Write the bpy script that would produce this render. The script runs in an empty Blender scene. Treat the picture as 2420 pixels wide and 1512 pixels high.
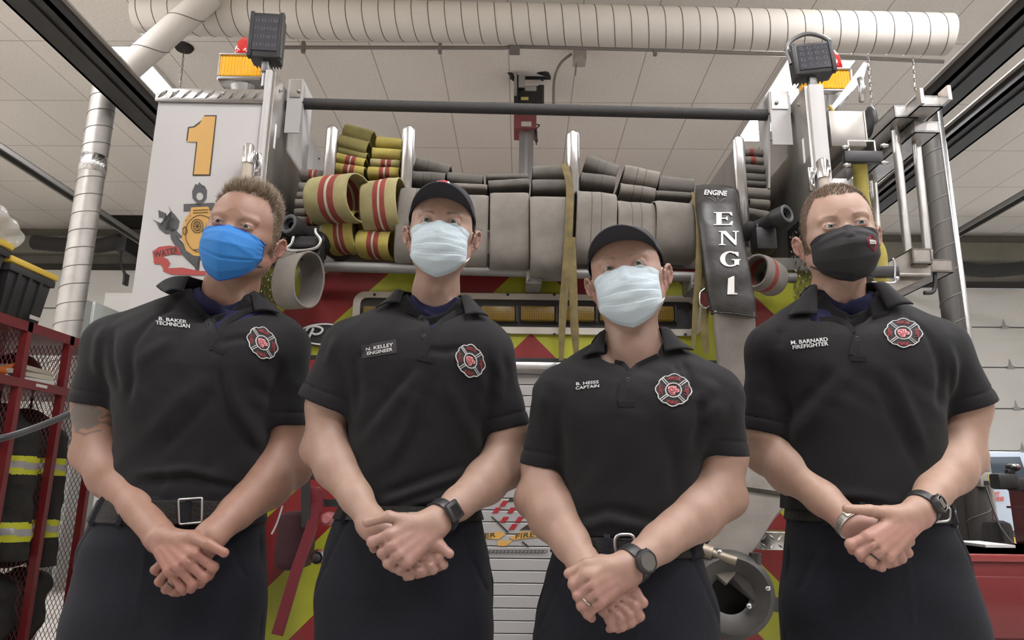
import bpy, bmesh, math, random
import numpy as np
from mathutils import Vector, Matrix, Euler
from mathutils.bvhtree import BVHTree
random.seed(7); RNG = np.random.default_rng(7)
S = bpy.context.scene
C = S.collection

# ---------------------------------------------------------------- camera, world, exposure
F_PX = 1690.0; CAM_H = 1.12
PITCH = math.radians(13.1); YAW = math.radians(0.85); ROLL = math.radians(-0.70)
cam_d = bpy.data.cameras.new('camera'); cam = bpy.data.objects.new('camera', cam_d); C.objects.link(cam)
cam_d.sensor_width = 36.0; cam_d.lens = 36.0 * F_PX / 2420.0; cam_d.clip_start = 0.02; cam_d.clip_end = 100
RCAM = Matrix.Rotation(YAW, 3, 'Z') @ Matrix.Rotation(math.pi/2 + PITCH, 3, 'X') @ Matrix.Rotation(-ROLL, 3, 'Z')
cam.matrix_world = Matrix.Translation((0, 0, CAM_H)) @ RCAM.to_4x4()
S.camera = cam
w = bpy.data.worlds.new('world'); S.world = w; w.use_nodes = True
w.node_tree.nodes['Background'].inputs[0].default_value = (0.80, 0.88, 1.0, 1)
w.node_tree.nodes['Background'].inputs[1].default_value = 6.0
S.view_settings.view_transform = 'Standard'; S.view_settings.look = 'None'
S.view_settings.gamma = 1.0; S.view_settings.exposure = 0.22
try: S.view_settings.use_curve_mapping = False
except Exception: pass
CEIL = CAM_H + 3.77
LIGHT_POWER = 1.0

def ray(px, py):
    return RCAM @ Vector(((px-1210)/F_PX, (756-py)/F_PX, -1.0))
def P(px, py, Y):
    d = ray(px, py); t = Y/d.y
    return Vector((0, 0, CAM_H)) + d*t
def PZ(px, py, z):
    d = ray(px, py); t = (z-CAM_H)/d.z
    return Vector((0, 0, CAM_H)) + d*t

# ---------------------------------------------------------------- materials
MATS = {}
def mat(name, col, rough=0.6, metal=0.0, noise=0.0, nscale=20.0, bump=0.0, bscale=60.0, emis=None, es=0.0, spec=None, sheen=0.0, stretch=None, trans=0.0, coat=0.0, alpha=1.0, sss=0.0, attr=None, noise2=None):
    if name in MATS: return MATS[name]
    m = bpy.data.materials.new(name); m.use_nodes = True; nt = m.node_tree; b = nt.nodes['Principled BSDF']
    c = (*col, 1.0)
    b.inputs['Base Color'].default_value = c; b.inputs['Roughness'].default_value = rough; b.inputs['Metallic'].default_value = metal
    if spec is not None: b.inputs['Specular IOR Level'].default_value = spec
    if sheen: b.inputs['Sheen Weight'].default_value = sheen; b.inputs['Sheen Roughness'].default_value = 0.5
    if trans: b.inputs['Transmission Weight'].default_value = trans
    if coat: b.inputs['Coat Weight'].default_value = coat
    if alpha < 1: b.inputs['Alpha'].default_value = alpha
    if sss:
        b.inputs['Subsurface Weight'].default_value = sss; b.inputs['Subsurface Radius'].default_value = (0.010, 0.004, 0.002); b.inputs['Subsurface Scale'].default_value = 1.0
    if emis: b.inputs['Emission Color'].default_value = (*emis, 1); b.inputs['Emission Strength'].default_value = es
    tc = nt.nodes.new('ShaderNodeTexCoord'); mp = nt.nodes.new('ShaderNodeMapping'); nt.links.new(tc.outputs['Object'], mp.inputs[0])
    if stretch: mp.inputs['Scale'].default_value = stretch
    src = None
    if attr:
        at = nt.nodes.new('ShaderNodeAttribute'); at.attribute_name = attr; src = at.outputs['Color']
    if noise or attr:
        n = nt.nodes.new('ShaderNodeTexNoise'); n.inputs['Scale'].default_value = nscale; n.inputs['Detail'].default_value = 6
        nt.links.new(mp.outputs[0], n.inputs['Vector'])
        r = nt.nodes.new('ShaderNodeMapRange'); r.inputs['From Min'].default_value = 0.3; r.inputs['From Max'].default_value = 0.7
        r.inputs['To Min'].default_value = 1-noise; r.inputs['To Max'].default_value = 1+noise
        nt.links.new(n.outputs['Fac'], r.inputs['Value'])
        mx = nt.nodes.new('ShaderNodeVectorMath'); mx.operation = 'SCALE'
        if src: nt.links.new(src, mx.inputs[0])
        else: mx.inputs[0].default_value = col
        nt.links.new(r.outputs[0], mx.inputs['Scale']); nt.links.new(mx.outputs[0], b.inputs['Base Color'])
    if bump:
        n2 = nt.nodes.new('ShaderNodeTexNoise'); n2.inputs['Scale'].default_value = bscale; n2.inputs['Detail'].default_value = 4
        nt.links.new(mp.outputs[0], n2.inputs['Vector'])
        bp = nt.nodes.new('ShaderNodeBump'); bp.inputs['Strength'].default_value = bump; bp.inputs['Distance'].default_value = 0.01
        nt.links.new(n2.outputs['Fac'], bp.inputs['Height']); nt.links.new(bp.outputs[0], b.inputs['Normal'])
    MATS[name] = m
    return m

# ---------------------------------------------------------------- object helpers
def world_loc(o):
    v = Vector((0, 0, 0))
    while o is not None: v += o.location; o = o.parent
    return v
def tag(o, label=None, cat=None, group=None, kind=None):
    if label: o['label'] = label
    if cat: o['category'] = cat
    if group: o['group'] = group
    if kind: o['kind'] = kind
    return o
def thing(name, label, cat, loc, group=None):
    o = bpy.data.objects.new(name, None); C.objects.link(o); o.location = loc; o.empty_display_size = 0.05
    return tag(o, label, cat, group)
def link(name, me, m, parent=None, smooth=False, label=None):
    """me: mesh in WORLD coordinates"""
    me.name = name
    ms = m if isinstance(m, (list, tuple)) else [m]
    for q in ms: me.materials.append(q)
    o = bpy.data.objects.new(name, me); C.objects.link(o)
    if parent is not None:
        o.parent = parent; off = world_loc(parent)
    else:
        n = len(me.vertices); co = np.empty(n*3, 'f'); me.vertices.foreach_get('co', co); co = co.reshape(-1, 3)
        lo = co.min(0); hi = co.max(0); off = Vector(((lo[0]+hi[0])/2, (lo[1]+hi[1])/2, lo[2]))
        o.location = off
    me.transform(Matrix.Translation(-off))
    if smooth: me.polygons.foreach_set('use_smooth', [True]*len(me.polygons))
    if label: o['label'] = label
    return o
class MB:
    """collects shapes into one mesh"""
    def __init__(s, M=None): s.v = []; s.f = []; s.mi = []; s.M = M
    def addvf(s, v, f, mi=0):
        n = len(s.v)
        for p in v:
            p = Vector(p)
            s.v.append(s.M @ p if s.M else p)
        for q in f: s.f.append([n+i for i in q]); s.mi.append(mi)
        return s
    def box(s, lo, hi, mi=0, bev=0.0, R=None, c=None):
        x0, y0, z0 = lo; x1, y1, z1 = hi
        if bev > 0:
            b = min(bev, abs(x1-x0)*.49, abs(y1-y0)*.49, abs(z1-z0)*.49)
            bm = bmesh.new(); bmesh.ops.create_cube(bm, size=1.0)
            for v in bm.verts: v.co = Vector(((x0+x1)/2+v.co.x*(x1-x0), (y0+y1)/2+v.co.y*(y1-y0), (z0+z1)/2+v.co.z*(z1-z0)))
            bmesh.ops.bevel(bm, geom=bm.edges[:], offset=b, segments=2, affect='EDGES', profile=0.5)
            bm.verts.ensure_lookup_table(); bm.verts.index_update()
            vs = [v.co.copy() for v in bm.verts]; fs = [[v.index for v in f.verts] for f in bm.faces]; bm.free()
        else:
            vs = [Vector(p) for p in ((x0,y0,z0),(x1,y0,z0),(x1,y1,z0),(x0,y1,z0),(x0,y0,z1),(x1,y0,z1),(x1,y1,z1),(x0,y1,z1))]
            fs = [(0,3,2,1),(4,5,6,7),(0,1,5,4),(1,2,6,5),(2,3,7,6),(3,0,4,7)]
        if R is not None:
            c = Vector(c) if c is not None else Vector(((x0+x1)/2,(y0+y1)/2,(z0+z1)/2))
            vs = [c + R @ (v-c) for v in vs]
        return s.addvf(vs, fs, mi)
    def tube(s, pts, r, n=12, mi=0, cap=True, closed=False, sx=1.0, up=None):
        pts = [Vector(p) for p in pts]; k = len(pts); rs = r if isinstance(r, (list, tuple)) else [r]*k
        prev = Vector(up) if up is not None else None; vs = []
        for i, p in enumerate(pts):
            if closed: t = pts[(i+1) % k]-pts[i-1]
            else: t = pts[min(i+1, k-1)]-pts[max(i-1, 0)]
            t.normalize()
            if prev is None: prev = Vector((0,0,1)) if abs(t.z) < .9 else Vector((1,0,0))
            a = prev - t*prev.dot(t)
            if a.length < 1e-6: a = t.orthogonal()
            a.normalize(); prev = a; b = t.cross(a)
            for j in range(n):
                th = 2*math.pi*j/n
                vs.append(p + a*math.cos(th)*rs[i]*sx + b*math.sin(th)*rs[i])
        fs = []
        for i in range(k if closed else k-1):
            for j in range(n):
                q = (i+1) % k
                fs.append((i*n+j, i*n+(j+1) % n, q*n+(j+1) % n, q*n+j))
        if cap and not closed:
            fs.append(tuple(range(n-1, -1, -1))); fs.append(tuple((k-1)*n+j for j in range(n)))
        return s.addvf(vs, fs, mi)
    def ribbon(s, pts, wid, th, wdir, mi=0):
        """flat strap: pts centre line, wdir width direction (vector or list), th thickness"""
        pts = [Vector(p) for p in pts]; k = len(pts); vs = []
        for i, p in enumerate(pts):
            t = (pts[min(i+1, k-1)]-pts[max(i-1, 0)]).normalized()
            wd = Vector(wdir[i] if isinstance(wdir, list) else wdir); wd = (wd - t*wd.dot(t)).normalized(); n = t.cross(wd)
            ww = wid[i] if isinstance(wid, (list, tuple)) else wid
            for a, b in ((-1,-.6),(-.94,-1),(.94,-1),(1,-.6),(1,.6),(.94,1),(-.94,1),(-1,.6)):
                vs.append(p+wd*a*ww/2+n*b*th/2)
        m = 8; fs = []
        for i in range(k-1):
            for j in range(m): fs.append((i*m+j, i*m+(j+1) % m, (i+1)*m+(j+1) % m, (i+1)*m+j))
        fs.append(tuple(range(m-1,-1,-1))); fs.append(tuple((k-1)*m+j for j in range(m)))
        return s.addvf(vs, fs, mi)
    def prism(s, poly, n, mi=0):
        """poly: list of 3D points (planar), n: extrude vector"""
        k = len(poly); poly = [Vector(p) for p in poly]; n = Vector(n)
        vs = poly + [p+n for p in poly]
        bm = bmesh.new(); bv = [bm.verts.new(p) for p in poly]; f = bm.faces.new(bv)
        r = bmesh.ops.triangulate(bm, faces=[f]); bm.verts.index_update()
        tri = [[v.index for v in g.verts] for g in bm.faces]; bm.free()
        fs = [t for t in tri] + [[i+k for i in reversed(t)] for t in tri] + [(i, i+k, (i+1) % k+k, (i+1) % k) for i in range(k)]
        return s.addvf(vs, fs, mi)
    def sphere(s, c, r, n=16, mi=0, R=None):
        c = Vector(c); r = Vector(r) if hasattr(r, '__len__') else Vector((r, r, r)); vs = []; m = n//2
        for i in range(m+1):
            for j in range(n):
                a = math.pi*i/m; b = 2*math.pi*j/n
                q = Vector((r.x*math.sin(a)*math.cos(b), r.y*math.sin(a)*math.sin(b), r.z*math.cos(a)))
                vs.append(c + (R @ q if R else q))
        fs = [(i*n+j, (i+1)*n+j, (i+1)*n+(j+1) % n, i*n+(j+1) % n) for i in range(m) for j in range(n)]
        return s.addvf(vs, fs, mi)
    def grid(s, fn, nu, nv, mi=0, closeu=False):
        vs = [fn(i/(nu if closeu else nu-1), j/(nv-1)) for i in range(nu) for j in range(nv)]
        fs = []
        for i in range(nu if closeu else nu-1):
            for j in range(nv-1):
                q = (i+1) % nu
                fs.append((i*nv+j, q*nv+j, q*nv+j+1, i*nv+j+1))
        return s.addvf(vs, fs, mi)
    def mesh(s, weld=False, recalc=True, solid=0.0):
        me = bpy.data.meshes.new('m'); me.from_pydata([tuple(v) for v in s.v], [], s.f)
        me.polygons.foreach_set('material_index', s.mi)
        if weld or recalc or solid:
            bm = bmesh.new(); bm.from_mesh(me)
            if weld: bmesh.ops.remove_doubles(bm, verts=bm.verts, dist=1e-5)
            if recalc: bmesh.ops.recalc_face_normals(bm, faces=bm.faces)
            if solid: bmesh.ops.solidify(bm, geom=bm.faces[:], thickness=solid)
            bm.to_mesh(me); bm.free()
        return me
    def build(s, name, m, parent=None, smooth=False, label=None, weld=False, recalc=True, solid=0.0):
        return link(name, s.mesh(weld, recalc, solid), m, parent, smooth, label)
def shade_auto(o, ang=40):
    me = o.data; bm = bmesh.new(); bm.from_mesh(me)
    for f in bm.faces: f.smooth = True
    for e in bm.edges:
        if len(e.link_faces) == 2 and e.calc_face_angle(0) > math.radians(ang): e.smooth = False
    bm.to_mesh(me); bm.free(); return o
def auto(o): return shade_auto(o)

_txt = {}
def text_poly(s, bold=0.0, size=1.0, spacing=1.0):
    """returns (verts2d, faces, width, height) of a text set on a baseline"""
    cu = bpy.data.curves.new('t', 'FONT'); cu.body = s; cu.size = size; cu.offset = bold; cu.space_character = spacing; cu.resolution_u = 3
    ob = bpy.data.objects.new('t', cu); C.objects.link(ob); bpy.context.view_layer.update()
    me = ob.to_mesh(); v = [(p.co.x, p.co.y) for p in me.vertices]; f = [list(q.vertices) for q in me.polygons]
    ob.to_mesh_clear(); bpy.data.objects.remove(ob); bpy.data.curves.remove(cu)
    xs = [p[0] for p in v]; ys = [p[1] for p in v]
    x0, x1, y0, y1 = min(xs), max(xs), min(ys), max(ys)
    return [((x-x0), (y-y0)) for x, y in v], f, x1-x0, y1-y0
def text_on(mb, s, fn, depth, bold=0.0, mi=0, spacing=1.0, maxlen=None):
    """fn(a,b)-> 3D point for a,b in 0..1 over the text's box; thin raised letters"""
    v, f, W, H = text_poly(s, bold, 1.0, spacing)
    bm = bmesh.new(); vs = [bm.verts.new((x/W, y/H, 0)) for x, y in v]
    for q in f:
        try: bm.faces.new([vs[i] for i in q])
        except Exception: pass
    bmesh.ops.remove_doubles(bm, verts=bm.verts, dist=1e-5)
    bm.verts.index_update()
    pts = [Vector(fn(p.co.x, p.co.y)) for p in bm.verts]
    faces = [[p.index for p in q.verts] for q in bm.faces]
    bound = [[p.index for p in e.verts] for e in bm.edges if len(e.link_faces) == 1]
    bm.free(); n = len(pts); d = Vector(depth)
    allv = [p+d for p in pts] + pts
    ff = faces + [(a, b, b+n, a+n) for a, b in bound]
    return mb.addvf(allv, ff, mi)

# ---------------------------------------------------------------- distance-field sculpting
def nvec(*a): return np.array(a, dtype=np.float32)
class Grid:
    def __init__(s, lo, hi, h):
        s.lo = np.array(lo, float); s.h = h; s.n = [int(math.ceil((hi[i]-lo[i])/h))+1 for i in range(3)]
        s.ax = [(s.lo[i]+h*np.arange(s.n[i])).astype(np.float32) for i in range(3)]
        s.F = np.full(s.n, 0.5, np.float32)
    def sl(s, lo, hi):
        out = []
        for i in range(3):
            a = max(0, int((lo[i]-s.lo[i])/s.h)-1); b = min(s.n[i], int((hi[i]-s.lo[i])/s.h)+3)
            out.append(slice(a, max(b, a)))
        return tuple(out)
    def xyz(s, q):
        return s.ax[0][q[0]][:, None, None], s.ax[1][q[1]][None, :, None], s.ax[2][q[2]][None, None, :]
    def apply(s, fn, lo, hi, k=0.0, mode='u'):
        m = max(k, s.h)*1.3+s.h*2
        q = s.sl([a-m for a in lo], [a+m for a in hi])
        if any(x.stop <= x.start for x in q): return s
        X, Y, Z = s.xyz(q); d = fn(X, Y, Z); A = s.F[q]
        if mode == 'u':
            if k > 0:
                hh = np.maximum(k-np.abs(A-d), 0)/k; R = np.minimum(A, d)-hh*hh*k*.25
            else: R = np.minimum(A, d)
        elif mode == 's':
            d = -d
            if k > 0:
                hh = np.maximum(k-np.abs(A-d), 0)/k; R = np.maximum(A, d)+hh*hh*k*.25
            else: R = np.maximum(A, d)
        s.F[q] = R.astype(np.float32); return s
    def cone(s, a, b, ra, rb, k=0.01, mode='u', flat=None, fdir=None):
        a = np.array(a, float); b = np.array(b, float); ab = b-a; L = float(ab@ab)+1e-12; r = max(ra, rb)*(max(1, flat) if flat else 1)
        def fn(X, Y, Z):
            t = np.clip(((X-a[0])*ab[0]+(Y-a[1])*ab[1]+(Z-a[2])*ab[2])/L, 0, 1)
            dx = X-a[0]-t*ab[0]; dy = Y-a[1]-t*ab[1]; dz = Z-a[2]-t*ab[2]
            if flat:
                n = fdir; q = (dx*n[0]+dy*n[1]+dz*n[2])*(1/flat-1)
                dx = dx+n[0]*q; dy = dy+n[1]*q; dz = dz+n[2]*q
            return np.sqrt(dx*dx+dy*dy+dz*dz)-(ra+(rb-ra)*t)
        return s.apply(fn, np.minimum(a, b)-r, np.maximum(a, b)+r, k, mode)
    def ell(s, c, r, k=0.01, mode='u', R=None):
        c = np.array(c, float); r = np.array(r, float); m = r.max() if R is not None else r
        def fn(X, Y, Z):
            x = X-c[0]; y = Y-c[1]; z = Z-c[2]
            if R is not None:
                x, y, z = (x*R[0][0]+y*R[1][0]+z*R[2][0], x*R[0][1]+y*R[1][1]+z*R[2][1], x*R[0][2]+y*R[1][2]+z*R[2][2])
            k0 = np.sqrt((x/r[0])**2+(y/r[1])**2+(z/r[2])**2); k1 = np.sqrt((x/r[0]**2)**2+(y/r[1]**2)**2+(z/r[2]**2)**2)+1e-9
            return k0*(k0-1)/k1
        return s.apply(fn, c-m, c+m, k, mode)
    def chain(s, pts, rs, k=0.008, **kw):
        for i in range(len(pts)-1): s.cone(pts[i], pts[i+1], rs[i], rs[i+1], k, **kw)
        return s
    def extract(s):
        F = s.F; h = s.h
        s_ = F < 0
        act = np.zeros([n-1 for n in F.shape], bool); allin = np.ones_like(act)
        for dx in (0, 1):
            for dy in (0, 1):
                for dz in (0, 1):
                    v = s_[dx:F.shape[0]-1+dx, dy:F.shape[1]-1+dy, dz:F.shape[2]-1+dz]
                    act |= v; allin &= v
        act &= ~allin
        I, J, K = np.nonzero(act); N = len(I)
        idx = np.full(act.shape, -1, np.int32); idx[I, J, K] = np.arange(N)
        acc = np.zeros((N, 3)); cnt = np.zeros(N)
        cs = [(0,0,0),(1,0,0),(0,1,0),(1,1,0),(0,0,1),(1,0,1),(0,1,1),(1,1,1)]
        V = [F[I+a, J+b, K+c] for a, b, c in cs]
        for e0 in range(8):
            for ax in range(3):
                if cs[e0][ax] == 0:
                    e1 = e0 + (1 << ax)
                    a = V[e0]; b = V[e1]; m = (a < 0) != (b < 0)
                    t = np.where(m, a/(a-b+1e-20*(a == b)), 0)
                    for q in range(3):
                        acc[:, q] += np.where(m, cs[e0][q] + (t if q == ax else 0), 0)
                    cnt += m
        pos = acc/cnt[:, None]
        pos = s.lo + h*(pos+np.stack([I, J, K], 1))
        faces = []
        for ax in range(3):
            o1, o2 = (ax+1) % 3, (ax+2) % 3
            a = [slice(0, -1)]*3; a[o1] = slice(1, -1); a[o2] = slice(1, -1)
            b = list(a); b[ax] = slice(1, None)
            a[ax] = slice(0, -1)
            A = s_[tuple(a)]; B = s_[tuple(b)]
            m = A != B; q = np.array(np.nonzero(m)).T
            inside = A[m]
            q[:, o1] += 1; q[:, o2] += 1
            def cell(d1, d2):
                r = q.copy(); r[:, o1] += d1; r[:, o2] += d2; return idx[r[:, 0], r[:, 1], r[:, 2]]
            c00 = cell(-1, -1); c10 = cell(0, -1); c11 = cell(0, 0); c01 = cell(-1, 0)
            f = np.stack([c00, c10, c11, c01], 1); f[~inside] = f[~inside][:, ::-1]
            f = f[(f >= 0).all(1)]
            faces.append(f)
        return pos, np.concatenate(faces)
def np_mesh(pos, faces, col=None):
    me = bpy.data.meshes.new('m'); me.vertices.add(len(pos)); me.vertices.foreach_set('co', pos.astype('f').ravel())
    me.loops.add(faces.size); me.loops.foreach_set('vertex_index', faces.astype('i').ravel())
    me.polygons.add(len(faces)); me.polygons.foreach_set('loop_start', (np.arange(len(faces))*4).astype('i'))
    me.update(calc_edges=True)
    me.polygons.foreach_set('use_smooth', np.ones(len(faces), bool))
    if col is not None:
        a = me.color_attributes.new('Col', 'FLOAT_COLOR', 'POINT')
        c = np.ones((len(pos), 4), 'f'); c[:, :3] = col; a.data.foreach_set('color', c.ravel())
    return me
def bvh_of(pos, faces): return BVHTree.FromPolygons([tuple(p) for p in pos], [tuple(f) for f in faces])
# ---------------------------------------------------------------- people
def lerp(a, b, t): return a+(b-a)*t
def skin_mat(name, col):
    return mat(name, col, rough=0.48, noise=0.05, nscale=55, bump=0.10, bscale=420, attr='Col', sss=0.05, spec=0.4)
M_SHIRT = mat('black_polo_knit', (0.0082, 0.0078, 0.0088), rough=0.86, noise=0.18, nscale=260, bump=0.25, bscale=700, sheen=0.05, spec=0.2)
M_TROUSER = mat('navy_twill', (0.0046, 0.0052, 0.0100), rough=0.85, noise=0.25, nscale=180, bump=0.25, bscale=500, sheen=0.03, spec=0.25)
M_NAVY = mat('navy_tee', (0.015, 0.016, 0.046), rough=0.9, noise=0.12, nscale=150, spec=0.2)
M_BELT = mat('black_leather', (0.009, 0.008, 0.007), rough=0.6, spec=0.25, noise=0.3, nscale=60, bump=0.3, bscale=160)
M_CHROME = mat('polished_chrome', (0.75, 0.75, 0.76), rough=0.14, metal=1.0)
M_STEELB = mat('brushed_buckle', (0.50, 0.50, 0.51), rough=0.35, metal=1.0)
M_THREAD = mat('white_thread', (0.50, 0.50, 0.50), rough=0.8)
M_THREADG = mat('silver_thread', (0.42, 0.42, 0.42), rough=0.8)
M_REDTH = mat('red_thread', (0.20, 0.018, 0.022), rough=0.8)
M_PINKTH = mat('pink_thread', (0.50, 0.20, 0.21), rough=0.8)
M_DKTH = mat('dark_patch', (0.020, 0.018, 0.019), rough=0.9)
M_EYEW = mat('eye_white', (0.34, 0.30, 0.28), rough=0.15)
M_PUPIL = mat('pupil', (0.004, 0.004, 0.004), rough=0.08)
M_WATCH = mat('watch_resin', (0.014, 0.014, 0.015), rough=0.45)
M_LCD = mat('watch_lcd', (0.10, 0.095, 0.085), rough=0.18)
M_CAP = mat('cap_twill', (0.0125, 0.0125, 0.018), rough=0.85, noise=0.2, nscale=200, bump=0.2, bscale=600)
M_CAPG = mat('cap_mesh_grey', (0.060, 0.055, 0.060), rough=0.9, noise=0.2, nscale=300)
M_LOOP = mat('ear_elastic', (0.72, 0.70, 0.64), rough=0.7)

class Torso:
    """lofted trunk: rows (py, xl, xr, half depth) given on the photo at depth Y"""
    def __init__(s, rows, Y, bmul=1.0, dyc=0.0, grow=0.0):
        L = []
        for r in rows:
            py, xl, xr, b = r[:4]; dy = r[4] if len(r) > 4 else 0
            a = P(xl, py, Y); c = P(xr, py, Y)
            L.append(((a.z+c.z)/2, (a.x+c.x)/2, (c.x-a.x)/2+grow, Y+dyc+dy, b*bmul+grow))
        L.sort(); s.t = np.array(L)
    def dist(s, X, Y, Z, e=2.6):
        t = s.t
        # smooth interpolation
        cx, a, cy, b = [np.interp(Z, t[:, 0], t[:, i]).astype('f') for i in (1, 2, 3, 4)]
        q = (np.abs((X-cx)/a)**e+np.abs((Y-cy)/b)**e)**(1/e)
        return (q-1)*np.minimum(a, b)
def capz(d, h, k):
    """smooth max of d and h"""
    u = np.maximum(k-np.abs(d-h), 0)/k
    return np.maximum(d, h)+u*u*k*.25

def head_build(p, T):
    """sculpts head + neck + upper chest in the head's own frame; returns pos(world), faces, col"""
    hs = p['hs']; R = Matrix.Rotation(math.radians(p['yaw']), 3, 'Z') @ Matrix.Rotation(math.radians(p['pitch']), 3, 'X') @ Matrix.Rotation(math.radians(p['roll']), 3, 'Y')
    Yf = p['Y']-0.085*hs
    c = P(*p['face'], Yf) - R @ Vector((0, -0.092*hs, 0.004))
    p['hc'] = c; p['hR'] = R
    Ri = R.transposed()
    loc = lambda w: np.array((Ri @ (Vector(w)-c))/hs)
    nb = P(p['neck'][0], p['neck'][1], p['Y']+0.015); nbl = loc(nb)
    g = Grid((-0.125, -0.135, -0.27), (0.125, 0.125, 0.135), 0.00175)
    j = p.get('jaw', 1.0); fw = p.get('fw', 1.0)
    g.ell((0, 0.014, 0.030), (0.0775*fw, 0.100, 0.088), 0.001)
    g.ell((0, -0.024, 0.012), (0.068*fw, 0.068, 0.072), 0.03)
    g.ell((0, -0.030, -0.040), (0.0600*fw, 0.060, 0.068), 0.03)
    for sx in (-1, 1):
        g.cone((sx*0.052*j, 0.008, -0.058), (sx*0.022, -0.064, -0.100), 0.022, 0.017, 0.022)
        g.cone((sx*0.060*fw, -0.010, -0.012), (sx*0.045*fw, -0.062, -0.024), 0.016, 0.014, 0.022)   # cheekbone
        g.cone((sx*0.016, -0.0855, 0.0170), (sx*0.046, -0.077, 0.0175), 0.0056, 0.0046, 0.014)        # brow ridge
        g.ell((sx*0.0320, -0.1010, -0.0015), (0.0165, 0.018, 0.0115), 0.014, 's')                 # socket
    g.ell((0, -0.076, -0.101), (0.024, 0.020, 0.018), 0.018)       # chin
    g.cone((0, -0.0835, 0.004), (0, -0.1105, -0.036), 0.0058, 0.0105, 0.008)
    g.ell((0, -0.1080, -0.0400), (0.0115, 0.0125, 0.0100), 0.008)
    for sx in (-1, 1): g.ell((sx*0.0125, -0.0980, -0.0430), (0.0080, 0.0110, 0.0075), 0.006)
    g.ell((0, -0.089, -0.0680), (0.024, 0.011, 0.0065), 0.006); g.ell((0, -0.0875, -0.0760), (0.020, 0.011, 0.0070), 0.005)
    # eyelids round the eyeballs, then the slit
    for sx in (-1, 1):
        e = (sx*0.0315, -0.0800, -0.001)
        g.ell(e, (0.0150, 0.0140, 0.0132), 0.005)
        rt = Matrix.Rotation(math.radians(sx*-4), 3, 'Y')
        g.ell((sx*0.0318, -0.0960, -0.0012), (0.0125, 0.0160, p.get('lid', 0.0041)), 0.0022, 's', R=np.array(rt))
        # upper lid crease
        g.cone((sx*0.021, -0.0930, 0.0085), (sx*0.042, -0.0890, 0.0075), 0.0016, 0.0016, 0.004, 's')
    # ears
    for sx in (-1, 1):
        rt = Matrix.Rotation(-sx*math.radians(32), 3, 'Z') @ Matrix.Rotation(math.radians(-12), 3, 'X') @ Matrix.Rotation(sx*math.radians(8), 3, 'Y')
        A = np.array(rt); ec = np.array((sx*0.0865*fw, 0.020, -0.020))
        lw = lambda q: ec + A @ np.array(q)
        g.ell(ec, (0.0040, 0.0160, 0.0300), 0.006, R=A)
        ring = []
        for i in range(11):
            th = math.radians(-60+i*26); ring.append(lw((sx*0.0045, -0.0145*math.cos(th)*(1 if math.sin(th) > 0 else .8), 0.0290*math.sin(th)+0.002)))
        g.chain(ring, [0.0036]*11, 0.003)
        g.ell(lw((sx*0.006, -0.003, -0.004)), (0.006, 0.0080, 0.0125), 0.004, 's', R=A)
        g.cone(lw((sx*0.004, 0.006, -0.010)), lw((sx*0.004, 0.004, 0.016)), 0.0028, 0.0026, 0.003)
        g.ell(lw((0, -0.007, -0.026)), (0.0042, 0.0080, 0.0095), 0.005, R=A)
    # neck
    nr = p['nr']/hs; top = np.array((0, 0.022, -0.050))
    nbe = nbl+(np.array((0, 0.046, 0.040)) if p['tee'] else np.array((0, 0.010, 0.012))); g.cone(top, nbe, nr*0.95, nr*(0.94 if p['tee'] else 1.0), 0.030)
    n1 = nbl*0.5+top*0.5
    for sx in (-1, 1):      # sterno muscles
        a = np.array((sx*0.052, 0.010, -0.050)); b = nbe+np.array((sx*0.016, -nr*0.84, 0.0))
        g.cone(a, b, 0.0120, 0.0105, 0.020)
    ad = n1+np.array((0, -nr*0.96, 0.004)); g.ell(ad, (0.010, 0.010, 0.013), 0.016)
    g.cone(nbe, nbl+np.array((0, 0.06 if p['tee'] else 0.01, -0.10)), nr*(.9 if p['tee'] else 1.0), nr*(0.6 if p['tee'] else 1.2), 0.03)
    kz = int((-0.045+0.27)/g.h); LX, LY, LZ = g.ax[0][:, None, None], g.ax[1][None, :, None], g.ax[2][None, None, :kz]
    Rn = np.array(R)*hs; W3 = [Rn[i][0]*LX+Rn[i][1]*LY+Rn[i][2]*LZ+c[i] for i in range(3)]
    dt = torso_fn(W3[0], W3[1], W3[2], p, T, -0.030 if p['tee'] else -0.012)/hs
    g.F[:, :, :kz] = smin(g.F[:, :, :kz], dt, 0.030 if p['tee'] else 0.016).astype('f')
    pos, f = g.extract()
    L = pos.copy(); x, y, z = L.T
    base = np.array(p['skin'], 'f'); col = np.tile(base, (len(L), 1))
    def blend(mask, c):
        m = np.clip(mask, 0, 1)[:, None]; col[:] = col*(1-m)+np.array(c, 'f')*m
    ax = np.abs(x)
    blend(0.35*np.exp(-(((ax-0.045)/0.02)**2+((z+0.03)/0.02)**2))*(y < -0.04), p['blush'])
    blend(0.45*((ax > 0.076*fw) & (y > -0.01) & (y < 0.06) & (z < 0.02) & (z > -0.06)), p['blush'])
    blend(0.35*np.clip((-0.06-z)/0.04, 0, 1)*(y < 0.0), p['stub'])
    # eye rims
    er = np.sqrt(((ax-0.0315)/0.0155)**2+((z+0.001)/0.0085)**2); blend(0.42*np.clip(1.35-er, 0, 1)*(y < -0.07), p['rim'])
    # brow
    t = (ax-0.013)/0.036; bz = 0.0150+0.0060*np.sin(np.clip(t, 0, 1)*2.3)
    bm = np.clip(1-np.abs(z-bz)/(0.0045*(1.15-0.6*np.clip(t, 0, 1))), 0, 1)*np.clip(np.minimum(t*8, (1-t)*5), 0, 1)*(y < -0.05)
    blend(np.sqrt(bm)*p['browa'], p['hair'])
    # scalp shade where hair grows
    hm = hair_mask(p, x, y, z); blend(hm*0.85, p['hair'])
    L[:, :] *= hs
    W = L @ np.array(R).T + np.array(c)
    return W, f, col

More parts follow.
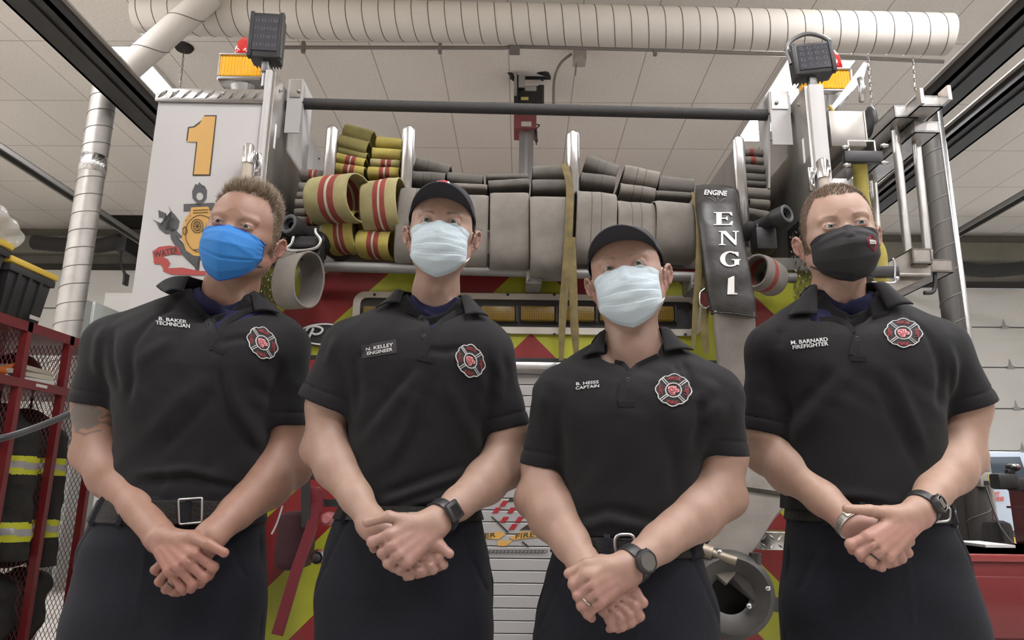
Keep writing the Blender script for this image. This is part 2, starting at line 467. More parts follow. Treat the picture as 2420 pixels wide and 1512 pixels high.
def hair_mask(p, x, y, z):
    k = p['hairline']
    ax = np.abs(x)
    top = np.clip((z-(k['top']+k.get('temple', 0.0)*np.clip((ax-0.03)/0.02, 0, 1)-k.get('peak', 0)*np.exp(-(ax/0.012)**2)))/0.006, 0, 1)*(z > 0.03)
    sideline = k['side']  # y beyond which sides carry hair
    side = np.clip((y-(sideline-0.25*np.clip(z-0.0, -0.05, 0.06)))/0.006, 0, 1)*np.clip((z+0.045)/0.01, 0, 1)*(~((y < 0.045) & (z < 0.012) & (ax > 0.079)))
    side2 = np.clip((y-(sideline))/0.006, 0, 1)*np.clip((z+0.04)/0.012, 0, 1)*(z < 0.012)*(y < 0.012)*(ax < 0.082)
    back = (y > 0.045)*np.clip((z+0.085)/0.01, 0, 1)
    front = np.where(y < 0.0, top, 1.0*(z > 0.0))
    return np.clip(np.maximum(np.maximum(front*(z > k['top']-0.045), side*(z > -0.045)), back), 0, 1)

def arms_build(p):
    Y = p['Y']; pts = []
    for s_ in (0, 1):
        for q in (p['joint'][s_], p['elbow'][s_], p['wrist'][s_]): pts.append(P(q[0], q[1], Y+q[2]))
    J = [pts[0], pts[3]]; E = [pts[1], pts[4]]; Wr = [pts[2], pts[5]]
    p['W3'] = Wr; p['E3'] = E; p['J3'] = J
    p['cuff3'] = {}
    for s_ in (0, 1):
        A, B = p['cuff'][s_]; dy = p['cuffdy'][s_]
        a = np.array(P(*A, Y+dy)); b = np.array(P(*B, Y+dy)); cc = (a+b)/2; r = np.linalg.norm(b-a)/2
        n = np.cross(b-a, (0, -1.0, 0)); n /= np.linalg.norm(n)
        if n[2] > 0: n = -n
        n = n + np.array((0, 0.10, 0)); n /= np.linalg.norm(n); p['cuff3'][s_] = (cc, r, n)
    allp = pts + [P(a, b, Y+c) for h in p['hands'] for ch in h['f']+[h['t']] for a, b, c in ch]
    lo = np.min([tuple(q) for q in allp], 0)-0.075; hi = np.max([tuple(q) for q in allp], 0)+0.075
    g = Grid(lo, hi, 0.0023)
    u, e, fm, wr = p['ar']
    fd = np.array((0, 1.0, 0))
    for s_ in (0, 1):
        j, el, wv = [np.array(q) for q in (J[s_], E[s_], Wr[s_])]
        cc, cr, cnn = p['cuff3'][s_]; uu = min(u, cr-0.0085)
        g.cone(j, cc, u*0.95, uu, 0.01); g.cone(cc, el, uu, e*0.95, 0.015)
        mid = lerp(el, wv, .28); m2 = lerp(el, wv, .68)
        out = np.array((-1 if s_ == 0 else 1, 0, 0.0))
        g.cone(el, mid, e, fm, 0.02); g.cone(mid, m2, fm, lerp(fm, wr, .72), 0.015); g.cone(m2, wv, lerp(fm, wr, .72), wr, 0.015)
        g.ell(el+np.array((out[0]*e*0.55, 0.004, -0.006)), (e*.62, e*.62, e*.60), 0.022)   # elbow point
        g.cone(lerp(cc, el, .6)+np.array((-out[0]*e*.1, -e*.25, 0)), mid+np.array((0, -fm*.25, 0.005)), e*.72, fm*.75, 0.02)  # inner forearm muscle
        # wrist bones
        ax = (wv-el)/np.linalg.norm(wv-el); sd = np.cross(ax, fd); sd /= np.linalg.norm(sd)
        g.cone(wv-ax*0.012+sd*0.011, wv+ax*0.006+sd*0.013, wr*.70, wr*.66, 0.01); g.cone(wv-ax*0.012-sd*0.011, wv+ax*0.006-sd*0.013, wr*.70, wr*.66, 0.01)
        g.ell(wv-ax*0.014+sd*0.016*(1 if s_ else -1)+np.array((0, -wr*.45, 0)), (0.0085, 0.0075, 0.0085), 0.010)
    hgs = []
    for h in p['hands']:
        wv = np.array(P(*h['w'][:2], Y+h['w'][2])); sc = h.get('s', 1.0)
        K = [np.array(P(c[0][0], c[0][1], Y+c[0][2])) for c in h['f']]
        # palm from metacarpals
        for i, k in enumerate(K):
            off = (K[3]-K[0]); off = off/np.linalg.norm(off)*(i-1.5)*0.0095
            st = wv+off
            g.cone(st, k, 0.0145*sc, 0.0118*sc, 0.012)
            g.ell(k+np.array((0, -0.0035, 0.0)), (0.0098*sc, 0.0095*sc, 0.0098*sc), 0.007)
            if i < 3: g.cone(lerp(st, lerp(wv, K[i+1], 0), .3), lerp(k, K[i+1], .5)*0.93+st*0.07, 0.0125*sc, 0.0108*sc, 0.010)
            g.cone(lerp(st, k, .35)+np.array((0, -0.0120, 0)), lerp(st, k, .93)+np.array((0, -0.0095, 0)), 0.0016, 0.0026, 0.010)  # tendon
        for i, ch in enumerate(h['f']):
            pp = [np.array(P(a, b, Y+c)) for a, b, c in ch]; m = len(pp)
            rr = [0.0104, 0.0098, 0.0088, 0.0078][:m]; rr = [r*sc*(0.90 if i == 3 else 1.0) for r in rr]
            g.chain(pp, rr, 0.0035)
            if m > 1: g.ell(pp[1]+np.array((0, -0.001, 0)), (rr[1]*1.06,)*3, 0.004)
        tp = [np.array(P(a, b, Y+c)) for a, b, c in h['t']]
        g.cone(wv+(tp[0]-wv)*.25, tp[0], 0.0165*sc, 0.0150*sc, 0.014); g.chain(tp, [0.0135*sc, 0.0108*sc, 0.0085*sc][:len(tp)], 0.005)
        g.ell(tp[-1], (0.0088*sc,)*3, 0.003)
        # crease lines between the fingers
        for i in range(3):
            a = lerp(K[i], K[i+1], .5); c2 = h['f'][i]; b = lerp(np.array(P(c2[1][0], c2[1][1], Y+c2[1][2])), np.array(P(h['f'][i+1][1][0], h['f'][i+1][1][1], Y+h['f'][i+1][1][2])), .5)
            g.cone(a+np.array((0, -0.0125, 0)), b+np.array((0, -0.0125, 0)), 0.0022, 0.0034, 0.004, 's')
        hgs.append(K)
    pos, f = g.extract()
    col = np.tile(np.array(p['skin'], 'f'), (len(pos), 1))
    # redder hands
    wz = max(Wr[0].z, Wr[1].z)
    m = np.clip((wz+0.01-pos[:, 2])/0.04, 0, 1)[:, None]*0.5; col = col*(1-m)+np.array(p['blush'], 'f')*m
    if p.get('tattoo'):
        for (qx, qy, rx, ry, rot, al) in p['tattoo']:
            c = P(qx, qy, Y); k = (pos[:, 0]-c.x)/rx; l = (pos[:, 2]-c.z)/ry
            cr, sr = math.cos(rot), math.sin(rot); k, l = k*cr+l*sr*ry/rx, -k*sr*rx/ry+l*cr
            th = np.arctan2(l, k); rad = np.sqrt(k*k+l*l)/(1+0.10*np.sin(th*5)+0.06*np.sin(th*9+1))
            m = (np.clip((1-rad)*9, 0, 1)*al*(pos[:, 1] < Y+0.015))[:, None]
            col = col*(1-m)+np.array((0.085, 0.085, 0.080), 'f')*m
        for pl in p['tatlines']:
            for (a, b) in zip(pl[:-1], pl[1:]):
                A = P(*a, Y); B = P(*b, Y); ab = np.array((B.x-A.x, B.z-A.z)); q = pos[:, [0, 2]]-np.array((A.x, A.z))
                t = np.clip(q@ab/(ab@ab), 0, 1); d = np.linalg.norm(q-t[:, None]*ab, axis=1)
                m = (np.clip((0.0034-d)/0.0015, 0, 1)*0.65*(pos[:, 1] < Y+0.01))[:, None]; col = col*(1-m)+np.array((0.09, 0.07, 0.06), 'f')*m
    return pos, f, col

def fold_map(p, xs, zs, scale=1.0):
    """2-D displacement (metres) over the front of the shirt from drawn folds (photo pixels)"""
    X, Z = np.meshgrid(xs, zs, indexing='ij'); D = np.zeros_like(X)
    for fo in p['folds']:
        h, wd, pts = fo[0], fo[1], fo[2]
        q = [P(a, b, p['Y']-0.10) for a, b in pts]; best = np.full_like(X, 9.0); tt = np.zeros_like(X); n = len(q)-1
        for i in range(n):
            a = np.array((q[i].x, q[i].z)); b = np.array((q[i+1].x, q[i+1].z)); ab = b-a
            t = np.clip(((X-a[0])*ab[0]+(Z-a[1])*ab[1])/(ab@ab), 0, 1)
            d = np.hypot(X-a[0]-t*ab[0], Z-a[1]-t*ab[1]); m = d < best; best = np.where(m, d, best); tt = np.where(m, (i+t)/n, tt)
        fade = np.clip(np.minimum(tt*4+0.25, (1-tt)*3+0.05), 0, 1)
        D += 1.35*h*np.exp(-(best/wd)**2)*fade
    r = np.random.default_rng(p['seed'])
    for i in range(10):
        kx = r.uniform(-30, 30); kz = r.uniform(8, 34); ph = r.uniform(0, 6.28)
        D += 0.0008*np.sin(kx*X+kz*Z+ph)
    return (D*scale).astype('f')

def d_cone(X, Y, Z, a, b, ra, rb):
    a = np.array(a, float); b = np.array(b, float); ab = b-a; L = float(ab@ab)+1e-12
    t = np.clip(((X-a[0])*ab[0]+(Y-a[1])*ab[1]+(Z-a[2])*ab[2])/L, 0, 1)
    return np.sqrt((X-a[0]-t*ab[0])**2+(Y-a[1]-t*ab[1])**2+(Z-a[2]-t*ab[2])**2)-(ra+(rb-ra)*t)
def d_ell(X, Y, Z, c, r):
    x = X-c[0]; y = Y-c[1]; z = Z-c[2]
    k0 = np.sqrt((x/r[0])**2+(y/r[1])**2+(z/r[2])**2); k1 = np.sqrt((x/r[0]**2)**2+(y/r[1]**2)**2+(z/r[2]**2)**2)+1e-9
    return k0*(k0-1)/k1
def smin(a, b, k):
    h = np.maximum(k-np.abs(a-b), 0)/k; return np.minimum(a, b)-h*h*k*.25
def torso_fn(X, Yy, Z, p, T, grow=0.0):
    Y = p['Y']; J = [P(*p['joint'][i][:2], Y+p['joint'][i][2]) for i in (0, 1)]
    ztop = (J[0].z+J[1].z)/2+0.030+grow; nb = np.array(P(p['neck'][0], p['neck'][1], Y+0.015)); u = p['ar'][0]
    d = capz(T.dist(X, Yy, Z)-grow, Z-ztop, 0.10)
    for s_ in (0, 1):
        j = np.array(J[s_]); sx = -1 if s_ == 0 else 1
        d = smin(d, d_cone(X, Yy, Z, nb+np.array((sx*0.035, 0.012, p.get('traph', 0.0))), j, p.get('trap', 0.052)+grow, u+0.013+grow), 0.05)
        d = smin(d, d_ell(X, Yy, Z, lerp(nb, j, .5)+np.array((0, -0.05, -0.075)), (0.095+grow, 0.060+grow, 0.080+grow)), 0.06)
        d = smin(d, d_ell(X, Yy, Z, lerp(nb, j, .5)+np.array((0, 0.05, -0.06)), (0.10+grow, 0.055+grow, 0.10+grow)), 0.06)
    return d
def torso_field(g, p, T, grow=0.0, sleeves=True, disp=True):
    """fills g with the shirt's outer volume"""
    Y = p['Y']; lo = [a[0] for a in g.ax]; hi = [a[-1] for a in g.ax]; u = p['ar'][0]
    g.F = torso_fn(g.ax[0][:, None, None], g.ax[1][None, :, None], g.ax[2][None, None, :], p, T, grow).astype('f')
    for s_ in (0, 1):
        j = np.array(p['J3'][s_])
        if sleeves:
            cc, r, n = p['cuff3'][s_]; end = cc+n*0.03; ra = u+0.013+grow; rb = r+grow
            ab = end-j; L = float(ab@ab)
            def fn(X, Yy, Z, j=j, ab=ab, L=L, ra=ra, rb=rb, cc=cc, n=n):
                t = np.clip(((X-j[0])*ab[0]+(Yy-j[1])*ab[1]+(Z-j[2])*ab[2])/L, 0, 1)
                dx = X-j[0]-t*ab[0]; dy_ = (Yy-j[1]-t*ab[1]); dz = Z-j[2]-t*ab[2]
                h = (X-cc[0])*n[0]+(Yy-cc[1])*n[1]+(Z-cc[2])*n[2]
                rad = ra+(rb-ra)*t
                d = np.sqrt(dx*dx+dy_*dy_+dz*dz)-rad
                d = d+0.0022*np.exp(-((h+0.030)/0.003)**2)-0.0012*np.exp(-((h+0.014)/0.012)**2)
                return np.maximum(d, h)
            g.apply(fn, np.minimum(j, end)-max(ra, rb)-0.01, np.maximum(j, end)+max(ra, rb)+0.01, 0.022)
    if disp:
        D = fold_map(p, g.ax[0], g.ax[2]); m = np.clip((Y-0.005-g.ax[1])/0.03, 0, 1).astype('f')
        near = np.clip(1-np.abs(g.F)/0.03, 0, 1)
        for s_ in ((0, 1) if sleeves else ()):
            cc, r, n = p['cuff3'][s_]; dist = np.sqrt((g.ax[0]-cc[0])[:, None, None]**2+(g.ax[1]-cc[1])[None, :, None]**2+(g.ax[2]-cc[2])[None, None, :]**2)
            near = near*np.clip((dist-r*1.10)/0.03, 0, 1)
        g.F -= D[:, None, :]*m[None, :, None]*near
        X, Yy, Z = g.ax[0][:, None, None], g.ax[1][None, :, None], g.ax[2][None, None, :]
        g.F -= (0.0011*np.sin(70*X+23*Z+5*np.sin(19*Z))*np.sin(40*Yy+11*Z)).astype('f')*near

def cut_poly(g, p, poly, y0, depth_front=True, k=0.004):
    """subtract a prism (photo polygon, extruded in depth) from the field in front of y0"""
    q = [P(a, b, p['Y']-0.10) for a, b in poly]; V = np.array([(v.x, v.z) for v in q])
    X, Z = np.meshgrid(g.ax[0], g.ax[2], indexing='ij'); d = np.full(X.shape, 9.0); ins = np.zeros(X.shape, bool); n = len(V)
    for i in range(n):
        a = V[i]; b = V[(i+1) % n]; ab = b-a
        t = np.clip(((X-a[0])*ab[0]+(Z-a[1])*ab[1])/(ab@ab), 0, 1); d = np.minimum(d, np.hypot(X-a[0]-t*ab[0], Z-a[1]-t*ab[1]))
        c = ((a[1] > Z) != (b[1] > Z)) & (X < (b[0]-a[0])*(Z-a[1])/(b[1]-a[1]+1e-12)+a[0]); ins ^= c
    sd = np.where(ins, -d, d).astype('f')[:, None, :]
    D = np.maximum(sd, (g.ax[1]-y0)[None, :, None]); g.F = np.maximum(g.F, -D).astype('f')

def surf_hit(bv, px, py, off=0.005):
    o = Vector((0, 0, CAM_H)); d = ray(px, py).normalized(); h = bv.ray_cast(o, d)
    if h[0] is None: return None
    n = h[1]; n = -n if n.dot(d) > 0 else n
    return h[0]+n*off

def decal(bv, shapes, name, m, parent, off=0.0015, th=0.0015, R=0.1):
    """shapes: list of (pts2d px, faces); projects photo-pixel meshes on a surface"""
    mb = MB()
    return mb

def px_fn(bv, A, B, Cc, off, depthY):
    """box corner A (lower left), B (lower right), Cc (upper left) in photo pixels -> surface point"""
    A = Vector(A); B = Vector(B); Cc = Vector(Cc)
    def fn(a, b):
        q = A+(B-A)*a+(Cc-A)*b
        h = surf_hit(bv, q.x, q.y, off)
        return h if h is not None else P(q.x, q.y, depthY)
    return fn

def maltese(bv, p, name, parent):
    """fire service cross patch: u,v unit frame -> photo px"""
    cx, cy, ux, uy, vx, vy = p['patch']
    def px(u, v): return (cx+ux*u+vx*v, cy+uy*u+vy*v)
    def on(u, v, off): 
        q = px(u, v); h = surf_hit(bv, q[0], q[1], off); return h if h is not None else P(q[0], q[1], p['Y']-0.12)
    # outline of one lobe (top), between the corners
    lobe = [(-0.52, 0.80), (-0.34, 0.82), (-0.16, 0.95), (0, 1.0), (0.16, 0.95), (0.34, 0.82), (0.52, 0.80)]
    root = MB()
    # dark ground
    full = []
    for k in range(4):
        a = -k*math.pi/2
        for u, v in lobe: full.append((u*math.cos(a)-v*math.sin(a), u*math.sin(a)+v*math.cos(a)))
    n = len(full); vs = [on(0, 0, 0.0016)]+[on(u*.5, v*.5, 0.0016) for u, v in full]+[on(u, v, 0.0016) for u, v in full]
    fs = [(0, 1+i, 1+(i+1) % n) for i in range(n)]+[(1+i, 1+n+i, 1+n+(i+1) % n, 1+(i+1) % n) for i in range(n)]
    root.addvf(vs, fs); base = root.build(name, M_DKTH, parent, smooth=True, label='maltese cross fire patch with silver outline and red lettering', recalc=False)
    out = MB()
    def line(pl, r=0.0011, closed=False):
        dense = []
        for i in range(len(pl)-(0 if closed else 1)):
            a = pl[i]; b = pl[(i+1) % len(pl)]
            for t in (0, .33, .66): dense.append(on(a[0]+(b[0]-a[0])*t, a[1]+(b[1]-a[1])*t, 0.0022))
        if not closed: dense.append(on(*pl[-1], 0.0022))
        out.tube(dense, r, n=6, closed=closed)
    line(full, 0.0013, True)
    line([(0.43*math.cos(i*math.pi/9), 0.43*math.sin(i*math.pi/9)) for i in range(18)], 0.0013, True)
    for k in range(4):
        a = -k*math.pi/2+math.pi/4
        for o in (-0.055, 0.055):
            c, s_ = math.cos(a), math.sin(a)
            line([(c*0.43-s_*o, s_*0.43+c*o), (c*0.97-s_*o, s_*0.97+c*o)], 0.0010)
    out.build('patch_outline', M_THREADG, base, smooth=True)
    red = MB()
    for k in range(4):
        a = -k*math.pi/2; c, s_ = math.cos(a), math.sin(a)
        word = ['KETTLE', 'DEPT', 'FIRE', 'FIRE'][k]
        word = ['FIRE', 'DEPT', 'FIRE', 'DEPT'][k] if k != 0 else 'RESCUE'
        up = (k != 2)
        def fn(aa, bb, c=c, s_=s_, k=k):
            if k == 2: u = (aa-.5)*0.60; v = -(0.60+(1-bb)*0.20+0.05*math.cos((aa-.5)*2.6))
            elif k == 0: u = (aa-.5)*0.64; v = 0.60+bb*0.20+0.05*math.cos((aa-.5)*2.6)-0.02
            elif k == 1: u = 0.60+(1-bb)*0.0+bb*0.20; v = -(aa-.5)*0.56
            else: u = -(0.60+bb*0.20); v = (aa-.5)*0.56
            return on(u, v, 0.0024)
        text_on(red, word, fn, (0, -0.0006, 0), bold=0.03)
    red.build('patch_lettering', M_REDTH, base)
    pk = MB(); 
    # knotwork device in the middle
    W = [(-0.30, -0.02), (-0.30, 0.20), (-0.10, 0.26), (0.14, 0.26), (0.18, 0.12), (0.32, 0.10), (0.34, -0.08), (0.12, -0.12), (0.10, -0.26), (-0.10, -0.30), (-0.20, -0.16)]
    vs = [on(0.02, 0.0, 0.0022)]+[on(u, v, 0.0022) for u, v in W]; pk.addvf(vs, [(0, 1+i, 1+(i+1) % len(W)) for i in range(len(W))])
    pk.build('patch_device', M_PINKTH, base, recalc=False)
    dk = MB()
    for pl in ([(-0.2, 0.12), (-0.05, 0.16), (0.0, -0.08), (-0.12, -0.1)], [(0.06, 0.16), (0.08, -0.05), (0.2, -0.02), (0.22, 0.05)], [(-0.28, 0.02), (-0.16, 0.0), (-0.12, -0.22), (0.02, -0.2)]):
        dk.tube([on(u, v, 0.0030) for u, v in pl], 0.0007, n=5)
    dk.build('patch_knot', M_REDTH, base)

def collar_build(p, bv, person, nb):
    """folded polo collar: two front leaves + the band round the back of the neck"""
    Y = p['Y']; shirt_off = 0.0055
    mb = MB(); cam0 = Vector((0, 0, CAM_H))
    ends = []
    for s_, key in ((0, 'colL'), (1, 'colR')):
        A, B, Cq, D = p[key]
        sx = -1 if s_ == 0 else 1
        a3 = P(*A, Y-0.005); b3 = P(*B, Y+0.012)
        c3 = surf_hit(bv, *Cq, shirt_off+0.004) or P(*Cq, Y-0.08); d3 = surf_hit(bv, *D, shirt_off+0.006) or P(*D, Y-0.09)
        def fn(u, v, a3=a3, b3=b3, c3=c3, d3=d3):
            # u: neck edge -> outer edge ; v: back -> front
            q = (a3*(1-u)+b3*u)*(1-v)+(d3*(1-u)+c3*u)*v
            q = q+Vector((0, -0.012, 0.006))*math.sin(math.pi*u)*(1-v*.4)
            d = (q-cam0).normalized(); h = bv.ray_cast(cam0, d)
            if h[0] is not None:
                n = -h[1] if h[1].dot(d) > 0 else h[1]
                if (q-cam0).length > (h[0]-cam0).length-0.005: q = cam0+d*((h[0]-cam0).length-0.0055)
            return q
        mb.grid(fn, 9, 11)
        ends.append((a3, b3))
    # back band
    (aL, bL), (aR, bR) = ends
    cn = (aL+aR)/2
    def back(u, v):
        th = math.pi*u; c, s_ = math.cos(th), math.sin(th)
        t = u
        a = aL*(1-t)+aR*t; b = bL*(1-t)+bR*t
        inner = Vector((cn.x-(aR.x-aL.x)/2*c, cn.y+0.085*s_, a.z+0.020*s_))
        outer = Vector(((bL.x+bR.x)/2-(bR.x-bL.x)/2*c, (bL.y+bR.y)/2+0.085*s_, b.z-0.010*s_))
        return inner*(1-v)+outer*v+Vector((0, 0, 0.006*math.sin(math.pi*v)))
    mb.grid(back, 17, 4)
    me = mb.mesh(weld=True)
    o = link('collar', me, M_SHIRT, person, True)
    sm = o.modifiers.new('s', 'SOLIDIFY'); sm.thickness = 0.0035; sm.offset = 1
    return o

def strip_on(bv, pts, wid, th, off, mb, sides=None):
    """ribbon lying on a surface along photo-pixel points"""
    q = []
    for i in range(len(pts)-1):
        for t in (0, .25, .5, .75):
            q.append((lerp(pts[i][0], pts[i+1][0], t), lerp(pts[i][1], pts[i+1][1], t)))
    q.append(pts[-1]); c = []; wd = []
    for i, (x, y) in enumerate(q):
        h = surf_hit(bv, x, y, off)
        if h is None: continue
        a = q[max(0, i-1)]; b = q[min(len(q)-1, i+1)]; t = Vector((b[0]-a[0], -(b[1]-a[1]))).normalized()
        c.append(h); wd.append(Vector((t.y, 0, -t.x)))
    if len(c) > 1: mb.ribbon(c, wid, th, wd)
    return mb

def watch(person, W, E, ax_off, kind, r, hand):
    """W wrist, E elbow: band round the wrist and a case on the camera side"""
    t = (Vector(W)-Vector(E)).normalized(); c = Vector(W)-t*ax_off
    up = Vector((0, -1, 0)); up = (up-t*up.dot(t)).normalized(); face = (up+Vector(hand)*1.0).normalized(); face = (face-t*face.dot(t)).normalized(); sd = t.cross(face)
    root = bpy.data.objects.new('wristwatch', None); C.objects.link(root); root.parent = person; root.location = c-world_loc(person)
    mb = MB(); k = 36; w_ = 0.011 if kind != 'bracelet' else 0.0085
    prof = [(-1, 0), (-1, .0028), (-.7, .0036), (.7, .0036), (1, .0028), (1, 0)]
    def fn(u, v):
        th = 2*math.pi*u; i = int(round(v*(len(prof)-1))); a, h = prof[i]
        rr = r+h-.0005; return c+face*math.cos(th)*rr*0.98+sd*math.sin(th)*rr*1.06+t*a*w_
    mb.grid(fn, k, len(prof), closeu=True)
    M = Matrix((( -sd.x, t.x, face.x), (-sd.y, t.y, face.y), (-sd.z, t.z, face.z)))
    if kind == 'bracelet':
        mb.build('band', mat('bracelet_silver', (0.46, 0.45, 0.42), 0.35, 0.9, noise=0.1, nscale=200), root, smooth=False)
        b2 = MB(); b2.box((-0.010, -0.0078, 0), (0.010, 0.0078, 0.0035), bev=0.002, R=M.to_3x3(), c=(0, 0, 0))
        b2.v = [v+c+face*(r+0.0015) for v in b2.v]; b2.build('plate', mat('bracelet_plate', (0.60, 0.53, 0.42), 0.4, 0.7, noise=0.3, nscale=150), root)
        root.name = 'bracelet'; return root
    auto(mb.build('strap', M_WATCH, root)); cb = MB(); cr = 0.0215 if kind == 'round' else 0.018
    base = c+face*(r+0.001)
    if kind == 'square':
        cb.box((-0.019, -0.017, 0), (0.019, 0.017, 0.011), bev=0.004, R=M, c=(0, 0, 0)); cb.v = [v+base for v in cb.v]
        auto(cb.build('case', M_WATCH, root))
        l = MB(); l.box((-0.012, -0.010, 0.0100), (0.012, 0.010, 0.0118), bev=0.001, R=M, c=(0, 0, 0)); l.v = [v+base for v in l.v]; l.build('screen', mat('dark_screen', (0.012, 0.012, 0.012), 0.2), root)
    else:
        n = 40; prof = [(0, 0), (cr, 0), (cr*1.02, .004), (cr, .009), (cr*.92, .0115), (cr*.80, .0120), (cr*.78, .0106)]
        cb.grid(lambda u, v: base+(sd*math.cos(2*math.pi*u)+t*math.sin(2*math.pi*u))*prof[int(round(v*6))][0]*(1+0.02*math.cos(16*math.pi*u))+face*prof[int(round(v*6))][1], n, 7, closeu=True)
        for a in (35, 145, 215, 325):
            q = math.radians(a); pc = base+(sd*math.cos(q)+t*math.sin(q))*cr; cb.sphere(pc+face*.006, .0024, 8)
        auto(cb.build('case', M_WATCH, root)); l = MB()
        if kind == 'round': l.grid(lambda u, v: base+(sd*math.cos(2*math.pi*u)+t*math.sin(2*math.pi*u))*cr*.79*v+face*.0108, n, 3, closeu=True); lm = mat('watch_dial', (0.085, 0.078, 0.072), 0.3)
        else:
            l.box((-0.0095, -0.008, 0.0100), (0.0095, 0.008, 0.0122), bev=0.001, R=M, c=(0, 0, 0)); l.v = [v+base for v in l.v]; lm = M_LCD
        l.build('dial', lm, root)
        if kind == 'digital':
            bz = MB(); bz.tube([base+(sd*math.cos(2*math.pi*i/32)+t*math.sin(2*math.pi*i/32))*cr*.80+face*.0112 for i in range(32)], 0.0013, 6, closed=True); bz.build('bezel', mat('bezel_grey', (0.16, 0.16, 0.165), 0.25, 0.8), root, smooth=True)
    return root

def hair_strands(p, person, n, length, rad, spike=None):
    """short hair as thin tapered blades growing from the scalp"""
    hs = p['hs']; R = p['hR']; c = p['hc']; r = np.random.default_rng(p['seed']+5); mb_v = []; mb_f = []
    pos, f = p['headmesh']; L = (pos-np.array(c)) @ np.array(R)/hs
    hm = hair_mask(p, L[:, 0], L[:, 1], L[:, 2]); cap = p.get('cap')
    ok = np.nonzero((hm > 0.5) & (L[:, 2] > -0.09) & ((L[:, 1] < 0.06) | (L[:, 2] > 0.02)))[0]
    if cap: ok = ok[(L[ok, 2] < 0.045)]
    nrm = np.zeros_like(L); a = L[f[:, 1]]-L[f[:, 0]]; b = L[f[:, 3]]-L[f[:, 0]]; fn = np.cross(a, b)
    for k in range(4): np.add.at(nrm, f[:, k], fn)
    nrm /= (np.linalg.norm(nrm, axis=1)[:, None]+1e-9)
    ids = r.choice(ok, n)
    for i in ids:
        q = L[i]; nv = nrm[i]; ztop = max(0, min(1, (q[2]-0.055)/0.04))
        ln = lerp(length[0], length[1], ztop)*r.uniform(.65, 1.25)
        d = nv*.75+r.normal(0, .22, 3)+np.array((0, .10, -.25*(1-ztop)+.25*ztop))
        if spike: d = d+np.array(spike)*ztop
        d /= np.linalg.norm(d); e = q+d*ln; s_ = np.cross(d, r.normal(0, 1, 3)); s_ /= np.linalg.norm(s_)+1e-9; w_ = rad*r.uniform(.7, 1.3); t2 = np.cross(d, s_)
        m = lerp(q, e, .55)+nv*ln*.05; k = len(mb_v); q = q-nv*0.001
        for cc, ww in ((q, w_), (m, w_*.8)):
            for an in (0, 2.094, 4.188): mb_v.append(cc+(s_*math.cos(an)+t2*math.sin(an))*ww)
        mb_v.append(e)
        for j in range(3): mb_f.append((k+j, k+(j+1) % 3, k+3+(j+1) % 3, k+3+j)); mb_f.append((k+3+j, k+3+(j+1) % 3, k+6))
    V = np.array(mb_v)*hs @ np.array(R).T+np.array(c)
    me = bpy.data.meshes.new('hair'); me.from_pydata(V.tolist(), [], mb_f)
    return link('hair', me, mat('hair_%d' % p['seed'], p['hair'], rough=0.55, noise=0.35, nscale=140), person, True)
def off_face(p, mb, d=0.0035):
    if 'hbv' not in p: p['hbv'] = bvh_of(*p['headmesh'])
    c = p['hc']
    for i, v in enumerate(mb.v):
        a = c+p['hR'] @ Vector((0, 0.0, -0.045)); dr = v-a; L = dr.length; dr.normalize()
        h = p['hbv'].ray_cast(a+dr*1.0, -dr)
        if h[0] is not None and (h[0]-a).length+d > L and (h[0]-a).length < 0.16: mb.v[i] = a+dr*((h[0]-a).length+d)
def head_pt(p, x, y, z): return p['hc'] + p['hR'] @ (Vector((x, y, z))*p['hs'])

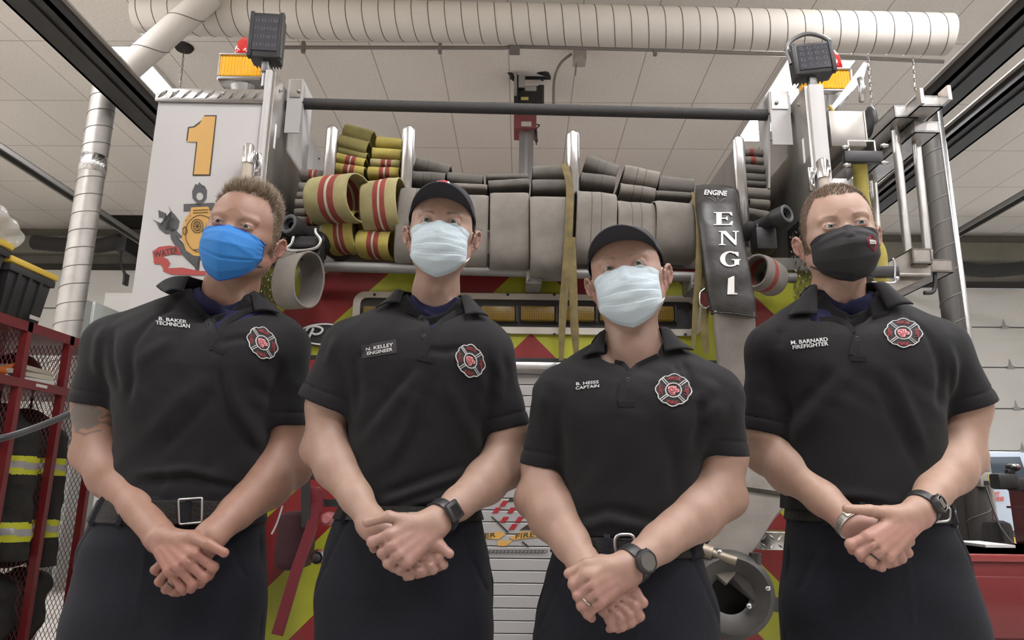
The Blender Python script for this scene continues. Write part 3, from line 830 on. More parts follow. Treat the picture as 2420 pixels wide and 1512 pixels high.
def surgical_mask(p, person, bvh):
    root = MB(); m = mat('mask_pale_blue', (0.42, 0.50, 0.54), rough=0.75, noise=0.05, nscale=300, bump=0.08, bscale=900)
    ml = p.get('masklen', 1.0)
    # centre profile (y, z) and side profile
    cp = [(0.00, -0.0985, -0.0060), (0.10, -0.1075, -0.015), (0.28, -0.1240, -0.036), (0.42, -0.1270, -0.052), (0.58, -0.1220, -0.078), (0.76, -0.1130, -0.105), (0.90, -0.0940, -0.126), (1.0, -0.0740, -0.133)]
    sp = [(0.00, -0.0560, -0.0190), (0.25, -0.0520, -0.038), (0.5, -0.0480, -0.060), (0.75, -0.0440, -0.080), (1.0, -0.0400, -0.094)]
    sw = p.get('maskw', 0.0660)
    def ip(tb, t, k): return float(np.interp(t, [q[0] for q in tb], [q[k] for q in tb]))
    def fn(u, v):
        u = u*2-1; au = abs(u); s_ = u
        yc, zc = ip(cp, v, 1), ip(cp, v, 2); ys, zs = ip(sp, v, 1), ip(sp, v, 2)
        wdt = sw*(1-0.22*max(0, v-.80)/.2)
        e = 1.45+0.9*v
        t = au**e
        x = wdt*math.copysign(math.sin(au*math.pi/2*0.96)/math.sin(math.pi/2*.96), u)
        y = yc+(ys-yc)*t; z = zc+(zs-zc)*(au**(1.3))
        # cheeks: nose ridge tent near the top
        tent = max(0, 1-abs(v-.25)/.3)
        y += 0.006*tent*math.sin(math.pi*min(1, au*1.2))
        # pleats fanning out from the edges
        for k, (vc, am) in enumerate(((.34, .0042), (.52, .0050), (.68, .0040))):
            vv = v-(vc-0.07*(1-au)**1.0*(1 if k == 0 else 0.3)); sft = max(0, 1-abs(vv)/.085)
            ramp = (1 if vv > 0 else 0)*max(0, 1-vv/.10)
            y -= am*ramp*(0.30+0.70*math.sin(min(1, au*1.25)*math.pi))-am*.35*sft
            z -= 0
        y += 0.0012*math.sin(9*u+14*v+p['seed'])*au+0.0008*math.sin(31*v+6*u)
        return head_pt(p, x, y, z*ml)
    root.grid(fn, 61, 90); off_face(p, root)
    me = root.mesh(recalc=True); o = link('face_mask', me, m, person, True, label='pale blue pleated surgical mask with white ear loops')
    sm = o.modifiers.new('s', 'SOLIDIFY'); sm.thickness = 0.0012
    # bound edges
    ed = MB(); ed.tube([fn(i/40, 0.004) for i in range(41)], 0.0013, 6); ed.tube([fn(i/40, 0.045) for i in range(41)], 0.0005, 5); ed.tube([fn(i/40, 0.996) for i in range(41)], 0.0013, 6)
    for u in (0.0, 1.0): ed.tube([fn(u, i/20) for i in range(21)], 0.0013, 6)
    ed.build('mask_edge', mat('mask_edge', (0.50, 0.56, 0.60), rough=0.7), o, smooth=True)
    lp = MB(); fw = p.get('fw', 1)
    for sx in (-1, 1):
        a = fn(0.5+sx*.5, 0.02); b = fn(0.5+sx*.5, 0.98)
        pts = [a, head_pt(p, sx*0.073*fw, -0.030, -0.014), head_pt(p, sx*0.0815*fw, -0.004, -0.002), head_pt(p, sx*0.0800*fw, 0.020, 0.004), head_pt(p, sx*0.079*fw, 0.036, -0.018), head_pt(p, sx*0.078*fw, 0.024, -0.048), head_pt(p, sx*0.074*fw, -0.004, -0.070), b]
        lp = MB(); lp.tube(smooth_pts(pts, 6), 0.0015, 8); lp.build('ear_loop', M_LOOP, o, smooth=True)
    return o
def smooth_pts(pts, n=6):
    pts = [Vector(q) for q in pts]; out = []
    for i in range(len(pts)-1):
        p0 = pts[max(i-1, 0)]; p1 = pts[i]; p2 = pts[i+1]; p3 = pts[min(i+2, len(pts)-1)]
        for k in range(n):
            t = k/n; out.append(0.5*((2*p1)+(p2-p0)*t+(2*p0-5*p1+4*p2-p3)*t*t+(3*p1-p0-3*p2+p3)*t**3))
    out.append(pts[-1]); return out
def cloth_mask(p, person, colr, kind):
    m = mat('mask_'+kind, colr, rough=0.8, noise=0.06, nscale=300, bump=0.12, bscale=900)
    if kind == 'blue':
        cp = [(0.0, -0.1010, -0.009), (0.20, -0.1210, -0.028), (0.42, -0.1300, -0.055), (0.66, -0.1230, -0.088), (0.86, -0.1040, -0.118), (1.0, -0.078, -0.133)]
        sp = [(0.0, -0.052, -0.026), (0.5, -0.046, -0.046), (1.0, -0.038, -0.078)]; sw = 0.0705; ex = (1.25, 1.3)
    else:
        cp = [(0.0, -0.1010, -0.009), (0.18, -0.1190, -0.026), (0.42, -0.1270, -0.055), (0.66, -0.1190, -0.086), (0.86, -0.0990, -0.113), (1.0, -0.074, -0.127)]
        sp = [(0.0, -0.046, -0.026), (0.5, -0.042, -0.055), (1.0, -0.038, -0.088)]; sw = 0.0690; ex = (1.4, 1.3)
    def ip(tb, t, k): return float(np.interp(t, [q[0] for q in tb], [q[k] for q in tb]))
    def fn(u, v):
        u = u*2-1; au = abs(u); yc, zc = ip(cp, v, 1), ip(cp, v, 2); ys, zs = ip(sp, v, 1), ip(sp, v, 2)
        t = au**(ex[0]+0.5*v); wdt = sw*(1-0.16*max(0, v-.7)/.3)
        x = wdt*math.copysign(math.sin(au*1.5)/math.sin(1.5), u); y = yc+(ys-yc)*t; z = zc+(zs-zc)*au**ex[1]
        if kind == 'blue':
            y -= 0.0030*math.exp(-(au/.05)**2)*math.exp(-((v-.22)/.12)**2)         # centre dart
            y -= 0.0030*math.exp(-((v-(.30+.42*max(0, u)))/.06)**2)*max(0, u)*(1-au)*2.6
            y -= 0.0030*math.exp(-((v-(.28+.30*max(0, -u)))/.07)**2)*max(0, -u)*(1-au)*2.2
            y += 0.0040*math.exp(-((v-(.66+.06*u))/.022)**2)*min(1, (1-au)*3)                         # lower seam fold
            if u > .7: y += 0.0028*math.sin(v*34)*(u-.7)/.3
        else:
            y -= 0.0030*math.exp(-((v-(.16+.10*au))/.06)**2)*(1-au); y -= 0.0022*math.exp(-((v-(.34+.10*u))/.07)**2)*max(0, 1-abs(u-.3)/.6)
            y += 0.0016*math.sin(v*13+3*u)*(1-au)
        return head_pt(p, x, y, z)
    mb = MB(); mb.grid(fn, 61, 70); off_face(p, mb); o = link('face_mask', mb.mesh(), m, person, True, label={'blue': 'bright blue cloth face mask', 'black': 'black cloth face mask with small red and white emblem'}[kind])
    sm = o.modifiers.new('s', 'SOLIDIFY'); sm.thickness = 0.002
    ed = MB()
    for v in (0.003, 0.997): ed.tube([fn(i/40, v) for i in range(41)], 0.0016, 6)
    for u in (0, 1): ed.tube([fn(u, i/20) for i in range(21)], 0.0016, 6)
    ed.build('mask_edge', mat('mask_edge_'+kind, (0.010, 0.050, 0.27) if kind == 'blue' else (0.008, 0.007, 0.008), 0.8), o, smooth=True)
    lp = MB(); fw = p.get('fw', 1)
    for sx in (-1, 1):
        a = fn(0.5+sx*.5, 0.03); b = fn(0.5+sx*.5, 0.97)
        pts = [a, head_pt(p, sx*0.0750*fw, -0.026, -0.016), head_pt(p, sx*0.0820*fw, -0.002, -0.006), head_pt(p, sx*0.0800*fw, 0.020, 0.000), head_pt(p, sx*0.079*fw, 0.036, -0.018), head_pt(p, sx*0.078*fw, 0.024, -0.048), head_pt(p, sx*0.075*fw, 0.0, -0.066), b]
        q = smooth_pts(pts, 6); lp = MB(); lp.ribbon(q, 0.005, 0.0014, p['hR'] @ Vector((0, 0.3, 1))); lp.build('ear_loop', mat('elastic_black', (0.012, 0.011, 0.012), 0.7), o, smooth=True)
    if kind == 'black':
        def onm(a, b, off=0.0025):
            q = fn(0.5+a/2, b); return q+p['hR'] @ Vector((math.sin(a*1.1)*off, -off, 0))
        e = MB(); cu, cv = 0.46, 0.42
        for rr, k in ((0.175, 1.0), (0.135, 1.0)):
            ring = []
            for i in range(48):
                th = 2*math.pi*i/48; r2 = rr*(1+0.10*math.cos(4*th)); ring.append(onm(cu+r2*math.cos(th)*.82, cv+r2*math.sin(th)*.92))
            e.tube(ring, 0.0009, 5, closed=True)
        for a in range(12):
            th = 2*math.pi*a/12; e.tube([onm(cu+0.140*math.cos(th)*.82, cv+.140*math.sin(th)*.92), onm(cu+.17*math.cos(th)*.82, cv+.17*math.sin(th)*.92)], 0.0008, 5)
        e.build('mask_emblem', mat('emblem_red', (0.22, 0.012, 0.02), 0.8), o)
        t = MB(); text_on(t, '850', lambda a, b: onm(cu-0.105+a*.21, cv+0.045-b*.10, 0.003), (0, -0.0004, 0), bold=0.05); t.build('mask_number', M_THREAD, o)
    else:
        for a0, a1, v0, v1 in ((-.88, -.70, .375, .355), (-.66, -.50, .37, .35), (-.60, -.565, .335, .315)):
            t = MB(); t.grid(lambda a, b: fn(.5+lerp(a0, a1, a)/2, lerp(v0, v1, b))+p['hR'] @ Vector((-.001, -.0022, 0)), 4, 2); t.build('mask_print', mat('mask_grey_print', (0.12, 0.24, 0.38), 0.8), o)
    return o

def cap_build(p, person):
    mb = MB(); hs = p['hs']; fw = p.get('fw', 1)
    tilt = p.get('captilt', 0.0)
    def crown(u, v):
        th = 2*math.pi*u; ph = v*math.pi/2*0.98; rx, ry, rz = 0.0870*fw, 0.108, 0.086
        s_ = math.cos(ph)**0.75; x = rx*s_*math.sin(th); y = 0.010-ry*s_*math.cos(th); z0 = 0.020+0.034*math.cos(th); z = z0+(p.get('captop', 0.112)-z0)*math.sin(ph)**0.9; r = 1+0.006*abs(math.sin(3*th))
        return head_pt(p, x*r, y*r, z)
    mb.grid(crown, 72, 22, closeu=True); o = link('cap', mb.mesh(), M_CAP, person, True, label='dark baseball cap with curved peak')
    sm = o.modifiers.new('s', 'SOLIDIFY'); sm.thickness = 0.002
    seam = MB()
    for k in range(6): seam.tube([crown(k/6, i/14*0.97) for i in range(15)], 0.0011, 5)
    seam.tube([crown(i/48, 0.03) for i in range(48)], 0.0012, 5, closed=True); seam.build('seam', M_CAP, o, smooth=True)
    bt = MB(); bt.sphere(crown(0, 1.0), 0.006*hs, 10); bt.build('button', M_CAP, o, smooth=True)
    br = MB(); L = p.get('brim', 0.072)
    def brim(u, v, dz=0):
        a = (u*2-1)*1.12; th = a; s_ = 1.0; bx = 0.0865*fw*math.sin(th); by = 0.010-0.107*math.cos(th); bz = 0.021+0.034*math.cos(th)
        ext = L*(math.cos(a/1.12*math.pi/2)**0.55)
        x = bx*(1+0.02*v); y = by-ext*v; z = bz+0.012*v-1.7*(x*x)*v
        return head_pt(p, x, y, z+dz)
    br.grid(lambda u, v: brim(u, v), 41, 12); bo = link('brim', br.mesh(), M_CAP, o, True); s2 = bo.modifiers.new('s', 'SOLIDIFY'); s2.thickness = 0.0035; s2.offset = 0
    em = MB(); 
    for i, (mm, r) in enumerate(((0, 0.0220),)):
        vs = [crown(0, 0.50)]; n = 20
        for k in range(n):
            th = 2*math.pi*k/n; vs.append(crown((r*1.15*math.sin(th)/(2*math.pi*0.1)) % 1.0, 0.50+0.30*math.cos(th)))
        f0 = p['hR'] @ Vector((0, -0.0028, 0.0012)); vs = [v+f0 for v in vs]
        em.addvf(vs, [(0, 1+k, 1+(k+1) % n) for k in range(n)])
    em.build('cap_emblem', mat('cap_patch_white', (0.62, 0.60, 0.60), 0.8), o, recalc=False)
    e2 = MB(); vs = [crown(0, 0.52)]+[crown((0.0130*math.sin(2*math.pi*k/12)*(1.5 if k % 2 else 1)/(2*math.pi*.1)) % 1, 0.52+.20*math.cos(2*math.pi*k/12)) for k in range(12)]
    f0 = p['hR'] @ Vector((0, -0.0040, 0.0018)); e2.addvf([v+f0 for v in vs], [(0, 1+k, 1+(k+1) % 12) for k in range(12)]); e2.build('cap_emblem_centre', mat('cap_patch_red', (0.42, 0.03, 0.035), 0.8), o, recalc=False)
    return o

def trousers_build(p, person):
    Y = p['Y']; rows = p['trousers']; T = Torso(rows, Y)
    zt = T.t[-1, 0]; x0 = min(T.t[:, 1]-T.t[:, 2])-0.03; x1 = max(T.t[:, 1]+T.t[:, 2])+0.03
    cx = float(np.interp(0.85, T.t[:, 0], T.t[:, 1])); hw = float(T.t[0, 2])
    g = Grid((x0, Y-0.20, 0.03), (x1, Y+0.20, zt+0.02), 0.0048)
    lo = [a[0] for a in g.ax]; hi = [a[-1] for a in g.ax]; zc = T.t[0, 0]
    g.apply(lambda X, Yy, Z: capz(capz(T.dist(X, Yy, Z, 2.4), Z-zt, 0.004), (zc-0.12)-Z, 0.06), lo, hi, 0)
    for sx in (-1, 1):
        hip = np.array((cx+sx*hw*0.50, Y, zc+0.02)); kn = np.array((cx+sx*hw*0.56, Y-0.005, 0.50)); an = np.array((cx+sx*hw*0.60, Y+0.01, 0.07))
        g.cone(hip, kn, hw*0.46, 0.082, 0.03); g.cone(kn, an, 0.082, 0.070, 0.03)
    # folds, pockets, fly
    X, Yy, Z = g.ax[0][:, None, None], g.ax[1][None, :, None], g.ax[2][None, None, :]
    near = np.clip(1-np.abs(g.F)/0.03, 0, 1); front = (Yy < Y)
    fl = 0.0025*np.exp(-((X-cx)/0.006)**2)*front*(Z > zc)
    dg = 0.0030*np.sin(38*(Z+0.45*np.abs(X-cx)-0.2)+6*X)*front*np.clip((zt-0.06-Z)/0.05, 0, 1)
    pk = 0
    for sx in (-1, 1):
        xe = cx+sx*(hw*0.55+(zt-Z)*0.45); pk = pk-0.0035*np.exp(-((X-xe)/0.004)**2)*front*(Z > zt-0.17)*(Z < zt-0.01)
    g.F -= ((fl+dg+pk)*near).astype('f')
    pos, f = g.extract(); link('trousers', np_mesh(pos, f), M_TROUSER, person, False)
    # belt
    tb = MB(); zb0, zb1 = P(p['belt'][0], p['belt'][1], Y-0.10).z, P(p['belt'][0], p['belt'][2], Y-0.10).z
    zb0, zb1 = max(zb0, zb1), min(zb0, zb1)
    def row(z): return [float(np.interp(z, T.t[:, 0], T.t[:, i])) for i in (1, 2, 3, 4)]
    def bf(u, v):
        th = 2*math.pi*u; z = lerp(zb0, zb1, [0, .06, .94, 1][int(round(v*3))]); cxx, a, cy, b = row(z); o_ = [0.002, 0.0062, 0.0062, 0.002][int(round(v*3))]
        c_, s_ = math.cos(th), math.sin(th); e = 2/2.4
        return Vector((cxx+(a+o_)*math.copysign(abs(c_)**e, c_), cy+(b+o_)*math.copysign(abs(s_)**e, s_), z))
    tb.grid(bf, 90, 4, closeu=True); bo = auto(tb.build('belt', M_BELT, person))
    q = p['buckle']; yb = Y-p['trousers'][0][3]-0.012
    c4 = [P(a, b, yb) for a, b in q]
    bk = MB(); k = smooth_corner(c4, p.get('bkr', 0.004)); bk.tube(k, p.get('bkt', 0.0030), 8, closed=True); bk.build('buckle', M_STEELB, bo, smooth=True)
    # belt loops
    for u in (0.62, 0.70, 0.80, 0.88):
        lo_ = MB()
        a = bf(u, 0); b = bf(u, 1); d = Vector((0, -0.008, 0)); lo_.ribbon([a+Vector((0, 0, .006)), a+d, b+d, b-Vector((0, 0, .006))], 0.012, 0.002, (1, 0, 0))
        lo_.build('belt_loop', M_TROUSER, bo)
    # boots
    for sx in (-1, 1):
        b = MB(); fx = cx+sx*hw*0.60
        def bt(u, v):
            th = 2*math.pi*u; z = 0.004+0.12*v; k = 1-0.45*v; yy = Y-0.055*(1-v); c_, s_ = math.cos(th), math.sin(th)
            return Vector((fx+0.048*c_*(1-.1*v), yy+(0.145*k+.0)*s_, z if v > 0 else 0.0))
        b.grid(bt, 28, 8, closeu=True); b.addvf([bt(i/28, 0) for i in range(28)], [tuple(range(28))]); b.addvf([bt(i/28, 1) for i in range(28)], [tuple(range(28))]); b.build('boot', M_BELT, person, smooth=True)

def smooth_corner(c4, r):
    n = len(c4); out = []
    for i in range(n):
        a, b, c = c4[i-1], c4[i], c4[(i+1) % n]; d1 = (a-b).normalized()*r; d2 = (c-b).normalized()*r
        for t in (0, .25, .5, .75, 1): out.append((b+d1)*(1-t)**2+b*2*t*(1-t)+(b+d2)*t*t)
    return out

def person_build(p):
    Y = p['Y']
    person = thing('person', p['label'], 'person', (P(p['neck'][0], 900, Y).x, Y, 0.0), 'firefighters standing in a row')
    apos, af, acol = arms_build(p); T = Torso(p['rows'], Y)
    hpos, hf, hcol = head_build(p, T); p['headmesh'] = (hpos, hf)
    gl = [min(T.t[:, 1]-T.t[:, 2])-0.02, Y-0.18, T.t[0, 0]-0.02]; gh = [max(T.t[:, 1]+T.t[:, 2])+0.02, Y+0.18, p['J3'][0].z+0.08]
    g = Grid(gl, gh, 0.010); torso_field(g, p, T, grow=-0.018, sleeves=False, disp=False); bp, bf_ = g.extract()
    allpos = np.concatenate([hpos, apos, bp]); allf = np.concatenate([hf, af+len(hpos), bf_+len(hpos)+len(apos)])
    allc = np.concatenate([hcol, acol, np.tile(np.array(p['skin'], 'f'), (len(bp), 1))])
    body = link('body', np_mesh(allpos, allf, allc), skin_mat('skin_%d' % p['seed'], p['skin']), person, False)
    # eyes
    for sx in (-1, 1):
        e = head_pt(p, sx*0.0315, -0.0800, -0.001); gz = Vector(p.get('gaze', (0, -1, 0.10))).normalized()
        root = MB(); root.sphere(e, 0.0125*p['hs'], 24); eo = root.build('eye', M_EYEW, person, smooth=True)
        ir = MB(); fr = gz; sd = fr.cross(Vector((0, 0, 1))).normalized(); up = sd.cross(fr); r0 = 0.0125*p['hs']
        def cap_(rad, hgt, m, nm):
            q = MB(); n = 20; vs = [e+fr*(r0+hgt)]
            for rr in (0.5, 1.0): vs += [e+fr*(math.sqrt(max(0, r0*r0-(rad*rr)**2))+hgt)+(sd*math.cos(2*math.pi*k/n)+up*math.sin(2*math.pi*k/n))*rad*rr for k in range(n)]
            q.addvf(vs, [(0, 1+k, 1+(k+1) % n) for k in range(n)]+[(1+k, 1+n+k, 1+n+(k+1) % n, 1+(k+1) % n) for k in range(n)]); q.build(nm, m, eo, smooth=True)
        cap_(0.0063, 0.0003, mat('iris_%d' % p['seed'], p['iris'], 0.2, noise=0.2, nscale=500), 'iris'); cap_(0.0026, 0.0006, M_PUPIL, 'pupil')
    # shirt
    J = p['J3']; xs = [P(c[0], c[1], Y).x for cf in p['cuff'] for c in cf]
    zlo = T.t[0, 0]-0.01; zlo = min(zlo, P(0, p['hem'], Y-0.1).z-0.02)
    g = Grid((min(xs)-0.03, Y-0.20, zlo), (max(xs)+0.03, Y+0.20, max(J[0].z, J[1].z)+0.14), 0.0031)
    torso_field(g, p, T)
    nb = Vector(P(p['neck'][0], p['neck'][1], Y+0.015))
    upos, uf = g.extract(); bv0 = bvh_of(upos, uf); ax = (p['hc']+p['hR'] @ Vector((0, 0.022, -0.05))*p['hs']-nb).normalized(); ax.y *= .6
    # neck hole, hollow cuffs, open placket, hem
    g.cone(nb+ax*(0.025 if p['tee'] else 0.0), nb+ax*0.14, p['nr']+0.007, p['nr']+0.022, 0.004, 's')
    for s_ in (0, 1):
        cc, r, n = p['cuff3'][s_]; j = np.array(J[s_]); end = cc+n*0.03; ab = end-j; L = np.linalg.norm(ab); t0 = 1-0.075/L; ra = p['ar'][0]+0.013
        g.cone(j+ab*t0, end, ra+(r-ra)*t0-0.0062, r-0.0062, 0.001, 's')
    cut_poly(g, p, p['vee'], Y-0.02)
    F0 = g.F
    gz = g.ax[2]; hemz = P(p['neck'][0], p['hem'], Y-0.12).z
    g.F = np.maximum(g.F, (hemz-gz)[None, None, :]).astype('f')
    spos, sf = g.extract(); sh = link('polo_shirt', np_mesh(spos, sf), M_SHIRT, person, False)
    bv = bv0
    # undershirt
    if p['tee']:
        g2 = Grid((nb.x-0.14, Y-0.17, nb.z-0.20), (nb.x+0.14, Y+0.10, nb.z+0.05), 0.004)
        torso_field(g2, p, T, grow=-0.0075, sleeves=False, disp=False)
        tx_, ty_ = p['tee']; ty_ -= 11; g2.cone(nb+ax*0.055, nb+ax*0.14, p['nr']*1.04, p['nr']*1.3, 0.004, 's')
        cut_poly(g2, p, [(tx_-78, ty_-150), (tx_-74, ty_-62), (tx_-52, ty_-22), (tx_-22, ty_-3), (tx_, ty_), (tx_+22, ty_-3), (tx_+52, ty_-22), (tx_+74, ty_-62), (tx_+78, ty_-150)], Y+0.0)
        pos, f = g2.extract(); te = link('undershirt', np_mesh(pos, f), M_NAVY, person, False, label='navy crew neck undershirt')
    collar_build(p, bv, person, nb)
    pk = MB()
    for pl, wd in p['placket']: strip_on(bv, pl, wd, 0.0022, 0.0016, pk)
    if pk.v: auto(pk.build('placket', M_SHIRT, sh))
    for bx, by in p['buttons']:
        h = surf_hit(bv, bx, by, 0.003)
        if h is None: continue
        b = MB(); b.tube([h+Vector((0.0042*math.cos(a), 0, 0.0042*math.sin(a))) for a in [i*math.pi/8 for i in range(16)]], 0.0012, 6, closed=True); b.sphere(h+Vector((0, .001, 0)), (0.0042, 0.0012, 0.0042), 12)
        b.build('button', mat('smoke_button', (0.035, 0.034, 0.036), 0.25), sh, smooth=True)
    # embroidered name
    tx = MB(); (l1, q1), (l2, q2) = p['names']
    for l, q in ((l1, q1), (l2, q2)): text_on(tx, l, px_fn(bv, q[0], q[1], q[2], 0.0022, Y-0.12), (0, -0.0008, 0), bold=0.012)
    tx.build('name_embroidery', M_THREAD, sh, label='white stitched name and rank')
    if p.get('tape'):
        tp = MB(); q = p['tape']; fn = px_fn(bv, q[0], q[1], q[2], 0.0014, Y-0.12); tp.grid(lambda a, b: fn(a, b), 12, 4); tp.build('name_tape', M_DKTH, sh, recalc=False)
    maltese(bv, p, 'chest_patch', sh)
    trousers_build(p, person)
    p['person'] = person
    return person
# ---------------------------------------------------------------- room
XL, XR, YB, YF = -8.0, 11.0, -6.0, 10.3
def struct(name, mb, m, **k): return tag(mb.build(name, m, **k), kind='structure')
def tile_mat():
    m = bpy.data.materials.new('ceiling_tile'); m.use_nodes = True; nt = m.node_tree; b = nt.nodes['Principled BSDF']; b.inputs['Roughness'].default_value = .95
    tc = nt.nodes.new('ShaderNodeTexCoord'); sx = nt.nodes.new('ShaderNodeSeparateXYZ'); g = nt.nodes.new('ShaderNodeNewGeometry'); nt.links.new(g.outputs['Position'], sx.inputs[0])
    def line(sock, period, off, wid):
        a = nt.nodes.new('ShaderNodeMath'); a.operation = 'ADD'; a.inputs[1].default_value = off; nt.links.new(sock, a.inputs[0])
        d = nt.nodes.new('ShaderNodeMath'); d.operation = 'DIVIDE'; d.inputs[1].default_value = period; nt.links.new(a.outputs[0], d.inputs[0])
        f = nt.nodes.new('ShaderNodeMath'); f.operation = 'FRACT'; nt.links.new(d.outputs[0], f.inputs[0])
        c = nt.nodes.new('ShaderNodeMath'); c.operation = 'SUBTRACT'; c.inputs[1].default_value = .5; nt.links.new(f.outputs[0], c.inputs[0])
        e = nt.nodes.new('ShaderNodeMath'); e.operation = 'ABSOLUTE'; nt.links.new(c.outputs[0], e.inputs[0])
        q = nt.nodes.new('ShaderNodeMath'); q.operation = 'GREATER_THAN'; q.inputs[1].default_value = .5-wid/period; nt.links.new(e.outputs[0], q.inputs[0]); return q.outputs[0]
    l1 = line(sx.outputs[0], TILE_W, TILE_X, 0.005); l2 = line(sx.outputs[1], TILE_D, TILE_Y, 0.005)
    mx = nt.nodes.new('ShaderNodeMath'); mx.operation = 'MAXIMUM'; nt.links.new(l1, mx.inputs[0]); nt.links.new(l2, mx.inputs[1])
    n = nt.nodes.new('ShaderNodeTexNoise'); n.inputs['Scale'].default_value = 45; n.inputs['Detail'].default_value = 8
    r = nt.nodes.new('ShaderNodeMapRange'); r.inputs['To Min'].default_value = .84; r.inputs['To Max'].default_value = 1.12; nt.links.new(n.outputs['Fac'], r.inputs['Value']); nt.links.new(g.outputs['Position'], n.inputs['Vector'])
    n3 = nt.nodes.new('ShaderNodeTexNoise'); n3.inputs['Scale'].default_value = .7; nt.links.new(g.outputs['Position'], n3.inputs['Vector'])
    r3 = nt.nodes.new('ShaderNodeMapRange'); r3.inputs['To Min'].default_value = .9; r3.inputs['To Max'].default_value = 1.1; nt.links.new(n3.outputs['Fac'], r3.inputs['Value'])
    mm = nt.nodes.new('ShaderNodeMath'); mm.operation = 'MULTIPLY'; nt.links.new(r.outputs[0], mm.inputs[0]); nt.links.new(r3.outputs[0], mm.inputs[1])
    vm = nt.nodes.new('ShaderNodeVectorMath'); vm.operation = 'SCALE'; vm.inputs[0].default_value = (0.91, 0.86, 0.79); nt.links.new(mm.outputs[0], vm.inputs['Scale'])
    mi = nt.nodes.new('ShaderNodeMix'); mi.data_type = 'RGBA'; nt.links.new(mx.outputs[0], mi.inputs['Factor']); nt.links.new(vm.outputs[0], mi.inputs['A']); mi.inputs['B'].default_value = (0.50, 0.465, 0.42, 1)
    nt.links.new(mi.outputs['Result'], b.inputs['Base Color']); return m
TILE_W, TILE_D = 0.612, 1.0
_c = PZ(1202, 116, CEIL); TILE_X = -_c.x+TILE_W/2-(-TILE_W/2)*0; TILE_X = -_c.x
TILE_Y = -PZ(1212, 350, CEIL).y
M_CONC = mat('floor_concrete', (0.46, 0.44, 0.41), 0.5, noise=0.2, nscale=3, bump=0.05, bscale=30)
struct('floor', MB().box((XL, YB, -.1), (XR, YF+12, 0)), M_CONC)
struct('ceiling', MB().box((XL, YB, CEIL), (XR, YF, CEIL+.1)), tile_mat())
M_WALL = mat('painted_block', (0.74, 0.72, 0.67), 0.9, noise=0.05, nscale=4, bump=0.1, bscale=40)
struct('wall_left', MB().box((XL-.15, YB, 0), (XL, YF, CEIL)), M_WALL)
struct('wall_right', MB().box((XR, YB, 0), (XR+.15, YF, CEIL)), M_WALL)
struct('wall_rear', MB().box((XL, YB-.15, 0), (XR, YB, CEIL)), mat('rear_wall_dark', (0.34, 0.30, 0.26), .9, noise=.1, nscale=6))  # unseen wall, coloured dark to cut bounce light onto the people
dR0 = 4.6; dR1 = 10.2; zT = P(2330, 682, YF).z; zB = P(2370, 1066, YF).z; zTL = P(250, 640, YF).z
M_WF = mat('front_wall_panel', (0.20, 0.19, 0.165), 0.9, noise=0.1, nscale=5)
wf = MB(); wf.box((XL, YF, 0), (dR0, YF+.2, CEIL)); wf.box((dR1, YF, 0), (XR, YF+.2, CEIL)); wf.box((dR0, YF, zT), (dR1, YF+.2, CEIL)); struct('wall_front', wf, M_WF)
M_DOOR = mat('door_white', (0.70, 0.69, 0.65), 0.5, noise=0.03, nscale=3)
M_DGREY = mat('door_seal', (0.10, 0.10, 0.10), 0.7)
def garage_door(name, x0, x1, z0, z1, y, ph, hinges):
    mb = MB(); n = int(round((z1-z0)/ph)); ph = (z1-z0)/n
    for i in range(n):
        a = z0+i*ph; mb.box((x0, y-.05, a+.008), (x1, y, a+ph-.008), bev=.006)
        for k in (0.33, .66): mb.box((x0+.02, y-.052, a+ph*k-.004), (x1-.02, y-.049, a+ph*k+.004))
    o = struct(name, mb, M_DOOR)
    s = MB()
    for i in range(n): s.box((x0, y-.045, z0+i*ph-.008), (x1, y-.01, z0+i*ph+.008), 0)
    s.build('panel_seam', M_DGREY, o)
    for hx in hinges:
        for i in range(n):
            z = z0+i*ph; h = MB(); h.box((hx-.05, y-.075, z-.02), (hx+.05, y-.05, z+.02), bev=.004); h.prism([(hx-.025, y-.06, z+.02), (hx+.025, y-.06, z+.02), (hx, y-.06, z+.12)], (0, .012, 0)); h.build('hinge', mat('zinc', (0.45, 0.45, 0.44), .4, .8), o)
    return o
hx = P(2365, 770, YF).x
garage_door('door_2', dR0+.02, dR1-.02, zB, zT-.01, YF-.02, .60, [hx, hx-1.9, hx+1.9])
xl0 = P(60, 650, YF).x; garage_door('door_1', -7.6, -2.9, 0.0, zTL, YF-.02, .60, [P(262, 700, YF).x])
tr = MB()
for zz, (a, b) in ((zTL, (-7.7, -2.8)), (zT, (dR0-.1, dR1+.1))): tr.box((a, YF-.03, zz), (b, YF, zz+.10))
struct('trim_1', tr, mat('door_header', (0.05, 0.047, 0.042), .7))
bm_ = MB(); zb = P(250, 605, YF).z; bm_.box((XL, YF-.14, zb-.0), (XR, YF-.02, P(250, 565, YF).z), bev=.01); struct('trim_2', bm_, mat('beam_olive', (0.24, 0.225, 0.185), .8, noise=.1, nscale=3))
# dark gap where ceiling tiles are missing: no recess is cut, a flat sheet carries its shade as colour
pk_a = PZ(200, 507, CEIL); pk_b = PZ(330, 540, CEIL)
pk = MB(); pk.box((PZ(240, 515, CEIL).x, PZ(280, 540, CEIL).y, CEIL-.012), (PZ(330, 515, CEIL).x+1.0, PZ(280, 508, CEIL).y, CEIL-.002)); struct('trim_3', pk, mat('painted_plenum_shade', (0.018, 0.016, 0.014), .95, noise=.4, nscale=5))

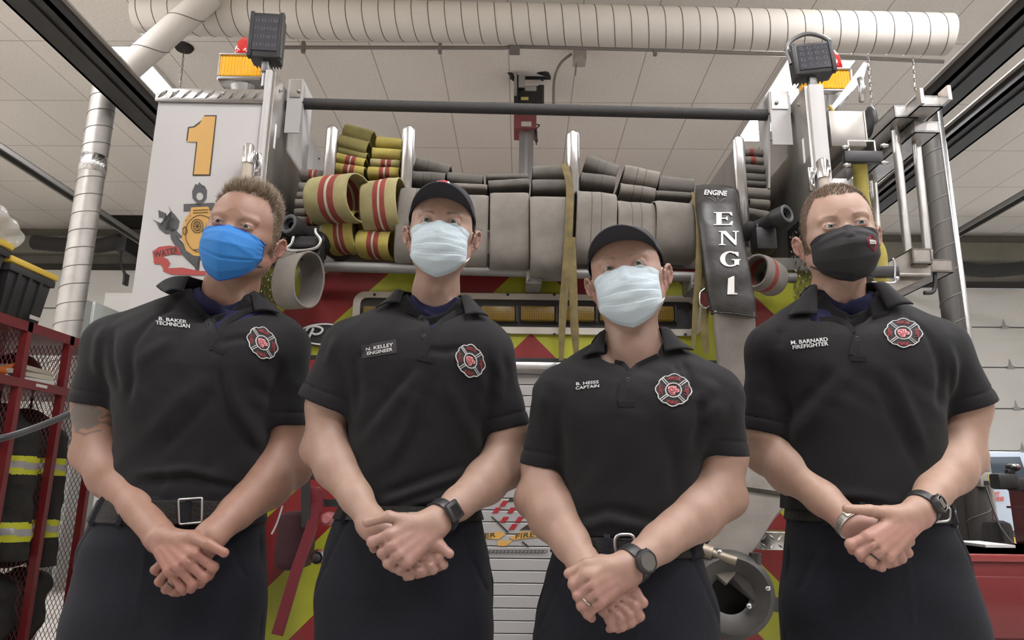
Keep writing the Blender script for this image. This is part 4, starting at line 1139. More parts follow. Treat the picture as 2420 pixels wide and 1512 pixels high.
# outside: ground apron and the white command pickup
struct('trim_4', MB().box((XL-6, YF+12, -.12), (XR+14, YF+13, .02)), M_CONC)
M_WHITEP = mat('white_car_paint', (0.30, 0.31, 0.33), .25, coat=.6); M_TYRE = mat('tyre_rubber', (0.02, 0.02, 0.02), .8); M_GLASSD = mat('car_glass', (0.03, 0.035, 0.04), .08); M_GOLD = mat('gold_vinyl', (0.50, 0.30, 0.055), .4); M_REDV = mat('red_vinyl', (0.42, 0.06, 0.04), .5)
ty = 12.6; tc = P(2345, 1215, ty)
car = thing('pickup_truck', 'white pickup truck parked outside the open bay door with gold lettering', 'truck', (tc.x, ty+1, 0))
b = MB(); x0 = tc.x-2.4; side = [(x0, .55), (x0+.1, 1.06), (x0+1.1, 1.20), (x0+1.75, 1.78), (x0+3.1, 1.80), (x0+3.5, 1.20), (x0+5.2, 1.18), (x0+5.25, .55), (x0+4.7, .5), (x0+4.6, .72), (x0+4.2, .86), (x0+3.8, .72), (x0+3.7, .5), (x0+1.5, .5), (x0+1.4, .72), (x0+1.0, .86), (x0+.6, .72), (x0+.5, .5)]
b.prism([(x, ty, z) for x, z in side], (0, 1.9, 0)); car_b = b.build('body', M_WHITEP, car)
for wx in (x0+1.0, x0+4.2):
    for wy in (ty+.05, ty+1.6): q = MB(); q.tube([(wx, wy, .38), (wx, wy+.25, .38)], .38, 28); q.build('wheel', M_TYRE, car, smooth=False)
q = MB(); q.prism([(x0+1.35, ty-.01, 1.24), (x0+1.85, ty-.01, 1.70), (x0+3.0, ty-.01, 1.72), (x0+3.1, ty-.01, 1.24)], (0, .02, 0)); q.build('side_window', M_GLASSD, car)
g0 = P(2318, 1160, ty-.02); 
def wfn(pa, pb, pc, Y):
    A = P(*pa, Y); B = P(*pb, Y); Cc = P(*pc, Y); return lambda a, b: A+(B-A)*a+(Cc-A)*b
q = MB(); text_on(q, 'SHIFT', wfn((2337, 1174), (2362, 1173), (2338, 1163), ty-.005), (0, -.004, 0), bold=.02); text_on(q, 'COMMANDER', wfn((2322, 1186), (2373, 1184), (2323, 1175), ty-.005), (0, -.004, 0), bold=.02); q.build('lettering', M_REDV, car)
sA = P(2300, 1283, ty); sB = P(2300, 1268, ty); q = MB(); q.box((x0+.15, ty-.006, sA.z), (x0+5.1, ty+.0, sB.z)); q.build('gold_stripe', M_GOLD, car)

# ---------------------------------------------------------------- ceiling lights (two in view, further rows added to light the people)
M_LAMP = mat('lamp_diffuser', (0.9, 0.9, 0.9), .5, emis=(1.0, 0.98, 1.0), es=33.0)
M_LFRAME = mat('lamp_frame', (0.75, 0.74, 0.70), .5)
def ceiling_light(x0, x1, y0, y1, label):
    t = thing('ceiling_light', label, 'ceiling light', ((x0+x1)/2, (y0+y1)/2, CEIL-.03), 'ceiling lights')
    f = MB(); w_ = .02
    f.box((x0-w_, y0-w_, CEIL-.03), (x1+w_, y0, CEIL)); f.box((x0-w_, y1, CEIL-.03), (x1+w_, y1+w_, CEIL)); f.box((x0-w_, y0, CEIL-.03), (x0, y1, CEIL)); f.box((x1, y0, CEIL-.03), (x1+w_, y1, CEIL)); f.build('frame', M_LFRAME, t)
    d = MB(); d.box((x0, y0, CEIL-.022), (x1, y1, CEIL-.002)); d.build('diffuser', M_LAMP, t)
la = PZ(246, 104, CEIL); lb = PZ(336, 122, CEIL); ra_ = PZ(1862, 134, CEIL); rb_ = PZ(2008, 140, CEIL)
xl1 = lb.x; xl0_ = lb.x-.62; xr0 = ra_.x; xr1 = ra_.x+.60
yfar = PZ(300, 255, CEIL).y
ceiling_light(xl0_, xl1, PZ(300, 104, CEIL).y, yfar, 'blown out white ceiling light panel beyond the left door track')
ceiling_light(xr0, xr1, PZ(1900, 136, CEIL).y, yfar+.6, 'blown out white ceiling light panel above the engine right corner')
for i, yy in enumerate((2.7, 0.2, -2.3)):
    for k, xx in enumerate((xl0_, xr0, -0.05+0.25, xl0_-2.6, xr0+2.9)):
        if yy > 2 and k == 2: continue
        ceiling_light(xx, xx+.6, yy, yy+1.22, 'added ceiling light panel out of view, '+['row above the firefighters', 'row in front of the firefighters', 'row behind the camera'][i]+', '+['left of the middle', 'right of the middle', 'middle one', 'far left', 'far right'][k])

# ---------------------------------------------------------------- truck frame
TA = math.radians(1.15); MT = Matrix.Translation((0, 2.47, 0)) @ Matrix.Rotation(TA, 4, 'Z'); MTI = MT.inverted()
def tp(px, py, d):
    o = MTI @ Vector((0, 0, CAM_H)); dr = MTI.to_3x3() @ ray(px, py); t = (d-o.y)/dr.y; return o+dr*t
def TB(): return MB(MT)
M_BODYW = mat('engine_white_paint', (0.40, 0.39, 0.38), .5, noise=.02, nscale=2)
M_STEEL = mat('brushed_stainless', (0.30, 0.285, 0.265), .38, .9, noise=.22, nscale=6, stretch=(1, 1, .25), bump=.02, bscale=60)
M_ALU = mat('brushed_aluminium', (0.62, 0.62, 0.62), .28, 1.0, noise=.08, nscale=30)
M_DIAM = mat('diamond_plate', (0.48, 0.48, 0.47), .25, 1.0, noise=.1, nscale=20)
M_BLK = mat('black_plastic', (0.020, 0.020, 0.021), .45)
M_BLKR = mat('black_rubber_grip', (0.028, 0.027, 0.027), .7, bump=.3, bscale=300)
M_RED = mat('chevron_red', (0.19, 0.010, 0.011), .5, noise=.06, nscale=12, coat=.2)
M_YEL = mat('chevron_lime', (0.30, 0.31, 0.015), .5, noise=.06, nscale=12, coat=.2)
M_DARK = mat('dark_recess', (0.022, 0.020, 0.018), .8)
M_GREYT = mat('grey_knurled_tube', (0.22, 0.215, 0.205), .5, .5, bump=.1, bscale=400)
M_GOLDN = mat('gold_number', (0.50, 0.29, 0.075), .45); M_OUTL = mat('black_vinyl_edge', (0.035, 0.025, 0.020), .5)
u0 = tp(343, 445, 0).x; u1 = tp(604, 430, 0).x; u2 = tp(640, 300, 0).x; v0 = tp(1912, 330, 0).x; v1 = tp(1956, 330, 0).x
ztop = tp(480, 238, 0).z; zcap = tp(480, 212, 0).z; zpil = tp(615, 166, 0).z; zpilr = tp(1930, 201, 0).z
engine = thing('fire_engine', 'white and red fire engine seen from the rear, gold number 1 on its left side', 'fire engine', MT @ Vector((0, 2.5, 0)))
EO = 1.65   # length of the open hose bed seen
def diamonds(mb, o, eu, ev, nrm, W, H, pitch=.034, L=.013, mi=0):
    o, eu, ev, nrm = map(Vector, (o, eu, ev, nrm)); k = 0
    nu = int(W/pitch); nv = int(H/pitch)
    for i in range(nu):
        for j in range(nv):
            c = o+eu*(i+.5)*pitch+ev*(j+.5)*pitch; a = math.radians(45 if (i+j) % 2 else -45)
            d1 = (eu*math.cos(a)+ev*math.sin(a)); d2 = nrm.cross(d1); vs = [c+d1*L+nrm*.0003, c+d2*L*.30+nrm*.0003, c-d1*L+nrm*.0003, c-d2*L*.30+nrm*.0003, c+d1*L*.5+nrm*.0030, c-d1*L*.5+nrm*.0030]
            mb.addvf(vs, [(0, 1, 4), (1, 5, 4), (1, 2, 5), (2, 3, 5), (3, 4, 5), (3, 0, 4)], mi)
b = TB(); b.box((u0, 0, .45), (u1, 5.4, ztop), bev=.012); auto(b.build('side_compartment', M_BODYW, engine))
b = TB(); b.box((u1-.002, -.012, .45), (u2-.012, .10, zpil), bev=.008); auto(b.build('corner_post', M_BODYW, engine))
b = TB(); b.box((v0+.012, -.012, .45), (v1, .10, zpilr), bev=.008); auto(b.build('corner_post', M_BODYW, engine))
b = TB(); b.box((u0-.004, -.008, ztop-.003), (u1+.005, .9, ztop+.012)); b.box((u0-.004, -.010, ztop-.01), (u1+.004, -.002, zcap), bev=.003)
hh = zcap-ztop; n = 9
for i in range(n):
    c = Vector((u0+(i+.5)*(u1-u0)/n, -.011, ztop+hh*.45)); d1 = Vector((.030, 0, .030)).normalized(); d2 = Vector((-.7, 0, .7))
    b.addvf([c+d1*.026, c+d2*.007, c-d1*.026, c-d2*.007, c+d1*.012+Vector((0, -.005, 0)), c-d1*.012+Vector((0, -.005, 0))], [(0, 1, 4), (1, 5, 4), (1, 2, 5), (2, 3, 5), (3, 4, 5), (3, 0, 4)])
for f_ in (.16, .62): b.sphere(Vector((u0+(u1-u0)*f_, -.013, ztop+hh*.55)), .006, 10)
auto(b.build('tread_plate_cap', M_DIAM, engine))
# inner side walls of the hose bed
b = TB(); b.box((u2-.016, .0, .6), (u2, EO+.8, zpil-.004), bev=.002); w1 = auto(b.build('hose_bed_side', M_STEEL, engine))
b = TB(); b.box((v0, .0, .6), (v0+.016, EO+.8, zpilr-.004), bev=.002); w2 = auto(b.build('hose_bed_side', M_STEEL, engine))
b = TB(); b.box((v0+.016, .02, .6), (v1-.004, 5.4, zpilr-.25), bev=.01); auto(b.build('side_compartment', M_BODYW, engine))
for (px, py, s) in ((676, 192, 1), (690, 240, 1), (717, 305, 1), (624, 330, 1)):
    pass
for sgn, uu, zz, wobj in ((1, u2, zpil, w1), (-1, v0, zpilr, w2)):
    rv = TB()
    for dd in (.06, .35, .65, 1.0, 1.35): rv.sphere((uu+sgn*.002, dd, zz-.05), .007, 8)
    rv.build('rivet', M_CHROME, wobj)
    q = TB(); q.box((uu+sgn*.0005-.0006, .045, zz-.30), (uu+sgn*.0005+.0012, .060, zz-.20)); q.build('white_sticker', mat('white_sticker', (.8, .8, .78), .5), wobj)
dz = tp(610, 470, 0).z
for sgn, uu, nm in ((1, u2, 0), (-1, v0, 1)):
    q = TB(); ua, ub = sorted((uu+sgn*.0005, uu+sgn*.004)); q.box((ua, .004, 1.2), (ub, .26, dz)); diamonds(q, (uu+sgn*.004, .01, 1.25), (0, 1, 0), (0, 0, 1), (sgn, 0, 0), .25, dz-1.26, .030, .012); q.build('tread_plate', M_DIAM, engine)
# white brackets and the black cross rail
zr0 = tp(720, 245, .16); zr1 = tp(1812, 272, .16)
for sgn, uu, cc in ((1, u2, zr0), (-1, v0, zr1)):
    q = TB(); ua, ub = sorted((uu, cc.x)); q.box((ua, .13, cc.z-.005), (ub, .19, cc.z+.075), bev=.004); q.prism([(cc.x, .12, cc.z+.085), (cc.x, .12, cc.z-.15), (uu+sgn*.01, .12, cc.z-.15), (uu+sgn*.01, .12, cc.z+.085)], (0, .006, 0))
    q.prism([(cc.x, .12, cc.z+.085), (cc.x, .26, cc.z+.085), (cc.x, .26, cc.z-.30), (cc.x, .20, cc.z-.30)], (sgn*-.008, 0, 0)); br = auto(q.build('rail_bracket', M_BODYW, engine))
    q = TB(); q.box((min(uu+sgn*.02, cc.x-sgn*.006), .116, cc.z+.004), (max(uu+sgn*.02, cc.x-sgn*.006), .121, cc.z+.08)); q.sphere(((uu+cc.x)/2+sgn*.02, .114, cc.z+.03), .008, 10); q.build('bracket_plate', M_STEEL, br)
q = TB(); q.tube([zr0+Vector((-.01, 0, 0)), zr0.lerp(zr1, .5), zr1+Vector((.01, 0, 0))], .0225, 24); q.build('cross_rail', M_BLKR, engine, smooth=False); auto(bpy.data.objects['cross_rail'])
# hose bed floor and front bulkhead low
zfl = tp(1200, 600, .25).z
q = TB(); q.box((u2, .22, zfl-.06), (v0, 5.0, zfl-.01)); q.build('hose_bed_floor', M_STEEL, engine)
# dividers with polished rounded edge
for (xt, yt, xb, yb) in ((786, 297, 770, 600), (967, 297, 955, 620), (1354, 308, 1362, 640), (1744, 322, 1752, 640)):
    t_ = tp(xt, yt, .14); uc = t_.x; w_ = .021
    q = TB(); q.box((uc-.006, .15, zfl), (uc+.006, 1.5, t_.z-.03))
    dv = q.build('hose_bed_divider', M_STEEL, engine)
    prof = []
    for i in range(9):
        a = math.pi*i/8; prof.append((uc-w_*math.cos(a), .14-.012*math.sin(a)))
    q = TB(); zb_ = zfl; zt_ = t_.z-w_
    vs = []; n = len(prof)
    for z in (zb_, zt_): vs += [Vector((x, y, z)) for x, y in prof]
    for i in range(1, 6):
        a = i/5*math.pi/2; vs += [Vector((uc+(x-uc)*math.cos(a), y+.012*(1-math.cos(a)), zt_+w_*math.sin(a))) for x, y in prof]
    m_ = len(vs)//n; fs = [(i*n+j, i*n+j+1, (i+1)*n+j+1, (i+1)*n+j) for i in range(m_-1) for j in range(n-1)]
    q.addvf(vs, fs); o_ = q.build('edge_trim', M_ALU, dv, smooth=True); s_ = o_.modifiers.new('s', 'SOLIDIFY'); s_.thickness = -.003
# rear face
def clip(poly, a, b, c):
    out = []
    for i in range(len(poly)):
        p_, q_ = poly[i], poly[(i+1) % len(poly)]; fp = a*p_[0]+b*p_[1]-c; fq = a*q_[0]+b*q_[1]-c
        if fp <= 0: out.append(p_)
        if (fp < 0) != (fq < 0): t = fp/(fp-fq); out.append((p_[0]+(q_[0]-p_[0])*t, p_[1]+(q_[1]-p_[1])*t))
    return out
def chevrons(mb, rect, uc, zref, edges, first_red, d, slope=1.0, th=.006):
    """rect (u0,u1,z0,z1); bands of |u-uc|+slope*(z-zref) bounded by edges"""
    U0, U1, Z0, Z1 = rect; E = [-9]+edges+[9]
    for sgn in (-1, 1):
        base = [(max(U0, uc), Z0), (U1, Z0), (U1, Z1), (max(U0, uc), Z1)] if sgn > 0 else [(U0, Z0), (min(U1, uc), Z0), (min(U1, uc), Z1), (U0, Z1)]
        if base[1][0]-base[0][0] <= 0: continue
        for i in range(len(E)-1):
            pl_ = clip(base, sgn, slope, sgn*uc+slope*zref+E[i+1]); 
            if len(pl_) < 3: continue
            pl_ = clip(pl_, -sgn, -slope, -(sgn*uc+slope*zref+E[i]))
            pl_ = [p_ for k, p_ in enumerate(pl_) if math.hypot(p_[0]-pl_[k-1][0], p_[1]-pl_[k-1][1]) > 1e-5]
            if len(pl_) < 3: continue
            mb.prism([(x, d, z) for x, z in pl_], (0, th, 0), 0 if (i % 2 == 0) == first_red else 1)
D = .24
q = TB(); uL = u2; uR = v0; za = tp(1200, 603, D).z; zb2 = tp(1255, 846, D).z; uc = tp(1255, 740, D).x
zr = tp(1255, 640, D).z; px2m = abs(tp(1300, 640, D).x-tp(1200, 640, D).x)/100
chevrons(q, (uL, uR, zb2, za), uc, zr, [-150*px2m, 35*px2m, 180*px2m, 325*px2m, 470*px2m], True, D, 1.0)
q.build('chevron_panel', [M_RED, M_YEL], engine)
q = TB(); q.box((uL, D+.006, .5), (uR, D+.9, za)); q.build('rear_body', M_DARK, engine)
q = TB(); z1_ = tp(1255, 846, D).z; q.box((uL, D-.004, tp(1255, 856, D).z), (uR, D+.006, z1_), bev=.001); q.build('black_trim', M_BLK, engine)
sh0 = tp(880, 900, D).x; sh1 = tp(1640, 900, D).x
q = TB(); za_, zb_ = tp(1200, 857, D).z, tp(1200, 884, D).z; q.box((sh0-.03, D-.03, zb_), (sh1+.03, D+.006, za_), bev=.006); q.box((sh0-.03, D-.035, (za_*.45+zb_*.55)-.004), (sh1+.03, D-.028, (za_*.45+zb_*.55)+.004)); auto(q.build('shutter_housing', M_ALU, engine))
q = TB(); zz = zb_; ps = .042
M_SLAT = mat('shutter_slat', (0.40, 0.39, 0.385), .4, .3)
while zz > .55:
    q.box((sh0, D-.006, zz-ps+.003), (sh1, D+.006, zz), bev=.002); zz -= ps
q.build('roller_shutter', M_SLAT, engine); shut = bpy.data.objects['roller_shutter']
M_SH_RED = mat('decal_red', (0.30, 0.015, 0.02), .5); M_SH_BLK = mat('decal_black', (0.03, 0.025, 0.02), .5)
def tdecal(polys, m, name, parent, d, th=.0015):
    q = TB()
    for pl_ in polys:
        pts = [tp(x, y, d) for x, y in pl_]; q.prism(pts, (0, th, 0))
    return q.build(name, m, parent)
rs = []
for r_, (y, xs) in enumerate(((1190, (1190, 1228)), (1206, (1173, 1208, 1245)), (1228, (1158+33, 1226, 1262)), (1245, (1212, 1248)))):
    for x in xs: rs.append([(x-10, y+6), (x+3, y+6), (x+12, y-7), (x-1, y-7)])
tdecal(rs, M_SH_RED, 'check_decal', shut, D-.009)
tdecal([[(1142, 1262), (1180, 1255), (1196, 1262), (1178, 1274), (1142, 1272)], [(1204, 1270), (1230, 1257), (1292, 1254), (1292, 1266), (1214, 1276)], [(1176, 1277), (1212, 1277), (1196, 1290), (1176, 1290)]], M_GOLDN, 'ribbon_decal', shut, D-.009)
tdecal([[(1160, 1220), (1164, 1220), (1204, 1258), (1198, 1258)], [(1232, 1280), (1236, 1279), (1252, 1292), (1246, 1292)], [(1206, 1176), (1222, 1184), (1200, 1184)], [(1228, 1252), (1245, 1240), (1262, 1252), (1245, 1250)]], M_SH_BLK, 'tool_decal', shut, D-.0095)
def tfn(pa, pb, pc, d):
    A = tp(*pa, d); B = tp(*pb, d); Cc = tp(*pc, d); return lambda a, b: A+(B-A)*a+(Cc-A)*b
q = TB(); text_on(q, 'ER', tfn((1146, 1271), (1172, 1268), (1146, 1261), D-.0095), (0, -.0008, 0)); text_on(q, 'FIRE', tfn((1218, 1273), (1262, 1268), (1220, 1261), D-.0095), (0, -.0008, 0)); q.build('ribbon_lettering', M_SH_BLK, shut)
q = TB()
for i in range(16):
    c = tp(1152+i*9, 1303, D-.010); q.tube([c+Vector((math.cos(a)*.010+math.sin(a)*.004, 0, math.sin(a)*.006)) for a in [k*math.pi/5 for k in range(10)]], .0010, 5, closed=True)
q.build('rope_decal', M_SH_BLK, shut)
# lower corner panels
for (xa, xb, sg) in ((-9, 880, 1), (1640, 9, -1)):
    U0 = uL if sg > 0 else sh1+.03; U1 = sh0-.03 if sg > 0 else uR
    q = TB(); chevrons(q, (U0, U1, .5, zb2-.02), uc, zr, [-1.6, -1.32, -1.05, -.78, -.52, -.26, 0.0, .27, .55, .82], True, D-.02, 1.0); q.build('chevron_panel', [M_RED, M_YEL], engine)
q = TB(); q.box((u0, -.0, .32), (v1, .6, .45), bev=.01); diamonds(q, (u0, -.002, .33), (1, 0, 0), (0, 0, 1), (0, -1, 0), v1-u0, .11); q.build('tailboard', M_DIAM, engine)
for wx in (u0+.18, v1-.18):
    for wy in (2.2, 5.0): q = TB(); q.tube([(wx-.14, wy, .50), (wx+.14, wy, .50)], .50, 36); q.build('wheel', M_TYRE, engine)
q = TB(); q.box((u0, 5.6, .5), (v1, 7.2, 2.35), bev=.06); q.box((u0+.02, 5.0, 1.9), (v1-.02, 5.7, 2.3), bev=.02); q.build('cab', M_RED, engine)
q = TB(); q.box((uL, .3, .5), (uR, 5.6, zfl-.07)); q.build('pump_body', M_STEEL, engine)
# directional light bar
lb0 = tp(836, 700, D-.01); lb1 = tp(1656, 712, D-.01); zt_ = tp(1250, 696, D).z; zbm = tp(1250, 790, D).z
q = TB(); n = 8; R_ = .035
def rrect(a, b, z0, z1, r, k=6):
    o = []
    for cx, cz, st in ((b-r, z1-r, 0), (a+r, z1-r, 1), (a+r, z0+r, 2), (b-r, z0+r, 3)):
        for i in range(k+1): t = (st+i/k)*math.pi/2; o.append((cx+r*math.cos(t), cz+r*math.sin(t)))
    return o
ou = rrect(lb0.x, lb1.x, zbm, zt_, .045); inn = rrect(lb0.x+.028, lb1.x-.028, zbm+.026, zt_-.024, .025); k = len(ou)
vs = [Vector((x, D-.014, z)) for x, z in ou]+[Vector((x, D-.014, z)) for x, z in inn]+[Vector((x, D, z)) for x, z in ou]+[Vector((x, D-.002, z)) for x, z in inn]
q.addvf(vs, [(i, (i+1) % k, k+(i+1) % k, k+i) for i in range(k)]+[(i, 2*k+i, 2*k+(i+1) % k, (i+1) % k) for i in range(k)]+[(k+i, k+(i+1) % k, 3*k+(i+1) % k, 3*k+i) for i in range(k)])
ds = q.build('direction_light_bar', mat('light_bar_frame', (0.52, 0.49, 0.44), .4, .5), engine)
q = TB(); q.prism([(x, D-.004, z) for x, z in inn], (0, .003, 0)); q.build('bar_back', M_BLK, ds)
M_AMB = mat('amber_lens', (0.150, 0.090, 0.010), .35); M_AMBD = mat('amber_dot', (0.42, 0.28, 0.03), .3)
for i in range(9):
    xa = 869+i*93.5+ (0); a = tp(xa-13, 758, D-.02); b2 = tp(xa+68, 724, D-.02)
    if b2.x > lb1.x-.03: continue
    q = TB(); q.box((a.x, D-.030, a.z), (b2.x, D-.004, b2.z), bev=.006); me_ = auto(q.build('amber_module', M_AMB, ds))
    q = TB()
    for c_ in range(13):
        for r_ in range(5): cx = a.x+(b2.x-a.x)*(.10+.80*c_/12); cz = a.z+(b2.z-a.z)*(.18+.64*r_/4); q.box((cx-.0014, D-.0312, cz-.0016), (cx+.0014, D-.0295, cz+.0016))
    q.build('led_dots', M_AMBD, me_)
    q = TB(); q.box((b2.x+.003, D-.026, a.z-.004), (b2.x+.012, D-.004, b2.z+.004), bev=.002); q.build('module_clip', M_BLK, ds)
for x in (885, 1200, 1310, 1470, 1620):
    for y in (692, 786): q = TB(); c_ = tp(x, y+4, D-.016); q.sphere(c_, (.006, .004, .006), 10); q.build('screw', M_BLK, ds)
# maker's oval
cc = tp(768, 791, D-.004); q = TB(); n = 40; rx, rz = .105, .046
q.prism([(cc.x+rx*math.cos(2*math.pi*i/n), D-.010, cc.z+rz*math.sin(2*math.pi*i/n)) for i in range(n)], (0, .010, 0)); ov = q.build('maker_badge', M_BLK, engine)
q = TB(); q.tube([Vector((cc.x+rx*.93*math.cos(2*math.pi*i/n), D-.012, cc.z+rz*.88*math.sin(2*math.pi*i/n))) for i in range(n)], .0035, 8, closed=True); q.build('badge_rim', mat('badge_white', (.7, .7, .7), .3), ov, smooth=True)
q = TB(); P3 = lambda a, b: Vector((cc.x-.075+.075*a, D-.0145, cc.z+.055*(b-.5)))
q.tube(smooth_pts([P3(.0, .05), P3(.12, .03), P3(.25, .35), P3(.42, .92)], 5), .0048, 8); q.tube(smooth_pts([P3(.05, .72), P3(.2, .98), P3(.55, 1.05), P3(.88, .88), P3(.80, .58), P3(.55, .48), P3(.40, .55)], 5), .0045, 8); q.build('badge_letter', mat('badge_white', (.7, .7, .7), .3), ov, smooth=True)
# lower grab tube under the hoses
ga = tp(722, 628, .12); gb = tp(1655, 655, .12); q = TB(); q.tube([ga, ga.lerp(gb, .5), gb], .0195, 20); gr = auto(q.build('grab_tube', M_GREYT, engine))
for x in (728, 1262, 1648): c_ = tp(x, 628+(x-728)*.029, .12); q = TB(); q.box((c_.x-.03, .10, c_.z-.05), (c_.x+.03, D, c_.z+.012), bev=.005); [q.sphere((c_.x+s*.022, .098, c_.z-.035), .006, 8) for s in (-1, 1)]; auto(q.build('tube_mount', M_GREYT, gr))
q = TB(); q.tube([tp(1800, 655, .12), tp(1880, 657, .12)], .0195, 16); q.build('grab_tube', M_GREYT, engine)
# standing grab rails with wooden look grips
M_WOOD = mat('ribbed_grip', (0.42, 0.365, 0.30), .6, noise=.12, nscale=60, stretch=(1, 1, .02))
for (xt, yt, xb, yb, uw) in ((588, 360, 572, 760, 1), (1944, 395, 1952, 760, 1)):
    a = tp(xt, yt, -.055); b2 = Vector((a.x, -.055, 1.2)); q = TB(); q.tube([a+Vector((0, 0, -.01)), b2], .0175, 18); gr = auto(q.build('grab_rail', M_WOOD, engine))
    q = TB(); q.tube([a+Vector((0, 0, -.045)), a+Vector((0, 0, .022)), a+Vector((0, 0, .030))], [.0215, .0215, .016], 20); sg = 1 if xt < 1000 else -1
    q.box((a.x-.008, -.055, a.z-.02), (a.x+.03, 0, a.z+.01), bev=.003); q.box((a.x+(.008 if sg > 0 else -.035), -.014, a.z-.075), (a.x+(.035 if sg > 0 else -.012), 0, a.z+.02), bev=.004); q.sphere((a.x+.02*sg, -.015, a.z+.0), .006, 8); q.sphere((a.x+.02*sg, -.015, a.z-.055), .006, 8)
    auto(q.build('rail_mount', M_CHROME, gr))
# gold number
one = [(480, 275), (509, 275), (494, 412), (458, 412), (467, 335), (443, 335), (447, 303), (460, 301), (471, 293), (477, 284)]
N_ = [(x, y) for x, y in one]; cx_, cy_ = 474, 345
tdecal([[(x+(3 if x > 476 else -3), y+(3 if y > 345 else -3)) for x, y in one]], M_OUTL, 'number_outline', bpy.data.objects['side_compartment'], -.0016)
tdecal([one], M_GOLDN, 'gold_number', bpy.data.objects['side_compartment'], -.0032)
# dive team crest
sc_ = bpy.data.objects['side_compartment']; M_GREYD = mat('crest_grey', (0.060, 0.060, 0.064), .5); M_CREDD = mat('crest_red', (0.33, 0.045, 0.04), .5)
fl = [(471, 430), (467, 437), (462, 434), (458, 443), (454, 452), (455, 468), (462, 477), (472, 480), (482, 477), (488, 468), (489, 450), (484, 440), (480, 446), (476, 436)]
tdecal([fl], M_GREYD, 'crest_flame', sc_, -.0016)
c_ = (472, 464); tdecal([[(c_[0]+8*math.cos(a), c_[1]+9*math.sin(a)) for a in [i*math.pi/8 for i in range(16)]]], M_BODYW, 'crest_ring_hole', sc_, -.0026)
tdecal([[(464, 477), (480, 477), (480, 486), (464, 486)], [(434, 482), (506, 479), (508, 496), (434, 499)], [(478, 505), (484, 505), (484, 600), (466, 625), (470, 640), (462, 640), (458, 620), (440, 612), (420, 590), (404, 565), (402, 548), (412, 552), (424, 572), (446, 590), (462, 596), (474, 590)]], M_GREYD, 'crest_anchor', sc_, -.0020)
hel = [(452, 490), (492, 488), (496, 500), (512, 512), (524, 540), (522, 570), (508, 592), (484, 606), (458, 604), (440, 592), (430, 566), (430, 540), (438, 514), (450, 502)]
tdecal([hel], M_GOLDN, 'crest_helmet', sc_, -.0030)
q = TB()
def ring(cx, cy, rx, ry, r=.0012, d=-.0046):
    q.tube([tp(cx+rx*math.cos(2*math.pi*i/24), cy+ry*math.sin(2*math.pi*i/24), d) for i in range(24)], r, 5, closed=True)
ring(466, 534, 14, 16); ring(466, 534, 9, 11); ring(437, 545, 5, 9); ring(474, 552, 36, 44, .0010)
for a in range(4):
    t = a*math.pi/4; q.tube([tp(466+9*math.cos(t), 534+11*math.sin(t), -.0046), tp(466-9*math.cos(t), 534-11*math.sin(t), -.0046)], .0009, 5)
for y in (497, 503, 590): q.tube([tp(456, y, -.0046), tp(492, y-2, -.0046)], .0010, 5)
for (x, y) in ((440, 520), (444, 575), (462, 592), (450, 510), (484, 585)): q.sphere(tp(x, y, -.0046), .0018, 6)
q.build('crest_line', M_OUTL, sc_)
tri = [(378, 487), (392, 500), (386, 502), (402, 525), (414, 542), (430, 548), (420, 556), (404, 548), (386, 530), (372, 522), (362, 520), (372, 518), (380, 524), (386, 522), (378, 506), (372, 508)]
tdecal([[(374, 496), (392, 504), (388, 508), (412, 540), (432, 560), (424, 562), (402, 546), (382, 512), (376, 514)], [(398, 486), (404, 498), (412, 506), (424, 522), (420, 540), (406, 552), (390, 552), (376, 540), (370, 526), (360, 518), (372, 524), (384, 528), (378, 530), (384, 540), (392, 544), (404, 544), (414, 532), (414, 520), (404, 510), (406, 506)]], M_GREYD, 'crest_trident', sc_, -.0022)
tdecal([[(360, 594), (376, 583), (402, 580), (422, 584), (428, 602), (404, 600), (382, 606), (364, 618)], [(362, 618), (382, 606), (396, 612), (402, 622), (396, 634), (386, 636), (380, 624), (366, 624)], [(392, 634), (430, 632), (470, 640), (500, 640), (500, 650), (452, 650), (404, 648), (384, 640)]], M_CREDD, 'crest_ribbon', sc_, -.0026)
q = TB(); text_on(q, 'WATER', tfn((365, 609), (421, 597), (363, 595), -.0030), (0, -.0008, 0)); q.build('crest_lettering', M_OUTL, sc_)
